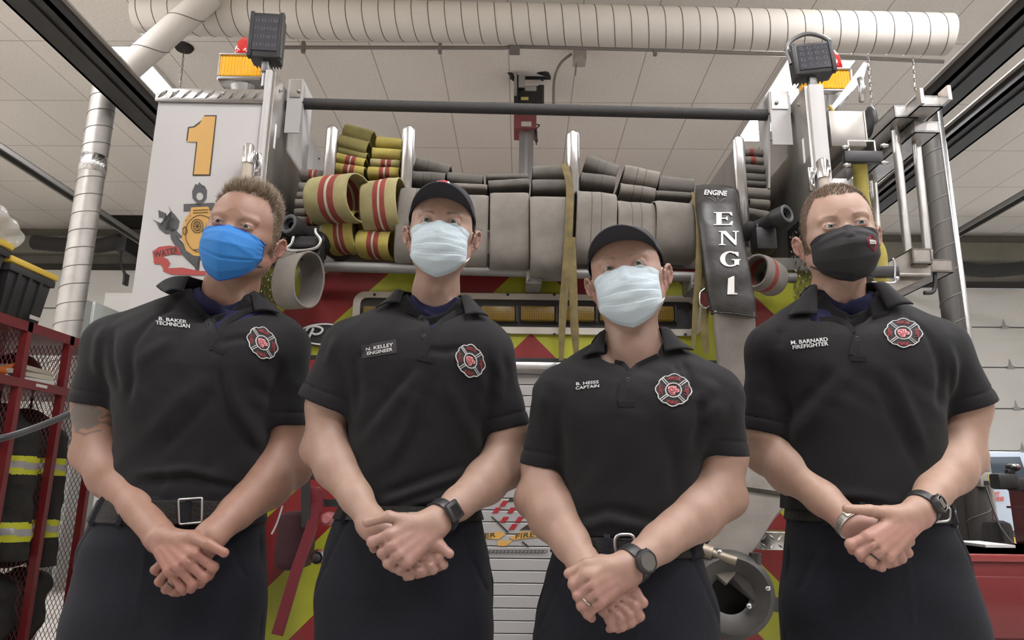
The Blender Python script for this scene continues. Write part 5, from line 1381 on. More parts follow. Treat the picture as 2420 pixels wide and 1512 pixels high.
# floodlights and beacons
def floodlight(px0, py0, px1, py1, d, tilt, yoke, label):
    a = tp(px0, py1, d); b2 = tp(px1, py0, d); c = (a+b2)/2; w_, h_ = b2.x-a.x, b2.z-a.z
    Rr = Matrix.Rotation(math.radians(tilt[0]), 3, 'X') @ Matrix.Rotation(math.radians(tilt[1]), 3, 'Z') @ Matrix.Rotation(math.radians(tilt[2]), 3, 'Y')
    q = TB(); q.box((-w_/2, 0, -h_/2), (w_/2, .075, h_/2), bev=.008, R=Rr, c=(0, 0, 0)); 
    for i in range(9): q.box((-w_/2+.006+i*(w_-.012)/9, .07, -h_/2+.01), (-w_/2+.010+i*(w_-.012)/9, .10, h_/2-.01), R=Rr, c=(0, 0, 0))
    for s in (-1, 1): q.box((s*w_/2-.008, -.006, -h_/2), (s*w_/2+.008, .02, h_/2), bev=.003, R=Rr, c=(0, 0, 0))
    q.v = [v+MT.to_3x3() @ c-MT.to_3x3() @ Vector((0, 0, 0)) for v in q.v]
    fl_ = auto(q.build('floodlight', M_BLK, engine, label=label))
    q = TB(); q.box((-w_*.42, -.004, -h_*.36), (w_*.42, .004, h_*.40), R=Rr, c=(0, 0, 0)); q.v = [v+MT.to_3x3() @ c for v in q.v]; q.build('lamp_glass', mat('led_glass', (0.045, 0.045, 0.055), .12), fl_)
    q = TB()
    for i in range(4):
        for j in range(4):
            pc = Vector((-w_*.30+i*w_*.2, -.0045, -h_*.24+j*h_*.18)); q.tube([Rr @ (pc+Vector((math.cos(t)*.007, 0, math.sin(t)*.007)))+c for t in [k*math.pi/5 for k in range(10)]], .0012, 5, closed=True)
    q.build('led_ring', mat('led_grey', (0.14, 0.14, 0.16), .3), fl_)
    q = TB()
    if yoke: q.tube(smooth_pts([c+Rr @ Vector((w_/2+.006, .03, h_*.0)), c+Rr @ Vector((w_/2+.01, .03, h_*.62)), c+Rr @ Vector((0, .03, h_*.92)), c+Rr @ Vector((-w_/2-.01, .03, h_*.62)), c+Rr @ Vector((-w_/2-.006, .03, 0))], 6), .009, 8)
    q.box((c.x-.015, d+.02, c.z-h_/2-.05), (c.x+.015, d+.05, c.z-h_/2+.01), bev=.004); q.tube([(c.x, d+.04, c.z-h_/2-.11), (c.x, d+.04, c.z-h_/2-.03)], .014, 12); auto(q.build('swivel_mount', mat('mount_metal', (.2, .2, .2), .4, .8), fl_))
floodlight(588, 30, 668, 134, .06, (0, 4, 0), False, 'black LED floodlight on the left corner post')
floodlight(1884, 100, 1962, 172, .06, (0, -6, -4), True, 'black LED floodlight with yoke on the right corner post')
def beacon(pxa, pya, pxb, pyb, d, red, label):
    a = tp(pxa, pyb, d); b2 = tp(pxb, pya, d); q = TB(); q.box((a.x-.006, d-.005, a.z-.022), (b2.x+.006, d+.16, a.z), bev=.01); q.box((a.x-.006, d-.005, b2.z), (b2.x+.006, d+.16, b2.z+.012), bev=.005); q.tube([((a.x+b2.x)/2, d+.08, a.z-.09), ((a.x+b2.x)/2, d+.08, a.z-.02)], [.035, .07], 16)
    for s in (a.x-.004, b2.x+.0): q.box((s, d-.006, a.z), (s+.006, d, b2.z))
    bc = auto(q.build('warning_light', mat('chrome_housing', (.55, .55, .56), .2, 1.0), engine, label=label))
    q = TB()
    n = 26
    for i in range(n): x = a.x+(b2.x-a.x)*i/n; q.box((x, d+(.002 if i % 2 else 0), a.z+.002), (x+(b2.x-a.x)/n, d+.15, b2.z-.002), bev=.003)
    q.build('amber_lens', mat('beacon_amber', (0.80, 0.40, 0.015), .15, coat=1.0, emis=(1, .5, .02), es=.12), bc)
    a = tp(red[0], red[3], d+.05); b2 = tp(red[1], red[2], d+.05); q = TB(); rr = (b2.x-a.x)/2; h_ = b2.z-a.z; cx = (a.x+b2.x)/2
    q.tube([(cx, d+.09, a.z-.02), (cx, d+.09, a.z+h_*.3), (cx, d+.09, a.z+h_*.7), (cx, d+.09, a.z+h_)], [rr, rr*.95, rr*.8, rr*.45], 24); q.build('red_lens', mat('beacon_red', (0.50, 0.012, 0.012), .12, coat=1.0), bc, smooth=True)
beacon(516, 132, 622, 178, .30, (545, 592, 80, 124), 'amber and red warning light on the left corner')
beacon(1922, 166, 2008, 208, .32, (1958, 1996, 112, 160), 'amber and red warning light on the right corner')
# each person: pixel landmarks read off the photo, turned into positions in the room by P(px, py, depth)
PEOPLE = []
PEOPLE.append(dict(seed=11, label='person in black polo and bright blue cloth mask, tattooed upper arm, leftmost of the four', Y=1.70,
  face=(548, 523), yaw=6, pitch=3, roll=9, hs=1.06, fw=0.95, jaw=1.05, neck=(522, 712), nr=0.066, lid=0.0035,
  skin=(0.36, 0.190, 0.128), blush=(0.38, 0.135, 0.105), stub=(0.27, 0.150, 0.105), rim=(0.22, 0.115, 0.085), iris=(0.055, 0.060, 0.062),
  hair=(0.17, 0.125, 0.080), browa=0.35, hairline=dict(top=0.078, side=-0.024, temple=0.0), gaze=(0.15, -1, -0.06),
  joint=[(276, 818, 0.01), (658, 824, 0.03)], elbow=[(232, 1068, 0.02), (672, 1105, 0.05)], wrist=[(378, 1268, -0.155), (498, 1266, -0.165)],
  ar=(0.0590, 0.0545, 0.0560, 0.0295), cuff=[((170, 946), (304, 966)), ((627, 1004), (728, 1004))], cuffdy=[0.0, 0.04], trap=0.052,
  rows=[(740, 285, 655, 0.095), (800, 280, 662, 0.118), (880, 280, 664, 0.130), (960, 284, 652, 0.128), (1050, 286, 634, 0.118), (1130, 275, 622, 0.115), (1200, 262, 615, 0.118), (1260, 250, 615, 0.120)],
  trousers=[(1172, 262, 612, 0.118), (1215, 240, 616, 0.124), (1280, 212, 620, 0.132), (1360, 190, 622, 0.135), (1450, 172, 618, 0.135)],
  belt=(450, 1182, 1240), buckle=[(422, 1180), (478, 1176), (477, 1234), (424, 1239)], bkt=0.0024, hem=1188,
  palm=[], hands=[
    dict(w=(500, 1268, -0.165), f=[[(425, 1318, -.170), (392, 1322, -.178), (366, 1346, -.180), (382, 1358, -.168)], [(432, 1335, -.172), (398, 1348, -.180), (376, 1374, -.184), (392, 1384, -.170)], [(440, 1350, -.172), (412, 1370, -.180), (392, 1392, -.182), (408, 1398, -.170)], [(452, 1362, -.170), (430, 1384, -.176), (410, 1399, -.178), (422, 1402, -.168)]],
         t=[(480, 1300, -.185), (455, 1312, -.182), (440, 1322, -.178)]),
    dict(w=(380, 1268, -0.175), f=[[(462, 1308, -.218), (504, 1340, -.214), (494, 1362, -.198)], [(444, 1328, -.220), (484, 1364, -.214), (474, 1380, -.198)], [(424, 1342, -.218), (458, 1380, -.212), (452, 1392, -.198)], [(404, 1350, -.212), (432, 1388, -.206), (434, 1398, -.195)]],
         t=[(452, 1270, -.205), (492, 1285, -.222), (530, 1306, -.222)])],
  tattoo=[(226, 988, 0.042, 0.034, 0.15, 0.80), (285, 1000, 0.016, 0.010, 0.6, 0.35)], tatlines=[[(250, 975), (262, 962), (280, 966), (292, 960)], [(262, 992), (276, 984), (290, 988)], [(262, 1002), (272, 1000), (276, 1008)], [(190, 968), (215, 958), (250, 962)], [(200, 1022), (230, 1030), (262, 1020)]],
  colL=[(447, 655), (370, 678), (392, 692), (436, 698)], colR=[(592, 694), (634, 712), (658, 746), (602, 744)],
  vee=[(446, 640), (437, 697), (460, 719), (490, 755), (508, 790), (516, 785), (533, 759), (578, 735), (602, 724), (600, 640)],
  placket=[([(438, 699), (461, 721), (490, 756), (505, 790), (500, 812)], 0.016), ([(602, 730), (578, 738), (535, 762), (516, 788), (500, 812), (503, 826)], 0.014), ([(500, 822), (530, 834)], 0.012)],
  buttons=[(495, 770)], tee=(530, 727),
  names=[('B. BAKER', [(376, 758), (441, 766), (376, 750)]), ('TECHNICIAN', [(369, 768), (449, 777), (369, 759)])],
  patch=(620, 811, 36, 14, 4, -36),
  folds=[(-.007, .012, [(318, 800), (322, 900), (308, 960)]), (.006, .016, [(345, 860), (420, 800)]), (-.006, .014, [(640, 830), (640, 920), (622, 1000)]), (.006, .018, [(500, 900), (430, 960), (330, 1060)]), (-.005, .014, [(520, 930), (450, 1010), (340, 1110)]), (.005, .014, [(540, 880), (560, 960), (600, 1060)]), (-.005, .012, [(525, 870), (545, 980), (590, 1090)]), (.006, .010, [(330, 1120), (450, 1110), (560, 1140)]), (-.006, .010, [(340, 1140), (460, 1130), (580, 1160)]), (.005, .012, [(400, 1180), (420, 1100)]), (.004, .010, [(500, 1180), (520, 1080)]), (-.005, .010, [(520, 812), (560, 800), (600, 800)]), (.006, .014, [(230, 760), (210, 850), (215, 920)]), (-.005, .010, [(260, 780), (270, 860), (285, 930)]), (-.004, .008, [(385, 705), (350, 760), (325, 830)])]))
PEOPLE.append(dict(seed=23, label='tall person in dark cap, pale blue surgical mask and black polo, rectangular watch on wrist', Y=1.63,
  face=(1040, 516), yaw=4, pitch=4, roll=2, hs=0.975, fw=0.95, jaw=0.97, neck=(1025, 725), nr=0.056,
  skin=(0.43, 0.265, 0.195), blush=(0.42, 0.195, 0.165), stub=(0.36, 0.225, 0.165), rim=(0.25, 0.145, 0.105), iris=(0.075, 0.085, 0.075),
  hair=(0.050, 0.034, 0.022), browa=0.8, hairline=dict(top=0.060, side=-0.004), cap=True, captop=0.1165, brim=0.070, gaze=(0.06, -1, -0.08), masklen=1.0,
  joint=[(832, 824, 0.0), (1142, 830, 0.0)], elbow=[(768, 1058, -0.02), (1185, 1108, 0.0)], wrist=[(880, 1236, -0.155), (1030, 1232, -0.175)],
  ar=(0.0495, 0.0455, 0.0470, 0.0265), cuff=[((706, 930), (848, 988)), ((1142, 1026), (1252, 1000))], cuffdy=[-0.02, 0.0], trap=0.044,
  rows=[(760, 815, 1160, 0.085), (800, 812, 1170, 0.108), (870, 820, 1172, 0.120), (950, 824, 1160, 0.118), (1030, 828, 1146, 0.110), (1110, 826, 1136, 0.108), (1180, 815, 1132, 0.110), (1240, 800, 1136, 0.112)],
  trousers=[(1195, 812, 1128, 0.112), (1235, 792, 1140, 0.120), (1300, 768, 1152, 0.128), (1370, 756, 1166, 0.130), (1450, 754, 1158, 0.130)],
  belt=(970, 1196, 1232), buckle=[(965, 1212), (1005, 1213), (1005, 1250), (965, 1250)], bkt=0.0024, hem=1208,
  palm=[], hands=[
    dict(w=(878, 1236, -0.160), f=[[(1000, 1318, -.178), (1036, 1318, -.182), (1048, 1334, -.178), (1034, 1342, -.165)], [(985, 1330, -.180), (1016, 1332, -.186), (1024, 1346, -.182), (1008, 1352, -.168)], [(968, 1340, -.180), (992, 1344, -.188), (1000, 1352, -.184), (986, 1358, -.170)], [(948, 1344, -.178), (960, 1352, -.188), (972, 1360, -.184), (960, 1364, -.170)]],
         t=[(1000, 1290, -.172), (1040, 1290, -.185), (1062, 1308, -.188)]),
    dict(w=(1028, 1236, -0.180), f=[[(920, 1263, -.222), (880, 1280, -.216), (884, 1296, -.196)], [(926, 1290, -.224), (904, 1306, -.216), (912, 1320, -.198)], [(942, 1312, -.222), (918, 1330, -.214), (930, 1342, -.198)], [(962, 1328, -.216), (942, 1344, -.206), (952, 1352, -.196)]],
         t=[(955, 1230, -.205), (918, 1220, -.214), (868, 1234, -.212)])],
  colL=[(953, 690), (928, 700), (891, 738), (944, 724)], colR=[(1091, 700), (1122, 718), (1150, 757), (1100, 757)],
  vee=[(952, 640), (946, 722), (982, 737), (1007, 763), (1014, 795), (1020, 796), (1042, 757), (1081, 736), (1096, 722), (1092, 640)],
  placket=[([(946, 727), (982, 740), (1006, 766), (1012, 795), (1003, 830)], 0.016), ([(1098, 738), (1078, 740), (1043, 762), (1020, 796), (1000, 835), (990, 850)], 0.014), ([(988, 845), (1025, 852)], 0.012)],
  buttons=[(994, 753), (1002, 797)], tee=(1035, 735),
  names=[('N. KELLEY', [(866, 830), (929, 819), (866, 822)]), ('ENGINEER', [(869, 840), (928, 830), (869, 832)])], tape=[(856, 848), (938, 834), (854, 816)],
  patch=(1111, 853, 34, 12, 4, -38),
  folds=[(-.006, .012, [(838, 830), (848, 900), (836, 980)]), (-.005, .012, [(1152, 830), (1158, 920), (1150, 1010)]), (.006, .016, [(1000, 880), (930, 960), (850, 1060)]), (-.005, .014, [(985, 870), (900, 970), (840, 1030)]), (.005, .014, [(1000, 900), (960, 1020), (900, 1120)]), (-.004, .012, [(1020, 900), (990, 1010), (930, 1120)]), (.005, .014, [(1060, 900), (1090, 980), (1140, 1080)]), (.006, .011, [(900, 1190), (980, 1160), (1120, 1110)]), (-.006, .011, [(905, 1170), (990, 1140), (1120, 1090)]), (.005, .009, [(940, 1205), (1010, 1185), (1100, 1160)]), (-.004, .008, [(960, 1195), (1030, 1200)]), (.005, .012, [(790, 790), (765, 850), (770, 930)]), (-.004, .010, [(1190, 830), (1200, 900), (1190, 980)]), (-.005, .009, [(1010, 830), (1060, 835), (1100, 820)]), (-.004, .009, [(850, 850), (880, 820)])]))
PEOPLE.append(dict(seed=37, label='shortest person, dark cap, pale blue surgical mask and round watch, open collar black polo', Y=1.55,
  face=(1472, 622), yaw=-13, pitch=4, roll=-7.0, hs=1.0, fw=0.97, jaw=1.04, neck=(1495, 838), nr=0.060,
  skin=(0.41, 0.245, 0.178), blush=(0.41, 0.175, 0.145), stub=(0.30, 0.185, 0.140), rim=(0.24, 0.140, 0.105), iris=(0.085, 0.095, 0.080),
  hair=(0.070, 0.048, 0.034), browa=0.45, hairline=dict(top=0.060, side=0.000), cap=True, captop=0.104, brim=0.068, gaze=(-0.12, -1, -0.08), masklen=1.0, maskw=0.068,
  joint=[(1336, 940, -0.0), (1674, 940, -0.02)], elbow=[(1283, 1175, 0.0), (1698, 1172, -0.02)], wrist=[(1384, 1338, -0.150), (1486, 1340, -0.185)],
  ar=(0.0540, 0.0500, 0.0520, 0.0285), cuff=[((1226, 1093), (1338, 1110)), ((1634, 1068), (1774, 1080))], cuffdy=[0.01, -0.02], trap=0.052,
  rows=[(868, 1335, 1680, 0.090), (920, 1325, 1688, 0.115), (990, 1322, 1680, 0.125), (1070, 1325, 1655, 0.122), (1150, 1326, 1646, 0.114), (1220, 1322, 1644, 0.112), (1290, 1316, 1652, 0.114), (1330, 1310, 1658, 0.116)],
  trousers=[(1266, 1320, 1640, 0.116), (1310, 1305, 1654, 0.124), (1360, 1290, 1668, 0.130), (1430, 1276, 1690, 0.134), (1500, 1268, 1696, 0.134)],
  belt=(1480, 1270, 1318), buckle=[(1452, 1263), (1500, 1262), (1500, 1312), (1454, 1312)], bkr=0.014, bkt=0.0032, hem=1272,
  palm=[], hands=[
    dict(w=(1392, 1350, -0.165), f=[[(1470, 1412, -.180), (1500, 1432, -.186), (1512, 1456, -.182), (1500, 1466, -.17)], [(1458, 1424, -.182), (1484, 1448, -.188), (1492, 1470, -.184), (1480, 1478, -.17)], [(1444, 1434, -.182), (1464, 1458, -.188), (1470, 1480, -.184), (1460, 1486, -.17)], [(1428, 1440, -.180), (1442, 1464, -.184), (1448, 1482, -.182), (1440, 1486, -.17)]],
         t=[(1470, 1385, -.170), (1500, 1400, -.182), (1520, 1424, -.186)]),
    dict(w=(1482, 1344, -0.190), f=[[(1385, 1358, -.226), (1356, 1380, -.220), (1362, 1398, -.200)], [(1392, 1382, -.228), (1367, 1406, -.222), (1374, 1422, -.202)], [(1400, 1404, -.226), (1376, 1430, -.220), (1384, 1444, -.202)], [(1414, 1424, -.220), (1390, 1450, -.212), (1398, 1460, -.200)]],
         t=[(1420, 1330, -.208), (1385, 1334, -.216), (1344, 1355, -.212)])],
  colL=[(1431, 782), (1400, 812), (1378, 850), (1426, 842)], colR=[(1562, 776), (1594, 800), (1635, 838), (1572, 842)],
  vee=[(1430, 740), (1428, 836), (1446, 848), (1470, 852), (1488, 870), (1508, 858), (1560, 834), (1570, 828), (1564, 740)],
  placket=[([(1452, 858), (1470, 862), (1486, 880)], 0.013), ([(1556, 844), (1530, 856), (1508, 867), (1490, 884), (1474, 905), (1466, 950)], 0.015), ([(1462, 955), (1500, 956)], 0.012)],
  buttons=[(1484, 900)], tee=None,
  names=[('B. HEISS', [(1362, 912), (1415, 907), (1362, 905)]), ('CAPTAIN', [(1361, 922), (1416, 916), (1361, 915)])],
  patch=(1591, 923, 43, 3, 3, -38),
  folds=[(-.006, .012, [(1322, 940), (1328, 1010), (1332, 1090)]), (-.007, .012, [(1650, 930), (1650, 1000), (1636, 1070)]), (-.005, .009, [(1620, 850), (1630, 900), (1634, 950)]), (-.004, .008, [(1600, 860), (1625, 920)]), (.005, .014, [(1640, 960), (1690, 900)]), (.005, .014, [(1645, 1000), (1720, 950)]), (.004, .02, [(1480, 1000), (1420, 1100), (1370, 1200)]), (-.004, .016, [(1560, 1000), (1590, 1100), (1600, 1220)]), (.006, .012, [(1370, 1250), (1430, 1225), (1550, 1250)]), (-.005, .012, [(1375, 1230), (1440, 1205), (1560, 1235)]), (.005, .012, [(1290, 900), (1275, 980), (1285, 1060)]), (-.004, .012, [(1330, 1120), (1350, 1180)])]))
PEOPLE.append(dict(seed=51, label='person with short hair in black cloth mask and black polo, rightmost of the four', Y=1.66,
  face=(1998, 524), yaw=-14, pitch=4, roll=-4, hs=1.045, fw=0.95, jaw=1.0, neck=(1996, 715), nr=0.0600,
  skin=(0.47, 0.285, 0.205), blush=(0.45, 0.185, 0.155), stub=(0.40, 0.245, 0.180), rim=(0.26, 0.150, 0.110), iris=(0.085, 0.100, 0.105),
  hair=(0.125, 0.085, 0.052), browa=0.8, hairline=dict(top=0.072, side=-0.034, temple=0.006, peak=0.004), gaze=(-0.16, -1, -0.02),
  joint=[(1832, 830, 0.03), (2212, 828, 0.0)], elbow=[(1822, 1072, 0.05), (2268, 1078, 0.0)], wrist=[(2012, 1236, -0.150), (2172, 1208, -0.175)],
  ar=(0.0530, 0.0500, 0.0520, 0.0280), cuff=[((1758, 1012), (1862, 1036)), ((2213, 985), (2349, 942))], cuffdy=[0.03, 0.0], trap=0.050,
  rows=[(760, 1845, 2215, 0.090), (810, 1842, 2222, 0.115), (880, 1848, 2222, 0.124), (960, 1852, 2218, 0.122), (1050, 1856, 2216, 0.116), (1130, 1856, 2224, 0.116), (1200, 1852, 2234, 0.118), (1260, 1848, 2240, 0.118)],
  trousers=[(1195, 1872, 2224, 0.116), (1240, 1868, 2240, 0.124), (1300, 1862, 2262, 0.130), (1370, 1858, 2288, 0.134), (1450, 1854, 2308, 0.134)],
  belt=(2050, 1192, 1236), buckle=[(2200, 1200), (2246, 1198), (2244, 1230), (2200, 1234)], bkr=0.008, bkt=0.0026, hem=1206,
  palm=[], hands=[
    dict(w=(2022, 1240, -0.158), f=[[(2112, 1282, -.180), (2136, 1290, -.186), (2146, 1306, -.182), (2134, 1314, -.168)], [(2098, 1296, -.182), (2122, 1306, -.188), (2131, 1320, -.184), (2120, 1328, -.17)], [(2086, 1304, -.182), (2104, 1316, -.188), (2111, 1328, -.184), (2100, 1334, -.17)], [(2070, 1308, -.18), (2084, 1320, -.186), (2092, 1332, -.182), (2084, 1336, -.17)]],
         t=[(2110, 1250, -.170), (2135, 1262, -.18), (2150, 1280, -.182)]),
    dict(w=(2166, 1214, -0.182), f=[[(2050, 1268, -.224), (2010, 1286, -.218), (2014, 1300, -.200)], [(2060, 1286, -.226), (2032, 1306, -.220), (2036, 1318, -.202)], [(2076, 1302, -.224), (2056, 1324, -.218), (2062, 1334, -.202)], [(2096, 1316, -.218), (2078, 1336, -.210), (2084, 1342, -.200)]],
         t=[(2095, 1212, -.205), (2055, 1206, -.214), (2002, 1202, -.210)])],
  colL=[(1931, 674), (1896, 694), (1864, 753), (1931, 752)], colR=[(2062, 670), (2108, 686), (2158, 720), (2100, 741)],
  vee=[(1930, 630), (1934, 752), (1974, 752), (1998, 760), (2020, 782), (2034, 778), (2060, 752), (2096, 738), (2092, 700), (2064, 630)],
  placket=[([(1936, 756), (1974, 755), (1998, 764), (2019, 788)], 0.014), ([(2100, 744), (2062, 756), (2036, 782), (2024, 800), (2014, 840)], 0.016), ([(2008, 848), (2046, 848)], 0.012)],
  buttons=[(2026, 802)], tee=(1995, 723),
  names=[('M. BARNARD', [(1870, 815), (1956, 807), (1869, 806)]), ('FIREFIGHTER', [(1874, 826), (1957, 817), (1873, 817)])],
  patch=(2134, 788, 45, 2, 0, -34),
  folds=[(-.006, .012, [(1850, 830), (1858, 920), (1858, 1010)]), (-.006, .012, [(2205, 820), (2218, 900), (2216, 970)]), (.006, .016, [(1990, 880), (1930, 960), (1880, 1060)]), (-.005, .014, [(1960, 880), (1910, 960), (1870, 1010)]), (.005, .014, [(2090, 880), (2140, 980), (2190, 1080)]), (-.005, .014, [(2060, 900), (2120, 1020), (2180, 1140)]), (.005, .012, [(1900, 1180), (2000, 1170), (2140, 1190)]), (-.005, .010, [(1980, 1190), (2080, 1185)]), (-.004, .009, [(2160, 740), (2190, 800), (2200, 860)]), (.005, .014, [(1800, 840), (1790, 900), (1810, 980)]), (.005, .012, [(2240, 820), (2270, 900), (2280, 950)]), (-.004, .008, [(1866, 765), (1856, 820)])]))

bal = PEOPLE
for p in PEOPLE:
    for k_ in ('skin', 'blush', 'stub', 'rim'):
        g_ = sum(p[k_])/3; p[k_] = tuple((c*.90+g_*.10)*.735 for c in p[k_])
    person_build(p)
p1_, p2_, p3_, p4_ = PEOPLE
cloth_mask(p1_, p1_['person'], (0.016, 0.150, 0.42), 'blue')
surgical_mask(p2_, p2_['person'], None); surgical_mask(p3_, p3_['person'], None)
cloth_mask(p4_, p4_['person'], (0.0085, 0.0075, 0.0090), 'black')
cap_build(p2_, p2_['person']); cap_build(p3_, p3_['person'])
hair_strands(p1_, p1_['person'], 6500, (0.006, 0.029), 0.0006, spike=(0.15, -0.35, 0.8))
hair_strands(p2_, p2_['person'], 2600, (0.011, 0.015), 0.00045)
hair_strands(p3_, p3_['person'], 2200, (0.004, 0.004), 0.0004)
hair_strands(p4_, p4_['person'], 6500, (0.005, 0.009), 0.00048)
for p, side, off, kind, r, hd in ((p2_, 1, 0.022, 'square', 0.0300, (0.25, 0, -0.1)), (p3_, 1, 0.012, 'round', 0.0310, (0, 0, -0.1)), (p4_, 1, 0.016, 'digital', 0.0305, (0.15, 0, 0)), (p4_, 0, 0.000, 'bracelet', 0.0300, (0, 0, 0))):
    watch(p['person'], p['W3'][side], p['E3'][side], off, kind, r, hd)
# finger rings
def finger_ring(p, a, b, t, rad, m, Y):
    A = P(a[0], a[1], Y+a[2]); B = P(b[0], b[1], Y+b[2]); d = (B-A).normalized(); c = A.lerp(B, t); s1 = d.cross(Vector((0, 1, 0))).normalized(); s2 = d.cross(s1)
    mb = MB(); mb.tube([c+(s1*math.cos(i*math.pi/10)+s2*math.sin(i*math.pi/10))*rad for i in range(20)], 0.0018, 6, closed=True); mb.build('finger_ring', m, p['person'], smooth=True)
finger_ring(p4_, p4_['hands'][1]['f'][2][0], p4_['hands'][1]['f'][2][1], .55, 0.0105, M_WATCH, p4_['Y'])
finger_ring(p1_, p1_['hands'][0]['f'][2][1], p1_['hands'][0]['f'][2][2], .45, 0.0100, mat('ring_grey', (0.10, 0.12, 0.11), 0.3, 0.8), p1_['Y'])
finger_ring(p3_, p3_['hands'][1]['f'][2][0], p3_['hands'][1]['f'][2][1], .55, 0.0105, mat('ring_silver', (0.5, 0.5, 0.5), 0.25, 1.0), p3_['Y'])
# ---------------------------------------------------------------- fire hose
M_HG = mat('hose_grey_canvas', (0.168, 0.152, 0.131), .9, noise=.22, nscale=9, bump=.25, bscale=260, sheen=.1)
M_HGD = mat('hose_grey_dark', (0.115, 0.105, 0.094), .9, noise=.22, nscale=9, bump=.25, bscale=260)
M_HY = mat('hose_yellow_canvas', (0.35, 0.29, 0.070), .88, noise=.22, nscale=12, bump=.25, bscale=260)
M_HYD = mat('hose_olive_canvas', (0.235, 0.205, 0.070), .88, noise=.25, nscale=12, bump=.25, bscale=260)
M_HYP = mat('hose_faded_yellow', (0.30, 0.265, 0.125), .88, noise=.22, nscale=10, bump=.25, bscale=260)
M_HR = mat('hose_red_stripe', (0.22, 0.040, 0.030), .88, noise=.2, nscale=14, bump=.25, bscale=260)
M_HL = mat('hose_light_line', (0.38, 0.36, 0.27), .88)
M_HLN = mat('hose_seam_line', (0.085, 0.080, 0.070), .9)
STR = {'g': [], 'gl': [(.36, .385, 1), (.60, .625, 1)], 'r': [(.36, .50, 1), (.56, .70, 1)], 'r1': [(.30, .52, 1)]}
def hose_loop(parent, name, xl, xr, yt, yb, d, kind, m, dep=.5, tilt=0, yaw=0, wall=.0055, lean=0, e=2.2, m2=None, sag=0.0, label=None):
    """flat fold of hose seen end on: closed band, width along the truck, tilt = photo px the right end drops"""
    A = tp(xl, yt, d); B = tp(xr, yt+tilt, d); Cc = tp(xl, yb, d); w_ = (B-A).length; H = (A.z-Cc.z)*math.cos(math.atan2(tilt, xr-xl))
    ex = (B-A).normalized(); Rr = Matrix.Rotation(math.radians(yaw), 3, 'Z'); ex = Rr @ ex; ey = Rr @ Vector((0, 1, 0)); ez = Vector((ex.y*ey.z-ex.z*ey.y, ex.z*ey.x-ex.x*ey.z, ex.x*ey.y-ex.y*ey.x))
    c = A+ex*w_/2-ez*H/2
    ez = (ez+ey*lean).normalized()
    st = STR[kind]; cuts = sorted(set([0, .04, .12, .88, .96, 1]+[x for s in st for x in s[:2]])); r = random.Random(int(xl*7+yt*13)); ph = r.uniform(0, 6)
    npth = 44; vs = []; path = []
    for i in range(npth):
        a = 2*math.pi*i/npth; cs, sn = math.cos(a), math.sin(a)
        # front is -y; superellipse
        py = dep/2*math.copysign(abs(cs)**(2/e if dep < .3 else .55), cs); pz = H/2*math.copysign(abs(sn)**(2/e), sn)
        if dep > .3:   # stadium: round only the front H/2
            k = i/npth
            py = max(-dep/2, min(dep/2, py))
        path.append((py, pz))
    if dep > .3:
        path = []
        for i in range(13): a = math.pi/2+math.pi*i/12; path.append((-dep/2+min(H*.55, .03)*(1+math.cos(a)), H/2*math.copysign(abs(math.sin(a))**.8, math.sin(a))))
        for i in range(1, 12): path.append((-dep/2+.03+(dep-.03)*i/12, -H/2+sag*math.sin(math.pi*i/12)))
        path.append((dep/2, 0)); 
        for i in range(11, 0, -1): path.append((-dep/2+.03+(dep-.03)*i/12, H/2+sag*math.sin(math.pi*i/12)))
    npth = len(path)
    for (py, pz) in path:
        for u in cuts:
            ed = min(u, 1-u)*w_; pull = -.0016*max(0, 1-ed/.012)
            wv = .0016*math.sin(9*u+ph)+.0010*math.sin(23*u+ph*2+pz*60)
            nl = math.hypot(py/dep, pz/max(H, .01))+1e-6
            s_ = 1+(wv+pull)/max(.02, math.hypot(py, pz))
            vs.append(c+ex*(u-.5)*w_+ey*(dep/2+py*s_)+ez*pz*s_)
    n = len(cuts); fs = []; mi = []
    q = TB()
    for i in range(npth):
        j = (i+1) % npth
        for k in range(n-1):
            um = (cuts[k]+cuts[k+1])/2; idx = 0
            for s in st:
                if s[0] < um < s[1]: idx = 1
            if kind == 'r' and .50 < um < .56: idx = 2
            fs.append((i*n+k, i*n+k+1, j*n+k+1, j*n+k)); mi.append(idx)
    base = len(q.v); q.addvf(vs, fs); q.mi = mi
    o = q.build(name, [m, (M_HLN if kind == 'gl' else (m2 or M_HR)), M_HL], parent, smooth=True, label=label, recalc=True)
    s_ = o.modifiers.new('s', 'SOLIDIFY'); s_.thickness = wall; s_.offset = -1
    return o
def hose_stack(label, folds, drapes=(), group='folded fire hose in the engine hose bed', cat='fire hose'):
    f0 = (list(drapes) or list(folds))[0]; a = tp((f0[0]+f0[1])/2, f0[3], f0[4]); t = thing('fire_hose', label, cat, MT @ a, group)
    for f in folds: hose_loop(t, 'hose_fold', *f[:7], **(f[7] if len(f) > 7 else {}))
    for f in drapes: hose_loop(t, 'hose_loop', *f[:7], **(f[7] if len(f) > 7 else {}))
    return t
DF = .17
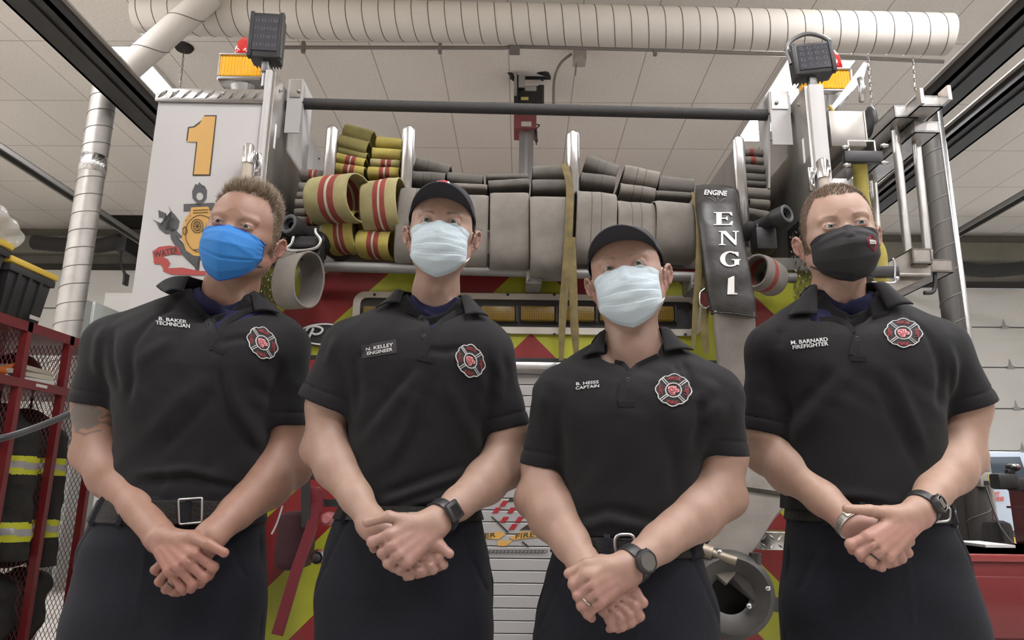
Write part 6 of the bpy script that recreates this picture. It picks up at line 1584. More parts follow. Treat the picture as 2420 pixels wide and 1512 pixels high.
hose_stack('yellow fire hose with red stripes, tallest stack, beside the left divider', [
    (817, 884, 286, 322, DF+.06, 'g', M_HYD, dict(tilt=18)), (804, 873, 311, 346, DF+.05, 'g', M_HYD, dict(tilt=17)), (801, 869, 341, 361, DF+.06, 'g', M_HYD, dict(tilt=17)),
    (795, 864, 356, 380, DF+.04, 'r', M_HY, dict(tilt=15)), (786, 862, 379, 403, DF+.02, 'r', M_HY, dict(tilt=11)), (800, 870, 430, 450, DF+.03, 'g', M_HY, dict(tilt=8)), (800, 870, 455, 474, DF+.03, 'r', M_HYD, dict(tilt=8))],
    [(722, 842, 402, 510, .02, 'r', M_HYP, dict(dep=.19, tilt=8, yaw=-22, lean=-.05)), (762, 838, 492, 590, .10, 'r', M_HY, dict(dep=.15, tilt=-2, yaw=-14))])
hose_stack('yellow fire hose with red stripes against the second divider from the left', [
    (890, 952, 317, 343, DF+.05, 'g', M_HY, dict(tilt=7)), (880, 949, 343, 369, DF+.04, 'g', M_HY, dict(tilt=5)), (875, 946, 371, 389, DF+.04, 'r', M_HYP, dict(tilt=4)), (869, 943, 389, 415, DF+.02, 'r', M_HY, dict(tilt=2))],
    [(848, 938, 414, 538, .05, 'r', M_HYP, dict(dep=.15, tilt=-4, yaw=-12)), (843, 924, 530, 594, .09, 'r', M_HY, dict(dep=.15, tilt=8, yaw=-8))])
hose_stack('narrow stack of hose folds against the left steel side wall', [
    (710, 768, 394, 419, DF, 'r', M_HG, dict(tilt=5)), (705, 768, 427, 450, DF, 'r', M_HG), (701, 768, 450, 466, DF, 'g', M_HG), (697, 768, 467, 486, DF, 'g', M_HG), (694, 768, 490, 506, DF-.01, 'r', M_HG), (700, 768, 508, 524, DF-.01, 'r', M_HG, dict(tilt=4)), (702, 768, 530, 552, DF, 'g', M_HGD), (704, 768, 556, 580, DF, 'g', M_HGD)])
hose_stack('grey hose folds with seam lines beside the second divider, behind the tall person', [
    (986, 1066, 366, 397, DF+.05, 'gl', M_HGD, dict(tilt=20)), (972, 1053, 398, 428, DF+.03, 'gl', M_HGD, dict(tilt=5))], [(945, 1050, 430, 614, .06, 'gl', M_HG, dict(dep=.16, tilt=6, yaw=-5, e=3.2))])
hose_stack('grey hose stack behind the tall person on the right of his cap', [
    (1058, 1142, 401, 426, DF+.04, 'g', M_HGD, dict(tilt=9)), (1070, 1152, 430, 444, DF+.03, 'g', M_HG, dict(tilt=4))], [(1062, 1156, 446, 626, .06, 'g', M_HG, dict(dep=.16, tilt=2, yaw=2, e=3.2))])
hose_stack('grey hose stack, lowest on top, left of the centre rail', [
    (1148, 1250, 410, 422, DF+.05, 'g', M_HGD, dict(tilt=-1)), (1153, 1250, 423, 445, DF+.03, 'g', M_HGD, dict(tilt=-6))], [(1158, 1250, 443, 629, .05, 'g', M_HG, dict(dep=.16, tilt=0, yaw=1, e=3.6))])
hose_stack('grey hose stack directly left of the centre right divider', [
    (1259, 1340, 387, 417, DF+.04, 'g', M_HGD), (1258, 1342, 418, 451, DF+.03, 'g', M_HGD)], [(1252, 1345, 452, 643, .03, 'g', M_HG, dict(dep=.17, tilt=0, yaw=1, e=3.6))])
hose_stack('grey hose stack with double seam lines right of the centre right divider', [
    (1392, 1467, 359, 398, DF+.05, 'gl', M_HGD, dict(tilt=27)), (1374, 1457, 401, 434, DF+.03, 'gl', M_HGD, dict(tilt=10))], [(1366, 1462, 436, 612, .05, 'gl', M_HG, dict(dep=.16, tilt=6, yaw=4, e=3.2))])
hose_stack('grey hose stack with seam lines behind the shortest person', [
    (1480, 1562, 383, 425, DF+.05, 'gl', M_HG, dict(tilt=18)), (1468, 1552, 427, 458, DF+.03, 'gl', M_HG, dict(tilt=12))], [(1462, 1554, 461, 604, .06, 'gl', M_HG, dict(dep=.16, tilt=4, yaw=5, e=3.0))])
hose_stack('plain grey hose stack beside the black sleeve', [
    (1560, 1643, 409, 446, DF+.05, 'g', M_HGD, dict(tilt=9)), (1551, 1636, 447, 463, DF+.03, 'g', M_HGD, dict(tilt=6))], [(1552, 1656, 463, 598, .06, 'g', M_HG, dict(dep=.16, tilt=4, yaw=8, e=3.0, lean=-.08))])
hose_stack('narrow stack of hose folds against the right steel side wall', [
    (1757, 1804, 348, 364, DF+.05, 'r1', M_HG, dict(tilt=2)), (1760, 1811, 365, 382, DF+.05, 'r1', M_HG, dict(tilt=4)), (1763, 1817, 384, 403, DF+.04, 'g', M_HGD, dict(tilt=5)), (1764, 1817, 404, 423, DF+.04, 'g', M_HGD, dict(tilt=4)), (1761, 1811, 424, 436, DF+.04, 'g', M_HGD, dict(tilt=3)), (1767, 1821, 437, 462, DF+.03, 'g', M_HG, dict(tilt=4)), (1773, 1821, 466, 485, DF+.03, 'g', M_HG, dict(tilt=4)), (1771, 1822, 487, 508, DF+.03, 'g', M_HG, dict(tilt=9))])
t = thing('fire_hose', 'large grey hose loop hanging below the left nozzle', 'fire hose', MT @ tp(690, 720, .05), 'folded fire hose in the engine hose bed')
hose_loop(t, 'hose_loop', 650, 728, 590, 722, -.02, 'g', M_HG, dep=.14, yaw=-34, tilt=6, e=2.2, wall=.007)
t = thing('fire_hose', 'grey hose loop with one red stripe below the right nozzle', 'fire hose', MT @ tp(1860, 672, .05), 'folded fire hose in the engine hose bed')
hose_loop(t, 'hose_loop', 1818, 1894, 590, 674, -.01, 'r1', M_HG, dep=.12, yaw=36, tilt=8, e=2.1, wall=.010)
# black sleeve with serif letters, hose coming out below
t = thing('hose_sleeve', 'black vinyl sleeve lettered ENGINE and ENG 1 draped over a hose end', 'hose sleeve', MT @ tp(1730, 745, .0))
sl = [(1690, 438, .17, 88), (1694, 448, .10, 97), (1696, 480, .03, 99), (1704, 530, -.02, 101), (1713, 590, -.04, 106), (1722, 650, -.045, 110), (1730, 700, -.045, 112), (1737, 746, -.04, 106)]
def sleeve_fn(g_=0):
    def fn(u, v):
        x = v*(len(sl)-1); i = min(int(x), len(sl)-2); f = x-i; s_ = [lerp(sl[i][k], sl[i+1][k], f) for k in range(4)]
        c = tp(s_[0], s_[1], s_[2]); w_ = (tp(s_[0]+s_[3]/2, s_[1], s_[2])-c).x; a = 2*math.pi*u
        # 2% tilt follows the strap's slant
        th = .020 if v > .12 else .012
        px_, py_ = (w_+g_)*math.copysign(abs(math.cos(a))**.55, math.cos(a)), (th+g_)*math.copysign(abs(math.sin(a))**.8, math.sin(a))
        return c+Vector((px_, py_+.012*abs(math.cos(a))-.0015*math.sin(v*30+u*7), -.10*px_ if v > .3 else -.03*px_))
    return fn
q = TB(); q.grid(sleeve_fn(), 40, 50, closeu=True); sv = q.build('sleeve', mat('black_vinyl', (0.024, 0.022, 0.021), .42, noise=.2, nscale=30, bump=.12, bscale=60), t, smooth=True)
s_ = sv.modifiers.new('s', 'SOLIDIFY'); s_.thickness = .003; s_.offset = 1
q = TB(); q.tube([sleeve_fn(.001)(i/40, .995) for i in range(40)], .0022, 6, closed=True); q.build('hem', mat('black_vinyl', (0, 0, 0)), sv, smooth=True)
sbv = BVHTree.FromPolygons([tuple(MT @ Vector(tuple(v))) for v in [MTI @ Vector(w_) for w_ in [Vector(a.co)+world_loc(t) for a in sv.data.vertices]]], [tuple(p_.vertices) for p_ in sv.data.polygons])
def shape_on(bv, polys, name, m, parent, off=.004, fallback=2.4):
    mb = MB()
    for pl_ in polys:
        v2 = []
        for i in range(len(pl_)):
            a, b2 = pl_[i], pl_[(i+1) % len(pl_)]
            for f in (0, .5): v2.append((lerp(a[0], b2[0], f), lerp(a[1], b2[1], f)))
        q3 = [surf_hit(bv, x, y, off) or P(x, y, fallback) for x, y in v2]; mb.prism(q3, (0, .0008, 0))
    return mb.build(name, m, parent)
def serif(ch, x, y, w_, h_, sh=.10):
    """serif capital as polygons inside a px box (x,y top left)"""
    L = {'E': [[(0, 0), (.95, 0), (.97, .26), (.90, .26), (.80, .08), (.42, .08), (.42, .45), (.62, .45), (.68, .34), (.73, .34), (.73, .64), (.68, .64), (.62, .53), (.42, .53), (.42, .92), (.80, .92), (.93, .70), (1, .70), (.97, 1), (0, 1), (0, .95), (.14, .92), (.14, .08), (0, .05)]],
         'N': [[(0, 0), (.36, 0), (.80, .66), (.80, .08), (.68, .05), (.68, 0), (1, 0), (1, .05), (.88, .08), (.88, 1), (.80, 1), (.22, .16), (.22, .92), (.34, .95), (.34, 1), (0, 1), (0, .95), (.12, .92), (.12, .08), (0, .05)]],
         '1': [[(.15, .12), (.55, 0), (.66, 0), (.66, .92), (.92, .95), (.92, 1), (.08, 1), (.08, .95), (.36, .92), (.36, .17), (.15, .17)]]}
    if ch == 'G':
        o = []; i_ = []
        for k in range(17):
            a = math.radians(48+k*(264/16)); o.append((.50+.50*math.cos(a), .5-.5*math.sin(a)))
        for k in range(17):
            a = math.radians(52+k*(256/16)); i_.append((.50+.25*math.cos(a), .5-.41*math.sin(a)))
        pl_ = [[(.84, .06), (.90, .06), (.90, .34), (.84, .34)]+[(.70, .14)]+i_[::1][0:16]+[(.70, .86), (.70, .60), (.56, .57), (.56, .52), (1, .52), (1, .57), (.93, .60), (.93, .90)]+o[::-1][0:16]]
    else: pl_ = L[ch]
    return [[(x+a*w_+b2*0, y+b2*h_+a*sh*0) for a, b2 in p_] for p_ in pl_]
M_LET = mat('painted_white_letter', (0.66, 0.65, 0.62), .6)
for ch, x, y, w_, h_ in (('E', 1686, 503, 45, 30), ('N', 1698, 547, 47, 33), ('G', 1701, 594, 48, 37), ('1', 1716, 653, 28, 43)):
    shape_on(sbv, serif(ch, x, y, w_, h_), 'letter', M_LET, sv, .004)
mb = MB(); text_on(mb, 'ENGINE', px_fn(sbv, (1664, 462), (1716, 465), (1666, 450), .004, 2.4), (0, -.0006, 0), bold=.02); mb.build('letter', M_LET, sv)
q = MB()
for a, b2 in (((1676, 468), (1690, 477)), ((1703, 477), (1713, 470)), ((1684, 465), (1694, 478)), ((1696, 466), (1696, 474))): q.tube([surf_hit(sbv, *a, .004) or P(*a, 2.4), surf_hit(sbv, *b2, .004) or P(*b2, 2.4)], .0012, 5)
q.build('worn_emblem', mat('worn_grey_print', (0.16, .16, .15), .7), sv)
t = thing('fire_hose', 'flat grey hose running down out of the black lettered sleeve', 'fire hose', MT @ tp(1745, 870, .0))
q = TB(); pts = [tp(1733, 732, -.036), tp(1735, 745, -.036), tp(1738, 800, -.02), tp(1745, 870, .0), tp(1770, 1000, .02), tp(1790, 1100, -.02), tp(1800, 1160, -.08)]
q.ribbon(smooth_pts(pts, 8), .142, .020, (1, 0, -.03)); o = auto(q.build('hose_run', M_HG, t))
t = thing('fire_hose', 'flat grey hose lying slantwise between the two persons on the right', 'fire hose', MT @ tp(1760, 1250, -.1))
q = TB(); a = smooth_pts([tp(1870, 1130, -.02), tp(1800, 1190, -.08), tp(1745, 1270, -.12), tp(1680, 1350, -.16)], 8); q.ribbon(a, .115, .022, (1, 0, .0)); auto(q.build('hose_run', M_HG, t))
q = TB(); a = smooth_pts([tp(1880, 1165, .04), tp(1800, 1172, .02), tp(1740, 1160, .02)], 6); q.ribbon(a, .06, .03, (0, -.3, 1)); auto(q.build('hose_run', M_HG, t))
# webbing straps
M_WEB = mat('olive_webbing', (0.12, 0.092, 0.034), .9, noise=.3, nscale=25, bump=.2, bscale=500)
def strap(label, pts, wid, d, twist=0):
    t = thing('strap', label, 'strap', MT @ tp(*pts[-1][:2], d)); q = TB()
    p3 = smooth_pts([tp(x, y, d+(dd if len(r_) else 0)) for x, y, dd, *r_ in [(*a, 0) if len(a) == 3 else (*a, 0, 0) for a in pts]], 6)
    n = len(p3); ws = [wid*(1-.55*max(0, i/n-.75)/.25) for i in range(n)]; q.ribbon(p3, ws, .003, [Vector((1, .25*math.sin(i*.22+twist), 0)) for i in range(n)]); auto(q.build('webbing', M_WEB, t)); return t
strap('olive webbing strap hanging left of the pair by the centre divider', [(1334, 388, .12), (1346, 440, .05), (1345, 520, .01), (1338, 640, -.0), (1330, 740, -.0), (1326, 852, .0)], .030, 0)
strap('olive webbing strap hanging right of the pair by the centre divider', [(1350, 560, .02), (1354, 650, -.0), (1356, 740, .0), (1362, 838, .0)], .030, 0, 1)
strap('olive webbing strap hanging beside the carabiner, nearer the light bar', [(1640, 455, .10), (1652, 520, .03), (1652, 620, .0), (1645, 720, .0), (1638, 822, .0)], .024, 0, 2)
strap('short olive strap hanging from the carabiner', [(1668, 724, .02), (1664, 770, .0), (1670, 835, .0)], .026, 0, 3)
strap('olive strap above the carabiner beside the black sleeve', [(1655, 560, .03), (1666, 640, .0), (1668, 692, .0)], .030, 0, 4)
t = thing('carabiner', 'silver carabiner with red gate joining two olive straps', 'carabiner', MT @ tp(1666, 728, -.01))
ring_ = smooth_pts([tp(1655, 690, -.012), tp(1668, 682, -.012), tp(1676, 690, -.012), tp(1680, 718, -.012), tp(1668, 728, -.012), tp(1655, 718, -.012), tp(1655, 690, -.012)], 5)
q = TB(); q.tube(ring_, .004, 8, closed=False); q.build('ring', M_CHROME, t, smooth=True)
q = TB(); q.tube([tp(1675, 688, -.014), tp(1680, 716, -.014)], .0046, 8); q.build('gate', mat('red_anodised', (.3, .02, .02), .3, .6), t, smooth=True)
# nozzles hung either side
M_NOZ = mat('nozzle_black', (0.016, 0.016, 0.017), .5, bump=.1, bscale=50); M_NOZG = mat('nozzle_grey_rubber', (0.05, 0.05, 0.056), .55)
def nozzle(cx, cy, r, d, dirx, label):
    t = thing('hose_nozzle', label, 'nozzle', MT @ tp(cx, cy+r, d)); rr = (tp(cx+r, cy, d)-tp(cx, cy, d)).x; c = tp(cx, cy, d)
    ax = Vector((dirx*.55, 1, -.10)).normalized(); s1 = ax.cross(Vector((0, 0, 1))).normalized(); s2 = s1.cross(ax)
    prof = [(0, .35), (.0, .50), (-.012, .62), (-.014, .95), (-.004, 1.0), (.035, 1.0), (.045, .92), (.055, .75), (.13, .72), (.14, .95), (.18, .95), (.19, .80), (.33, .85)]
    q = TB(); n = 32; q.grid(lambda u, v: c+ax*prof[int(round(v*12))][0]+(s1*math.cos(2*math.pi*u)+s2*math.sin(2*math.pi*u))*rr*prof[int(round(v*12))][1], n, 13, closeu=True)
    auto(q.build('barrel', M_NOZ, t)); q = TB(); q.tube([c+ax*.03+(s1*math.cos(a)+s2*math.sin(a))*rr*.36 for a in [i*math.pi/12 for i in range(24)]], .005, 8, closed=True); q.prism([c+ax*.05+(s1*math.cos(a)+s2*math.sin(a))*rr*.38 for a in [i*math.pi/12 for i in range(24)]], ax*.002); q.build('bore_disc', M_DARK, t)
    q = TB(); q.grid(lambda u, v: c-ax*.0155+ax*.002*math.cos(v*6)+(s1*math.cos(2*math.pi*u)+s2*math.sin(2*math.pi*u))*rr*(.62+.36*v), n, 4, closeu=True); q.build('bumper', M_NOZG, t, smooth=True)
    q = TB()
    for k in (-.08, .10): q.tube(smooth_pts([c+ax*(.10)+s1*rr*.8*(1 if k < 0 else -1), c+ax*.10-s2*rr*1.9+s1*rr*.7*(1 if k < 0 else -1), c+ax*.10-s2*rr*2.2], 5), .006, 8)
    q.build('bail_handle', M_NOZ, t, smooth=True)
    q = TB(); q.box((c.x-.03+dirx*.05, c.y+.06, c.z-.11), (c.x+.05+dirx*.05, c.y+.14, c.z-.02), bev=.012); auto(q.build('shutoff_body', M_NOZ, t)); return t
nozzle(688, 532, 25, -.03, .9, 'black hose nozzle with round mouth hung on the left hose bed side')
nozzle(1853, 508, 23, -.03, -1.1, 'black hose nozzle with round mouth hung on the right hose bed side')
t = thing('nozzle_holder', 'bent silver rod holder under the left black nozzle', 'holder', MT @ tp(715, 592, -.02)); q = TB()
q.tube(smooth_pts([tp(694, 558, -.03), tp(690, 575, -.03), tp(678, 588, -.03), tp(700, 592, -.03), tp(740, 588, -.03), tp(755, 578, -.03), tp(757, 565, -.03), tp(746, 550, -.03), tp(746, 540, -.03)], 5), .0055, 8); q.build('rod', M_ALU, t, smooth=True)
q = TB(); q.box((tp(690, 560, 0).x, -.02, tp(700, 588, 0).z), (tp(752, 560, 0).x, .14, tp(700, 560, 0).z), bev=.01); q.build('tray', M_NOZ, t)
# lower right: intake fitting
M_CAST = mat('cast_grey_metal', (0.075, 0.072, 0.068), .5, .5, noise=.15, nscale=20)
t = thing('hose_fitting', 'grey cast metal deck gun base with levers low on the engine right corner', 'fitting', MT @ tp(1740, 1500, -.15)); dd = -.16
q = TB(); c = tp(1725, 1405, dd); n = 40
prof = [(0, .060), (-.02, .085), (-.028, .115), (-.01, .135), (.03, .140), (.06, .125), (.12, .12)]
q.grid(lambda u, v: c+Vector((math.cos(2*math.pi*u)*prof[int(round(v*6))][1], prof[int(round(v*6))][0], math.sin(2*math.pi*u)*prof[int(round(v*6))][1]*.95)), n, 7, closeu=True); auto(q.build('swivel_ring', M_CAST, t))
q = TB(); q.prism([c+Vector((math.cos(a)*.125, .035, math.sin(a)*.12)) for a in [i*math.pi/16 for i in range(32)]], (0, .01, 0)); q.build('bore_disc', M_DARK, t)  # flat dark disc closes the ring, the hole's shade put into its colour
q = TB(); a = tp(1660, 1300, dd); b2 = tp(1740, 1326, dd-.03); dr = (b2-a).normalized(); q.tube([a, a+dr*.03, a+dr*.031, a+dr*.045, a+dr*.046, b2], [.022, .022, .014, .014, .013, .013], 16); q.tube([b2-dr*.05, b2], [.0145, .0145], 16); auto(q.build('lever_pin', mat('worn_brass_grip', (0.33, .28, .22), .5, .6), t))
q = TB(); q.prism([tp(1668, 1330, dd-.01), tp(1684, 1300, dd-.01), tp(1700, 1296, dd-.01), tp(1716, 1312, dd-.01), tp(1728, 1342, dd-.01), tp(1790, 1385, dd-.01), tp(1860, 1425, dd-.01), tp(1860, 1450, dd-.01), tp(1800, 1440, dd-.01), tp(1760, 1400, dd-.01), tp(1720, 1352, dd-.01)], (0, .03, 0)); auto(q.build('yoke_plate', M_CAST, t))
q = TB(); q.tube([tp(1786, 1306, dd), tp(1785, 1385, dd)], .0165, 16); q.tube([tp(1786, 1306, dd), tp(1786, 1309, dd)], .0185, 16); auto(q.build('pipe_post', M_CAST, t))
q = TB()
for x, y in ((1770, 1432), (1814, 1390), (1700, 1305)): q.sphere(tp(x, y, dd-.02), .010, 10); 
q.build('bolt', M_ALU, t, smooth=True)
q = TB(); a = tp(1797, 1300, -.12); b2 = tp(1866, 1256, -.12); q.box((a.x, -.12, a.z), (b2.x, .02, b2.z), bev=.005); diamonds(q, (a.x, -.1205, a.z), (1, 0, 0), (0, 0, 1), (0, -1, 0), b2.x-a.x, b2.z-a.z, .026, .013); auto(q.build('step_plate', M_DIAM, engine))
q = TB(); q.sphere(tp(1738, 1185, .0), (.045, .035, .11), 24); t = thing('lime_object', 'rounded lime green object behind the elbow of the shortest person', 'unidentified', MT @ tp(1738, 1240, .0)); q.build('dome', M_YEL, t, smooth=True)  # unidentified rounded lime shape, not a lamp
# lower left: straps, bar, cap
t = thing('pry_bar', 'maroon flat bar leaning on the engine between the two persons on the left', 'bar', MT @ tp(655, 1500, -.05)); q = TB()
q.ribbon([tp(757, 1160, -.02), tp(735, 1250, -.03), tp(700, 1350, -.05), tp(655, 1500, -.08)], .036, .014, (1, 0, 0)); q.box(*[tuple(v) for v in (tp(735, 1200, -.03)-Vector((.03, 0, .0)), tp(735, 1150, -.03)+Vector((.03, .02, 0)))], bev=.004); auto(q.build('bar', mat('maroon_paint', (0.115, 0.016, 0.022), .35, coat=.3), t))
t = thing('gear_strap', 'black strap with a buckle hanging low on the engine left corner', 'strap', MT @ tp(720, 1130, -.03)); q = TB()
q.box(tuple(tp(718, 1132, -.03)), tuple(tp(768, 1112, -.03)+Vector((0, .03, 0))), bev=.003); q.ribbon([tp(722, 1130, -.035), tp(722, 1180, -.035), tp(724, 1245, -.03)], .03, .006, (1, 0, 0)); q.box(tuple(tp(765, 1197, -.0)), tuple(tp(800, 1180, -.0)+Vector((0, .03, 0)))); auto(q.build('webbing', M_BLK, t))
t = thing('tool_bag', 'dark maroon gear bag low on the engine between the two persons on the left', 'bag', MT @ tp(690, 1345, .05)); q = TB()
q.box(tuple(tp(640, 1350, .02)), tuple(tp(726, 1210, .02)+Vector((0, .16, 0))), bev=.03); auto(q.build('bag', mat('dark_maroon_cloth', (0.035, 0.008, 0.012), .9, bump=.4, bscale=40), t)); q = TB(); q.ribbon(smooth_pts([tp(668, 1195, .0), tp(655, 1235, .0), tp(642, 1262, .0)], 5), .006, .004, (1, 0, 0)); q.build('cord', mat('grey_cord', (.3, .3, .3), .7), t)
q = TB(); c = tp(772, 1226, -.02); q.tube([c, c+Vector((0, .05, 0))], [.021, .024], 20); q.tube([c+Vector((0, -.012, 0)), c], [.013, .018], 20); t = thing('discharge_cap', 'pinkish round discharge cap on the engine beside the tall person', 'cap', MT @ c); auto(q.build('knob', mat('faded_red_plastic', (0.30, .10, .10), .5), t))
q = TB(); c = tp(748, 1318, -.0); q.tube([c, c+Vector((0, .03, 0))], [.020, .026], 20); t = thing('rear_lamp', 'small round chrome lamp low on the engine beside the tall person', 'lamp', MT @ c); auto(q.build('bezel', M_CHROME, t)); q = TB(); q.sphere(c, (.013, .006, .013), 14); q.build('lens', M_DARK, t, smooth=True)
for x, y, s_ in ((735, 1155, .03), (772, 1165, .03)):
    pass

# ---------------------------------------------------------------- ladders and rack outboard on the right
M_LAD = mat('ladder_aluminium', (0.50, 0.49, 0.475), .35, .9, noise=.15, nscale=12); M_LADB = mat('ladder_weathered', (0.30, 0.275, 0.25), .5, .7, noise=.3, nscale=10)
def beam(mb, px0, py0, px1, py1, d0, d1, wall=.008):
    a = tp(px0, py1, d0); b2 = tp(px1, py0, d0); mb.box((a.x, d0, a.z), (b2.x, d0+wall, b2.z)); 
    mb.box((a.x, d0, b2.z-wall), (b2.x, d1, b2.z)); mb.box((a.x, d0, a.z), (b2.x, d1, a.z+wall)); mb.box((a.x, d0, a.z), (a.x+wall, d1, b2.z)); mb.box((b2.x-wall, d0, a.z), (b2.x, d1, b2.z)); return a, b2
def ladder(label, top, bot, d0, d1, rungs, rx):
    a = tp((bot[0]+bot[2])/2, bot[3], d0); t = thing('ladder', label, 'ladder', MT @ a, 'ladders stowed on the engine side'); q = TB(); A = beam(q, *top, d0, d1); q.build('beam', M_LAD, t); q = TB(); B = beam(q, *bot, d0, d1); q.build('beam', M_LADB, t)
    xt = (A[0].x+A[1].x)/2; xb = (B[0].x+B[1].x)/2
    for d in rungs: q = TB(); q.tube([(xb, d, B[1].z-.01), (xt, d, A[0].z+.01)], .0165, 14); auto(q.build('rung', M_LAD, t))
    return t
ladder('aluminium ladder on edge, inner of the two outboard of the right post', (2116, 249, 2167, 276), (2158, 587, 2200, 622), .10, 4.8, [.19+.355*i for i in range(12)], 0)
ladder('aluminium ladder on edge, outer of the two outboard of the right post', (2162, 287, 2218, 312), (2200, 612, 2252, 642), .12, 4.8, [.20+.355*i for i in range(12)], 0)
t = thing('roof_ladder', 'aluminium beam end with forked tip projecting above the ladders', 'ladder', MT @ tp(2200, 250, .05)); q = TB(); A = beam(q, 2172, 226, 2228, 250, .02, 4.6); q.box((A[0].x-.002, .0, A[0].z), (A[0].x+.012, .03, A[1].z+.02)); q.box((A[1].x-.012, -.03, A[0].z), (A[1].x+.002, .03, A[1].z+.015)); auto(q.build('beam', M_LAD, t))
# alloy trough with curved blade
t = thing('suction_hose_tray', 'long brushed aluminium tray with curved end blade beside the right post', 'tray', MT @ tp(2010, 300, .1)); q = TB()
a = tp(1966, 345, .02); b2 = tp(2040, 262, .02); q.box((a.x, .02, a.z), (b2.x, 2.6, b2.z), bev=.004); q.box((b2.x, .02, b2.z-.13), (b2.x+.006, 2.6, b2.z)); auto(q.build('tray', M_STEEL, t))
q = TB(); q.prism([tp(2042, 146, .10), tp(2050, 150, .10), tp(2042, 182, .10), tp(2030, 190, .10), tp(2020, 210, .10), tp(1968, 262, .10), tp(1962, 255, .10), tp(2000, 205, .10)], (0, .03, 0)); auto(q.build('blade', M_ALU, t))
q = TB(); q.tube([tp(2032, 184, .06), tp(2038, 205, .06), tp(2036, 240, .06)], [.012, .014, .010], 10); q.build('grip', M_ALU, t, smooth=True)
q = TB(); q.tube(smooth_pts([tp(1960, 250, .05), tp(1972, 275, .05), tp(1962, 300, .05)], 5), .007, 8); q.build('wire', mat('yellow_wire', (.4, .3, .05), .5), t, smooth=True)
# rack channel with black strap (1996-2084)
t = thing('strap_bracket', 'aluminium channel with black band clamped across it beside the ladders', 'bracket', MT @ tp(2040, 385, .0)); q = TB(); a = tp(2006, 366, .02); b2 = tp(2068, 331, .02)
q.box((a.x, .02, b2.z-.006), (b2.x, .25, b2.z)); q.box((a.x, .02, a.z), (a.x+.006, .25, b2.z)); q.box((b2.x-.006, .02, a.z), (b2.x, .25, b2.z)); auto(q.build('channel', M_LAD, t))
q = TB(); a = tp(1998, 381, -.005); b2 = tp(2086, 356, -.005); q.box((a.x, -.005, a.z), (b2.x, .02, b2.z), bev=.003); auto(q.build('band', M_BLK, t))
q = TB(); 
for x, y in ((1996, 348), (2088, 344), (2000, 390), (2088, 385)): q.tube([tp(x-6, y, -.005), tp(x+10, y, -.005)], .007, 8); q.sphere(tp(x, y, -.01), .009, 8)
q.build('bolt', M_ALU, t, smooth=True)
t = thing('suction_hose', 'yellow suction hose curving down behind the head of the rightmost person', 'hose', MT @ tp(2085, 690, .05)); q = TB()
q.tube(smooth_pts([tp(2032, 384, .04), tp(2034, 420, .06), tp(2040, 480, .08), tp(2060, 560, .08), tp(2078, 600, .08), tp(2082, 660, .08), tp(2090, 720, .08)], 8), .026, 18); q.build('hose', M_HY, t, smooth=True)
q = TB(); q.box(tuple(tp(2060, 652, .0)), tuple(tp(2125, 628, .0)+Vector((0, .03, 0))), bev=.003); t = thing('strap_bracket', 'black band and thin rod clamp low under the ladders', 'bracket', MT @ tp(2090, 680, .0)); auto(q.build('band', M_BLK, t))
q = TB(); q.tube(smooth_pts([tp(2060, 667, .0), tp(2112, 668, .0), tp(2115, 655, .0), tp(2115, 625, .0), tp(2110, 610, .0)], 4), .004, 6); q.sphere(tp(2120, 658, .0), .009, 8); q.build('rod', M_ALU, t, smooth=True)
# mirror flap / dark oval
t = thing('strobe_lamp', 'dark oval lamp housing between the tray and the ladders', 'lamp', MT @ tp(2058, 320, .2)); q = TB(); q.sphere(tp(2057, 290, .3), (.024, .05, .075), 18); q.build('housing', M_BLK, t, smooth=True)
# small bracket arms at the ladder feet
q = TB(); q.box(tuple(tp(2118, 652, .10)), tuple(tp(2200, 645, .10)+Vector((0, 3.6, .0))), bev=.004); q.prism([tp(2100, 620, .12), tp(2155, 590, .12), tp(2205, 590, .12), tp(2200, 650, .12), tp(2090, 700, .12)], (0, .01, 0)); auto(q.build('ladder_rack', M_LADB, engine))
q = TB(); q.box(tuple(tp(1958, 700, .3)), tuple(tp(2022, 420, .3)+Vector((0, 4.2, 0))), bev=.01); auto(q.build('side_compartment', M_STEEL, engine))
# ---------------------------------------------------------------- overhead services
M_GALV = mat('galvanised_duct', (0.36, 0.345, 0.32), .45, .6, noise=.15, nscale=7); M_DUCTW = mat('painted_duct', (0.70, 0.66, 0.60), .6); M_SEAM = mat('duct_seam', (0.16, .15, .14), .5, .5); M_RAIL = mat('dark_steel_track', (0.045, 0.043, 0.041), .5, .4, noise=.15, nscale=5)
def spiral_duct(label, a, b2, r, pitch, m, seam_m, cat='duct', name='duct'):
    a, b2 = Vector(a), Vector(b2); t = thing(name, label, cat, (a if a.z < b2.z else b2)); q = MB(); q.tube([a, a.lerp(b2, .5), b2], r, 40); auto(q.build('pipe', m, t))
    ax = (b2-a).normalized(); s1 = ax.orthogonal().normalized(); s2 = ax.cross(s1); L = (b2-a).length; n = int(L/pitch); q = MB()
    pts = [a+ax*(L*i/(n*24))+(s1*math.cos(2*math.pi*i/24)+s2*math.sin(2*math.pi*i/24))*(r+.0005) for i in range(n*24+1)]
    q.tube(pts, .0035, 5); q.build('spiral_seam', seam_m, t, smooth=True); return t
yd = 5.2; a = P(300, 30, yd); b2 = P(2235, 90, 5.2); zc_ = P(1400, 70, yd).z
rD = .150
A_ = P(330, 34, 4.95); B_ = P(2240, 82, 4.75)
spiral_duct('long white spiral duct crossing the ceiling from left to right', A_, B_, rD, .125, M_DUCTW, M_SEAM)
a = P(500, -12, 4.7); b2 = P(245, 212, 4.7); spiral_duct('pale slanting duct elbow at the top left over the light panel', a, b2, .095, .33, M_DUCTW, M_SEAM)
yl = 4.7; a = P(250, 200, yl); b2 = P(166, 800, yl); b2 = a+(b2-a)*2.0; b2.z = max(.02, b2.z)
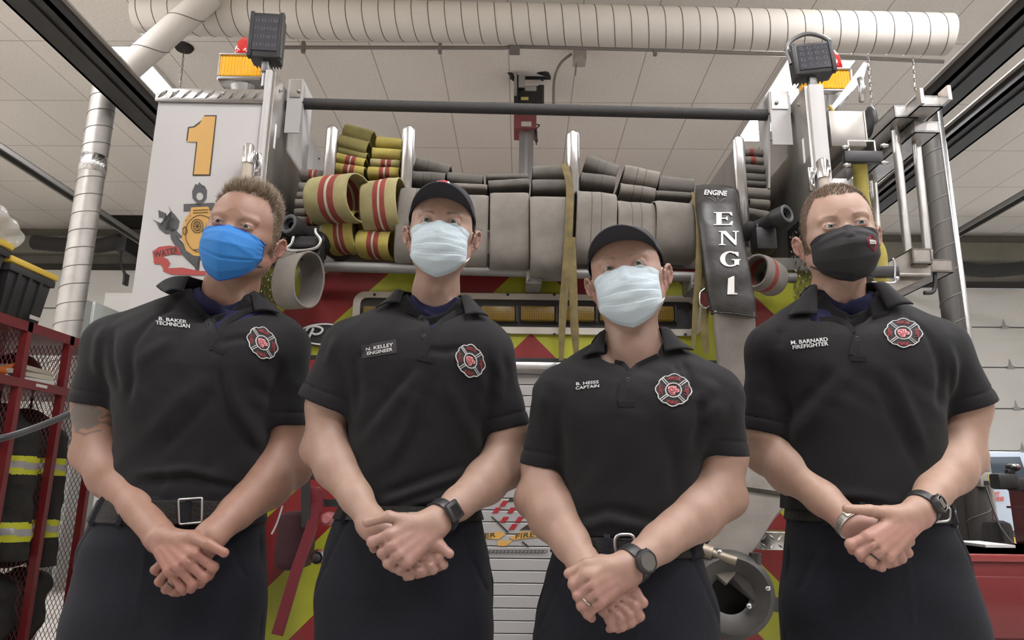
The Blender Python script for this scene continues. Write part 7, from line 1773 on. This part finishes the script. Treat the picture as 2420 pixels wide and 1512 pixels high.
ld = spiral_duct('galvanised spiral duct hanging down beside the left storage rack', Vector((a.x, yl, a.z)), Vector((a.x, yl, 0.05)), .085, .13, M_GALV, M_SEAM)
c1 = P(225, 371, yl); q = MB(); q.tube([(a.x, yl, c1.z), (a.x, yl, P(225, 410, yl).z)], .089, 40); q.build('foil_tape', mat('foil_tape', (.75, .75, .75), .25, 1.0, bump=1.0, bscale=35), ld, smooth=True)
yr = 4.3; a = P(2226, 262, yr); spiral_duct('dark spiral exhaust pipe standing on the right beside the ladders', Vector((P(2246, 700, yr).x, yr, a.z)), Vector((P(2246, 700, yr).x, yr, .02)), .062, .16, mat('grey_exhaust_pipe', (.085, .080, .074), .5, .5), M_SEAM, 'pipe', 'exhaust_pipe')
xx = P(2276, 700, yr).x; q = MB(); q.box((xx-.016, yr-.02, .02), (xx+.016, yr+.02, P(2245, 240, yr).z), bev=.004); t = thing('door_rail', 'thin bright vertical rail beside the dark exhaust pipe on the right', 'rail', (xx, yr, .02)); auto(q.build('rail', M_ALU, t))
xx = P(2304, 1200, yr).x; q = MB(); q.tube([(xx, yr+.1, .02), (xx, yr+.1, P(2304, 1150, yr).z)], .045, 20); t = thing('conduit_pipe', 'grey vertical pipe below the outlet box on the right', 'pipe', (xx, yr, .02)); auto(q.build('pipe', mat('grey_exhaust_pipe', (.085, .080, .074), .5, .5), t))
o1 = P(2306, 1150, yr-.05); o2 = P(2332, 1116, yr-.05); q = MB(); q.box((o1.x, yr-.10, o1.z), (o2.x, yr-.03, o2.z), bev=.006); t = thing('outlet_box', 'grey outlet box with yellow tag and hanging cord on the right pipe', 'outlet box', ((o1.x+o2.x)/2, yr-.06, o1.z)); auto(q.build('box', mat('grey_box', (.33, .31, .28), .5), t))
q = MB(); q.box((lerp(o1.x, o2.x, .6), yr-.104, lerp(o1.z, o2.z, .25)), (lerp(o1.x, o2.x, .9), yr-.10, lerp(o1.z, o2.z, .85))); q.build('tag', mat('tag_yellow', (.6, .5, .15), .6), t); q = MB(); q.box((lerp(o1.x, o2.x, .25), yr-.106, lerp(o1.z, o2.z, .1)), (lerp(o1.x, o2.x, .6), yr-.10, lerp(o1.z, o2.z, .4))); q.build('socket', M_BLK, t)
q = MB(); q.tube(smooth_pts([P(2330, 1150, yr-.12), P(2345, 1195, yr-.2), P(2362, 1240, 4.0), P(2380, 1268, 3.8), P(2400, 1290, 3.6)], 6), .006, 8); q.build('cord', M_BLK, t, smooth=True)
# door tracks running in depth
def depth_beam(label, px, py, z, w_, h_, y0, y1, name='door_track', flange=True):
    c = PZ(px, py, z); t = thing(name, label, 'track', (c.x, y0, z), 'dark overhead tracks running front to back'); q = MB(); q.box((c.x-w_/2, y0, z), (c.x+w_/2, y1, z+.02)); q.box((c.x-w_/2, y0, z), (c.x-w_/2+.02, y1, z+h_)); q.box((c.x+w_/2-.02, y0, z), (c.x+w_/2, y1, z+h_)); q.box((c.x-w_*.16, y0, z-.015), (c.x+w_*.16, y1, z)); auto(q.build('channel', M_RAIL, t))
    q = MB(); q.box((c.x+w_/2, y0, z+h_-.012), (c.x+w_/2+.03, y1, z+h_)) if px < 1210 else q.box((c.x-w_/2-.03, y0, z+h_-.012), (c.x-w_/2, y1, z+h_)); q.build('flange', mat('pale_flange', (.45, .43, .4), .5), t)
    for yy in (y0+.2, y1-.05): q = MB(); q.box((c.x-.012, yy, z+h_), (c.x+.012, yy+.02, CEIL)); q.build('hanger', M_LADB, t)
    return c
depth_beam('dark overhead track crossing the top left corner', 134, 76, 3.75, .25, .10, 1.0, 9.8)
depth_beam('dark overhead track on the right, nearer the ladders', 2375, 110, 3.75, .23, .10, 1.0, 9.8)
depth_beam('dark overhead track on the right, outer one', 2480, 170, 3.75, .23, .10, 1.0, 9.8)
def track(label, pa, z, w_, y0, y1):
    c = PZ(*pa, z); t = thing('ceiling_track', label, 'track', (c.x, y0, z)); q = MB(); q.box((c.x-w_/2, y0, z), (c.x-w_/2+.02, y1, z+.05)); q.box((c.x+w_/2-.02, y0, z), (c.x+w_/2, y1, z+.05)); q.box((c.x-w_/2, y0, z+.045), (c.x+w_/2, y1, z+.05)); auto(q.build('rail', mat('galv_track', (.20, .195, .185), .45, .6), t)); 
track('thin grey door track under the ceiling at the far left', (95, 420), 4.05, .12, 2.0, 10.2)
track('thin grey door track under the ceiling at the far right', (2380, 490), 4.05, .12, 2.0, 10.2)
# conduit under the white duct, clips and boxes
q = MB(); yc = 5.45; pts = [P(668, 112, yc), P(1190, 113, yc), P(1215, 110, yc), P(1560, 118, yc), P(1880, 130, yc), P(2230, 146, yc)]; q.tube(pts, .016, 10); t = thing('conduit', 'grey metal conduit running along under the white duct', 'conduit', pts[0]); auto(q.build('pipe', mat('conduit_grey', (.27, .25, .23), .5, .3), t))
for x, y in ((717, 112), (1040, 113), (1548, 118)): q = MB(); c = P(x, y, yc); q.box((c.x-.014, yc-.02, c.z-.05), (c.x+.014, yc+.02, c.z+.05)); q.build('clip', mat('conduit_grey', (.27, .25, .23)), t)
q = MB(); c = P(1216, 110, yc); q.box((c.x-.045, yc-.05, c.z-.06), (c.x+.045, yc+.04, c.z+.04), bev=.006); t2 = thing('junction_box', 'small square junction box in the middle of the ceiling conduit', 'junction box', c); auto(q.build('box', mat('conduit_grey', (.27, .25, .23)), t2))
q = MB(); c = P(1370, 136, 5.6); q.box((c.x-.055, 5.55, c.z-.045), (c.x+.055, 5.68, c.z+.06), bev=.006); q.box((c.x-.045, 5.53, c.z-.055), (c.x+.03, 5.56, c.z-.01), bev=.004); t = thing('junction_box', 'pale junction box with a curved conduit dropping behind the cross rail', 'junction box', c); auto(q.build('box', mat('beige_box', (.48, .44, .39), .6), t))
q = MB(); q.tube(smooth_pts([P(1350, 128, 5.6), P(1325, 150, 5.6), P(1310, 190, 5.6), P(1308, 260, 5.6)], 6), .013, 8); q.build('curved_conduit', mat('conduit_grey', (.27, .25, .23)), t, smooth=True)
q = MB(); q.tube([P(1362, 150, 5.6), P(1360, 178, 5.6)], .006, 6); q.build('drop', mat('conduit_grey', (.27, .25, .23)), t)
# door opener
yo = 6.0; t = thing('door_opener', 'black garage door opener motor with red housing on a grey rail', 'door opener', P(1245, 300, yo))
def wb(mb, x0, y0, x1, y1, Y, dep, bev=.006): a = P(x0, y1, Y); b2 = P(x1, y0, Y); mb.box((a.x, Y, a.z), (b2.x, Y+dep, b2.z), bev=bev); return mb
q = MB(); wb(q, 1222, 202, 1284, 244, yo, .2, .01); wb(q, 1214, 176, 1226, 262, yo-.03, .04); wb(q, 1272, 200, 1286, 244, yo+.05, .2); wb(q, 1205, 172, 1302, 182, yo+.05, .05); auto(q.build('motor', M_BLK, t))
q = MB(); wb(q, 1214, 262, 1268, 302, yo-.02, .25, .008); auto(q.build('housing', mat('faded_red_housing', (.27, .075, .085), .5), t)); q = MB(); wb(q, 1232, 287, 1256, 298, yo-.024, .005, 0); q.build('label', M_LET, t)
q = MB(); wb(q, 1225, 176, 1241, 206, yo-.04, .03); wb(q, 1240, 203, 1268, 214, yo-.02, .05); wb(q, 1215, 170, 1222, 225, yo-.05, .02); auto(q.build('bracket', mat('zinc', (0.45, 0.45, 0.44)), t)); q = MB(); wb(q, 1231, 229, 1249, 236, yo-.005, .01, 0); q.build('warning_label', mat('tag_yellow', (.6, .5, .15)), t)
q = MB(); q.tube([P(1266, 170, yo+.1), P(1286, 186, yo+.1)], .03, 10); q.build('pulley', M_BLK, t)
q = MB(); q.tube([P(1196, 168, yo), P(1208, 176, yo), P(1214, 190, yo)], [.006, .02, .012], 8); q.tube([P(1264, 165, yo), P(1290, 172, yo), P(1300, 182, yo)], [.03, .035, .008], 8); q.build('wiring', M_BLK, t)
q = MB(); q.tube(smooth_pts([P(1072, 169, yo+.2), P(1110, 174, yo+.2), P(1160, 179, yo+.2), P(1206, 174, yo+.2)], 5), .010, 8); q.build('loose_cable', M_BLK, t, smooth=True)
q = MB(); q.tube([P(1085, 154, yo+.2), P(1105, 138, yo+.2), P(1122, 118, yo+.2)], .003, 5); q.tube([P(1200, 113, yo), P(1202, 172, yo)], .004, 5); q.build('thin_wire', M_BLK, t)
q = MB(); q.tube(smooth_pts([P(1266, 294, yo), P(1275, 296, yo), P(1267, 306, yo), P(1266, 330, yo), P(1268, 342, yo)], 5), .006, 6); q.tube([P(1266, 308, yo), P(1268, 335, yo)], .014, 8); q.build('pull_cord', M_BLK, t, smooth=True)
a = P(1228, 300, yo); b2 = P(1262, 300, yo); q = MB()
for x0, x1 in ((1227, 1240), (1248, 1261)): l = P(x0, 300, yo); r_ = P(x1, 300, yo); q.box((l.x, yo+.02, 2.6), (r_.x, yo+.05, l.z), bev=.004)
l = P(1240, 300, yo); r_ = P(1248, 300, yo); q.box((l.x, yo+.035, 2.6), (r_.x, yo+.05, l.z)); auto(q.build('rail', mat('galv_rail', (.38, .38, .385), .35, .8), t))
q = MB()
for x0 in (1229, 1250):
    pass
# chains
def chain(label, x0, y0, x1, y1, Y):
    a, b2 = P(x0, y0, Y), P(x1, y1, Y); t = thing('chain', label, 'chain', b2 if b2.z < a.z else a, 'thin chains hanging from the ceiling'); q = MB(); n = int((a-b2).length/.035); ax = (b2-a)/n
    for i in range(n):
        c = a+ax*(i+.5); s1 = Vector((1, 0, 0)) if i % 2 else Vector((0, 1, 0)); q.tube([c+Vector((0, 0, 1))*.021*math.sin(k*math.pi/5)+s1*.008*math.cos(k*math.pi/5) for k in range(10)], .0028, 5, closed=True)
    q.build('links', mat('chain_steel', (.2, .19, .18), .4, .8), t); 
    q = MB(); q.tube([Vector((a.x, a.y, CEIL-.03)), Vector((a.x, a.y, CEIL-.002))], [.07, .085], 16); q.build('ceiling_cup', M_DARK, t)
chain('thin chain hanging from a dark cup left of the amber warning light', 437, 92, 426, 205, 5.6)
chain('thin chain hanging right of the tray blade, nearer the engine', 2052, 130, 2062, 262, 5.3)
chain('thin chain hanging beside the right overhead track', 2158, 135, 2164, 215, 5.3)
# black corrugated exhaust hoses along the far wall
def corr(label, pts, r):
    p3 = smooth_pts([P(*a) for a in pts], 14); t = thing('exhaust_hose', label, 'exhaust hose', min(p3, key=lambda v: v.z)); q = MB(); q.tube(p3, [r*(1+.10*(i % 2)) for i in range(len(p3))], 14); q.build('hose', M_BLKR, t, smooth=True)
corr('black corrugated exhaust hose along the far wall on the left', [(80, 572, 9.6), (170, 580, 9.6), (240, 580, 9.6), (285, 568, 9.6)], .10)
corr('black corrugated exhaust hose along the far wall on the right', [(2262, 632, 9.6), (2330, 640, 9.6), (2420, 634, 9.6), (2520, 628, 9.6)], .09)
q = MB(); wb(q, 272, 560, 300, 592, 9.5, .66); t = thing('pulley_bracket', 'dark pulley bracket and cord on the far wall beside the white engine side', 'bracket', P(286, 592, 9.5)); auto(q.build('bracket', M_BLK, t)); q = MB(); q.tube(smooth_pts([P(285, 592, 9.4), P(284, 620, 9.4), P(294, 645, 9.4), P(293, 668, 9.4)], 5), .02, 8); wb(q, 288, 645, 298, 672, 9.4, .1); q.build('cord', M_BLK, t)
q = MB(); q.tube(smooth_pts([P(2208, 632, 2.64), P(2210, 672, 2.64), P(2204, 690, 2.64), P(2184, 692, 2.64)], 5), .008, 8); t = thing('cable', 'short dark cable hook under the ladders on the right', 'cable', P(2204, 692, 4.2)); q.build('cable', M_BLK, t, smooth=True)
# ---------------------------------------------------------------- left: storage lockers
M_RFR = mat('locker_red_steel', (0.17, 0.014, 0.018), .4, noise=.12, nscale=15, coat=.2); M_RWIRE = mat('locker_red_mesh', (0.15, 0.015, 0.018), .5)
LX = -2.30; ztopL = P(100, 768, 3.6).z
def lx(px, py): 
    d = ray(px, py); t_ = LX/d.x; return Vector((0, 0, CAM_H))+d*t_
ztopL = lx(60, 757).z; zsh = lx(90, 905).z; posts = [2.20, 2.62, lx(60, 850).y, lx(163, 860).y]; stp = posts[3]-posts[2]; posts = [posts[2]-3*stp, posts[2]-2*stp, posts[2]-stp, posts[2], posts[3], posts[3]+stp]
lk = thing('gear_locker', 'red steel mesh gear locker row along the left with coats hanging inside', 'locker', (LX-.3, posts[2], 0.0))
q = MB()
q.box((LX-.60, posts[0], ztopL-.045), (LX, posts[-1], ztopL)); auto(q.build('top_frame', M_RFR, lk))
for y in posts:
    q = MB(); q.box((LX-.035, y-.016, 0), (LX, y+.016, ztopL)); q.box((LX-.60, y-.006, 0), (LX-.585, y+.006, ztopL)); q.build('post', M_RFR, lk)
q = MB(); q.box((LX-.60, posts[0], zsh-.03), (LX, posts[-1], zsh)); q.box((LX-.02, posts[0], zsh-.035), (LX+.004, posts[-1], zsh+.005)); shf = auto(q.build('shelf', M_RFR, lk)); q = MB(); q.box((LX-.60, posts[0], .30), (LX, posts[-1], .33)); q.build('bottom_shelf', M_RFR, lk)
def lattice(o, eu, ev, W, H, s, r=.0016):
    mb = MB(); o, eu, ev = Vector(o), Vector(eu), Vector(ev); k = .5
    n1 = int(W/s)+int(H*k/s)+2
    for i in range(-int(H*k/s)-1, int(W/s)+2):
        for sg in (1, -1):
            # line u = i*s + sg*v*k
            u0_ = i*s if sg > 0 else i*s+H*k; p0 = (u0_, 0); p1 = (u0_+sg*H*k, H)
            a, b2 = p0, p1
            def cl(a, b2):
                t0, t1 = 0, 1; dx = b2[0]-a[0]
                if abs(dx) < 1e-9: return None
                ta, tb = (0-a[0])/dx, (W-a[0])/dx; ta, tb = min(ta, tb), max(ta, tb); t0 = max(t0, ta); t1 = min(t1, tb)
                return (t0, t1) if t1 > t0 else None
            c = cl(a, b2)
            if c: A = [a[0]+(b2[0]-a[0])*c[0], H*c[0]]; B = [a[0]+(b2[0]-a[0])*c[1], H*c[1]]; mb.tube([o+eu*A[0]+ev*A[1], o+eu*B[0]+ev*B[1]], r, 4, cap=False)
    return mb
for y in posts[1:]:
    lattice((LX-.57, y, .33), (1, 0, 0), (0, 0, 1), .54, ztopL-.05-.33, .022).build('side_mesh', M_RWIRE, lk)
lattice((LX-.585, posts[0], .33), (0, 1, 0), (0, 0, 1), posts[-1]-posts[0], ztopL-.05-.33, .017).build('back_mesh', mat('mesh_grey', (.07, .03, .03), .5, .4), lk)
q = MB(); a = lx(93, 911); q.box((LX+.004, a.y-.03, a.z-.008), (LX+.006, a.y+.05, a.z+.006)); q.build('shelf_label', M_LET, shf)
# totes on top
M_TOTE = mat('tote_black', (0.022, 0.022, 0.023), .55); M_LID = mat('tote_lid_yellow', (0.62, 0.43, 0.06), .45)
def tote(y0, y1, h_, label, sw=.42):
    x1 = LX-.05; t = thing('storage_tote', label, 'storage tote', (x1-sw/2, (y0+y1)/2, ztopL), 'black totes with yellow lids on the locker top'); q = MB(); z = ztopL
    vs = []; 
    for zz, s in ((z, .86), (z+h_, 1.0)): 
        cx, cy = x1-sw/2, (y0+y1)/2
        for a, b2 in ((-1, -1), (1, -1), (1, 1), (-1, 1)): vs.append((cx+a*sw/2*s, cy+b2*(y1-y0)/2*s, zz))
    q.addvf(vs, [(0, 3, 2, 1), (4, 5, 6, 7), (0, 1, 5, 4), (1, 2, 6, 5), (2, 3, 7, 6), (3, 0, 4, 7)]); cx, cy = x1-sw/2, (y0+y1)/2
    q.box((x1-sw-.01, y0-.01, z+h_-.045), (x1+.01, y1+.01, z+h_-.01), bev=.005)
    for k in (.25, .5, .75): yy = lerp(y0, y1, k); q.prism([(x1-.03, yy-.02, z+.02), (x1-.02, yy-.02, z+.02), (x1+.008, yy-.02, z+h_-.04), (x1-.02, yy-.02, z+h_-.04)], (0, .02, 0))
    auto(q.build('bin', M_TOTE, t)); q = MB(); q.box((x1-sw-.018, y0-.018, z+h_-.008), (x1+.018, y1+.018, z+h_+.024), bev=.010); q.box((x1-sw+.03, y0+.03, z+h_+.022), (x1-.03, y1-.03, z+h_+.032), bev=.006); auto(q.build('lid', M_LID, t)); return t, (x1, z+h_)
yA = lx(125, 770).y; yB = lx(22, 740).y
h1 = lx(165, 690).z-ztopL; 
t1, c1 = tote(yB+.02, yA+.02, .26, 'black storage tote with yellow lid, farther one, beside the grey duct'); t2, c2 = tote(yB-.62, yB-.01, .31, 'black storage tote with yellow lid under the plastic bag at the left edge')
q = MB(); a = lx(100, 762); q.box((LX-.046, a.y-.03, ztopL+.03), (LX-.042, a.y+.04, ztopL+.048)); q.build('tote_label', M_LET, t1)
# plastic bag of gear
zb_ = ztopL+.31+.026; t = thing('plastic_bag', 'clear plastic bag of black and yellow gear on the nearer tote', 'bag', (LX-.25, yB-.25, zb_)); g = Grid((LX-.62, yB-.75, zb_-.01), (LX+.12, yB+.22, zb_+.33), .012)
g.ell((LX-.25, yB-.28, zb_+.10), (.26, .34, .16), .05); g.ell((LX-.18, yB-.05, zb_+.07), (.16, .20, .10), .06)
X, Yy, Z = g.ax[0][:, None, None], g.ax[1][None, :, None], g.ax[2][None, None, :]; g.F = np.maximum(g.F+(.012*np.sin(34*X+20*Yy+3*np.sin(22*Z))+.008*np.sin(61*Yy-44*Z+25*X)).astype('f'), (zb_+.002)-Z).astype('f'); pos, f = g.extract(); 
gg = Grid((LX-.62, yB-.75, zb_-.01), (LX+.12, yB+.22, zb_+.33), .014); gg.ell((LX-.25, yB-.30, zb_+.08), (.21, .28, .12), .04); gg.ell((LX-.20, yB-.10, zb_+.05), (.13, .15, .07), .04); X, Yy, Z = gg.ax[0][:, None, None], gg.ax[1][None, :, None], gg.ax[2][None, None, :]; gg.F = np.maximum(gg.F+(.014*np.sin(40*X+31*Yy)*np.sin(30*Z)).astype('f'), (zb_+.004)-Z).astype('f'); pos2, f2 = gg.extract()
k = (np.sin(25*pos2[:, 1]+9)*np.sin(33*pos2[:, 2]+20*pos2[:, 0]) > .35); col = np.tile(np.array((.03, .03, .03)), (len(pos2), 1)); col[k] = (.55, .47, .05)
link('gear', np_mesh(pos2, f2, col), mat('bagged_gear', (.05, .05, .05), .7, attr='Col', noise=.1), t, False)
mp = bpy.data.materials.new('clear_film'); mp.use_nodes = True; nt = mp.node_tree; b_ = nt.nodes['Principled BSDF']; b_.inputs['Base Color'].default_value = (.75, .75, .75, 1); b_.inputs['Roughness'].default_value = .18; b_.inputs['Alpha'].default_value = .30
link('bag_film', np_mesh(pos, f), mp, t, False)
# coat
M_COAT = mat('turnout_black', (0.026, 0.024, 0.022), .9, bump=.3, bscale=120, noise=.2, nscale=30); M_HIVIS = mat('hivis_yellow', (0.60, 0.62, 0.03), .6); M_SILV = mat('reflective_silver', (0.42, 0.41, 0.42), .4, .3)
def coat(yc, label, w_=.30, x_=0.0, zs=None):
    z1 = zsh-.10; z0 = lx(60, 1325).z if zs is None else zs; t = thing('turnout_coat', label, 'coat', (LX-.18+x_, yc, z0)); lo = (LX-.50+x_, yc-.34, z0-.03); hi = (LX+.10+x_, yc+.34, z1+.06)
    g = Grid(lo, hi, .008); g.cone((LX-.22+x_, yc, z1-.10), (LX-.22+x_, yc, z0+.14), .10, .15, .05); g.ell((LX-.22+x_, yc, z1-.10), (.11, .16, .10), .05)
    sl0 = (LX-.14+x_, yc+.07, z1-.16); sl1 = (LX-.06+x_, yc+.03, z0+.02); g.cone(sl0, sl1, .088, .066, .02); g.cone((LX-.20+x_, yc-.09, z1-.14), (LX-.16+x_, yc-.12, z0+.10), .07, .06, .02)
    X, Yy, Z = g.ax[0][:, None, None], g.ax[1][None, :, None], g.ax[2][None, None, :]; g.F = (g.F+.004*np.sin(50*Yy+14*Z)+.003*np.sin(37*X+60*Z)).astype('f'); g.F = np.maximum(g.F, z0-Z).astype('f')
    pos, f = g.extract(); cen = pos[f].mean(1); mi = np.zeros(len(f), 'i'); H = z1-z0
    za, zb = (lx(110, 1075).z+lx(110, 1125).z)/2, (lx(60, 1235).z+lx(60, 1280).z)/2
    for zc in (za, zb):
        dzz = cen[:, 2]-zc-(cen[:, 1]-yc)*-.06; mi[np.abs(dzz) < .043] = 1; mi[np.abs(dzz) < .016] = 2
    me = np_mesh(pos, f); me.polygons.foreach_set('material_index', mi); link('coat', me, [M_COAT, M_HIVIS, M_SILV], t, False); q = MB(); q.tube([(LX-.22+x_, yc, z1), (LX-.22+x_, yc, zsh-.03)], .006, 6); q.build('hanger_hook', M_DARK, t)
ym = (posts[3]+posts[4])/2
coat(ym+.02, 'black turnout coat with yellow and silver stripes hanging in the open locker'); coat(ym-stp, 'black turnout coat hanging in the locker at the left edge', zs=.75); coat(ym+stp, 'black turnout coat hanging in the locker behind the tattooed arm', x_=-.05, zs=.7)
for yc, lb in ((ym+.1, 'black gear bag at the bottom of the locker below the striped coat'), (ym+stp, 'dark gear bag at the bottom of the locker behind the tattooed person')):
    t = thing('gear_bag', lb, 'bag', (LX-.28, yc, .33)); g = Grid((LX-.55, yc-.25, .32), (LX, yc+.25, .75), .012); g.ell((LX-.28, yc, .46), (.22, .19, .16), .05); g.ell((LX-.2, yc+.05, .60), (.13, .12, .09), .05); X, Yy, Z = g.ax[0][:, None, None], g.ax[1][None, :, None], g.ax[2][None, None, :]; g.F = np.maximum(g.F+(.01*np.sin(40*X+30*Z)*np.sin(33*Yy)).astype('f'), .332-Z).astype('f'); pos, f = g.extract(); link('bag', np_mesh(pos, f), M_COAT, t, False)
# shelf contents
t = thing('fire_helmet', 'dark red fire helmet with yellow mark on the locker shelf', 'helmet', (LX-.24, ym+.08, zsh)); q = MB(); c = Vector((LX-.22, ym+.10, zsh+.02)); q.grid(lambda u, v: c+Vector((math.cos(2*math.pi*u)*(.17 if v < .1 else .12*math.cos(max(0, v-.1)*1.6)), math.sin(2*math.pi*u)*(.20 if v < .1 else .145*math.cos(max(0, v-.1)*1.6)), .15*math.sin(max(0, v-.1)*1.6))), 32, 14, closeu=True); q.build('shell', mat('helmet_maroon', (.07, .012, .014), .35, coat=.4), t, smooth=True); q = MB(); q.box((c.x+.10, c.y-.03, c.z+.03), (c.x+.135, c.y+.02, c.z+.055)); q.build('badge', mat('tag_yellow', (.6, .5, .15)), t)
for i in range(3):
    t = thing('book', ['thick paper manual lying at the bottom of the pile on the locker shelf', 'middle manual of the paper pile on the locker shelf', 'topmost spiral manual of the pile on the locker shelf'][i], 'book', (LX-.12, ym-.02, zsh+.028*i), 'manuals piled on the locker shelf'); q = MB(); R_ = Matrix.Rotation(math.radians(-14+9*i), 3, 'Z'); q.box((LX-.26, ym-.20+.03*i, zsh+.001+.026*i), (LX-.03, ym+.10, zsh+.025+.026*i), bev=.003, R=R_, c=(LX-.12, ym-.03, 0)); q.build('pages', mat(['paper_white', 'paper_cream', 'paper_buff'][i], [(.6, .59, .55), (.52, .49, .40), (.45, .42, .33)][i], .8), t)
t = thing('work_glove', 'orange and black work glove on the shelf at the left edge', 'glove', (LX-.12, ym-stp+.12, zsh)); g = Grid((LX-.3, ym-stp-.05, zsh-.01), (LX+.02, ym-stp+.3, zsh+.15), .006); gy = ym-stp+.12; g.ell((LX-.12, gy, zsh+.03), (.06, .07, .03), .02)
for i in range(4): g.cone((LX-.12, gy+.03, zsh+.03), (LX-.06+.012*i, gy+.12-.02*i, zsh+.05+.012*i), .015, .012, .01)
pos, f = g.extract(); link('glove', np_mesh(pos, f), mat('glove_orange', (.50, .13, .02), .7), t, False)
t = thing('helmet_visor', 'dark cap shaped object with pale mark on the shelf at the left edge', 'visor', (LX-.1, ym-stp-.02, zsh)); q = MB(); q.sphere((LX-.10, ym-stp-.02, zsh+.03), (.09, .10, .03), 20); q.build('shell', M_BLK, t, smooth=True)
# black cable arriving from the left
q = MB(); q.tube(smooth_pts([P(-120, 1050, 1.9), P(0, 1036, 2.0), P(90, 1008, 2.15), P(178, 972, 2.3), P(260, 940, 2.45)], 8), .010, 10); t = thing('cable', 'black cable curving in from the left edge behind the tattooed arm', 'cable', P(0, 1040, 2.0)); q.build('cable', mat('cable_jacket', (.03, .03, .032), .3), t, smooth=True)
# grey electrical cabinets behind the left shoulder
for x0, y0, x1, y1, Y, lb, cc in ((228, 692, 345, 830, 8.6, 'white metal cabinet against the far wall by the garage door', (.52, .51, .48)), (205, 712, 226, 800, 7.6, 'grey green metal cabinet beside the duct', (.30, .32, .30)), (140, 690, 166, 830, 7.9, 'grey green cabinet behind the farther tote', (.30, .33, .31))):
    a = P(x0, y1, Y); b2 = P(x1, y0, Y); t = thing('metal_cabinet', lb, 'cabinet', ((a.x+b2.x)/2, Y+.25, 0), 'metal cabinets by the far wall'); q = MB(); q.box((a.x, Y, .02), (b2.x, Y+.5, b2.z), bev=.01); auto(q.build('body', mat('cab_%d' % x0, cc, .5), t)); q = MB(); q.box((a.x+.02, Y-.012, .06), (b2.x-.02, Y, b2.z-.04), bev=.004); d_ = q.build('door', mat('cab_%d' % x0, cc), t); q = MB(); q.box((lerp(a.x, b2.x, .35), Y-.03, b2.z-.30), (lerp(a.x, b2.x, .6), Y-.012, b2.z-.27)); q.build('handle', M_BLK, d_)
# ---------------------------------------------------------------- right: red tool cabinets
yq = 2.9; a = P(2262, 1308, yq); zq = a.z; t = thing('tool_cabinet', 'red steel tool cabinet with flat top at the right edge', 'cabinet', (a.x+.7, yq+.3, 0)); q = MB(); q.box((a.x, yq, .02), (a.x+1.6, yq+.62, zq), bev=.008); auto(q.build('body', mat('cabinet_red', (.13, .010, .012), .4, coat=.3), t)); q = MB(); q.box((a.x-.01, yq-.012, zq-.028), (a.x+1.61, yq+.63, zq), bev=.006); auto(q.build('top', mat('cabinet_red_top', (.22, .028, .028), .35, coat=.3), t))
for i in range(3): q = MB(); q.box((a.x+.04, yq-.012, zq-.30-.24*i), (a.x+1.56, yq, zq-.08-.24*i), bev=.005); d_ = auto(q.build('drawer', mat('cabinet_red', (.20, .016, .018)), t)); q = MB(); q.box((a.x+.3, yq-.03, zq-.12-.24*i), (a.x+1.3, yq-.012, zq-.10-.24*i), bev=.003); q.build('handle', M_CHROME, d_)
b2 = P(2397, 1150, yq+.55); t = thing('tool_chest', 'taller red steel chest standing on the red tool cabinet', 'tool chest', (b2.x+.35, yq+.35, zq)); q = MB(); q.box((b2.x, yq+.1, zq), (b2.x+.7, yq+.6, b2.z), bev=.008); q.box((b2.x-.012, yq+.09, lerp(zq, b2.z, .62)), (b2.x+.71, yq+.61, lerp(zq, b2.z, .66)), bev=.003); auto(q.build('body', mat('cabinet_red', (.20, .016, .018)), t))
t = thing('black_object', 'black box shaped object with rounded knob beside the red chest', 'equipment', P(2390, 1156, yq+.5)); q = MB(); wb(q, 2364, 1118, 2408, 1156, yq+.45, .08, .015); q.sphere(P(2394, 1104, yq+.48), (.032, .03, .020), 18); wb(q, 2384, 1108, 2400, 1122, yq+.46, .03); wb(q, 2400, 1130, 2450, 1160, yq+.46, .06); auto(q.build('housing', M_BLK, t)); q = MB(); c = P(2394, 1104, yq+.45); q.sphere(c+Vector((0, -.02, .006)), (.022, .012, .010), 12); q.build('chrome_cap', M_CHROME, t, smooth=True)  # unidentified black object, not a fan
q = MB(); wb(q, 2330, 1286, 2400, 1296, yq+.3, .25, .003); t = thing('paper_stack', 'loose papers and small items on the red cabinet top', 'papers', Vector((P(2360, 1296, yq+.3).x, yq+.42, zq))); q.v = [Vector((v.x, v.y, zq+.002+max(0, min(.012, v.z-zq)))) for v in q.v]; q.build('sheets', M_LET, t)
q = MB(); q.box((P(2282, 1200, yr).x, yr-.3, .02), (P(2312, 1200, yr).x, yr-.1, P(2290, 1225, yr).z), bev=.05); t = thing('duffel_bag', 'dark bag leaning beside the pipes on the right', 'bag', (P(2296, 1200, yr).x, yr-.2, .02)); auto(q.build('bag', M_COAT, t))
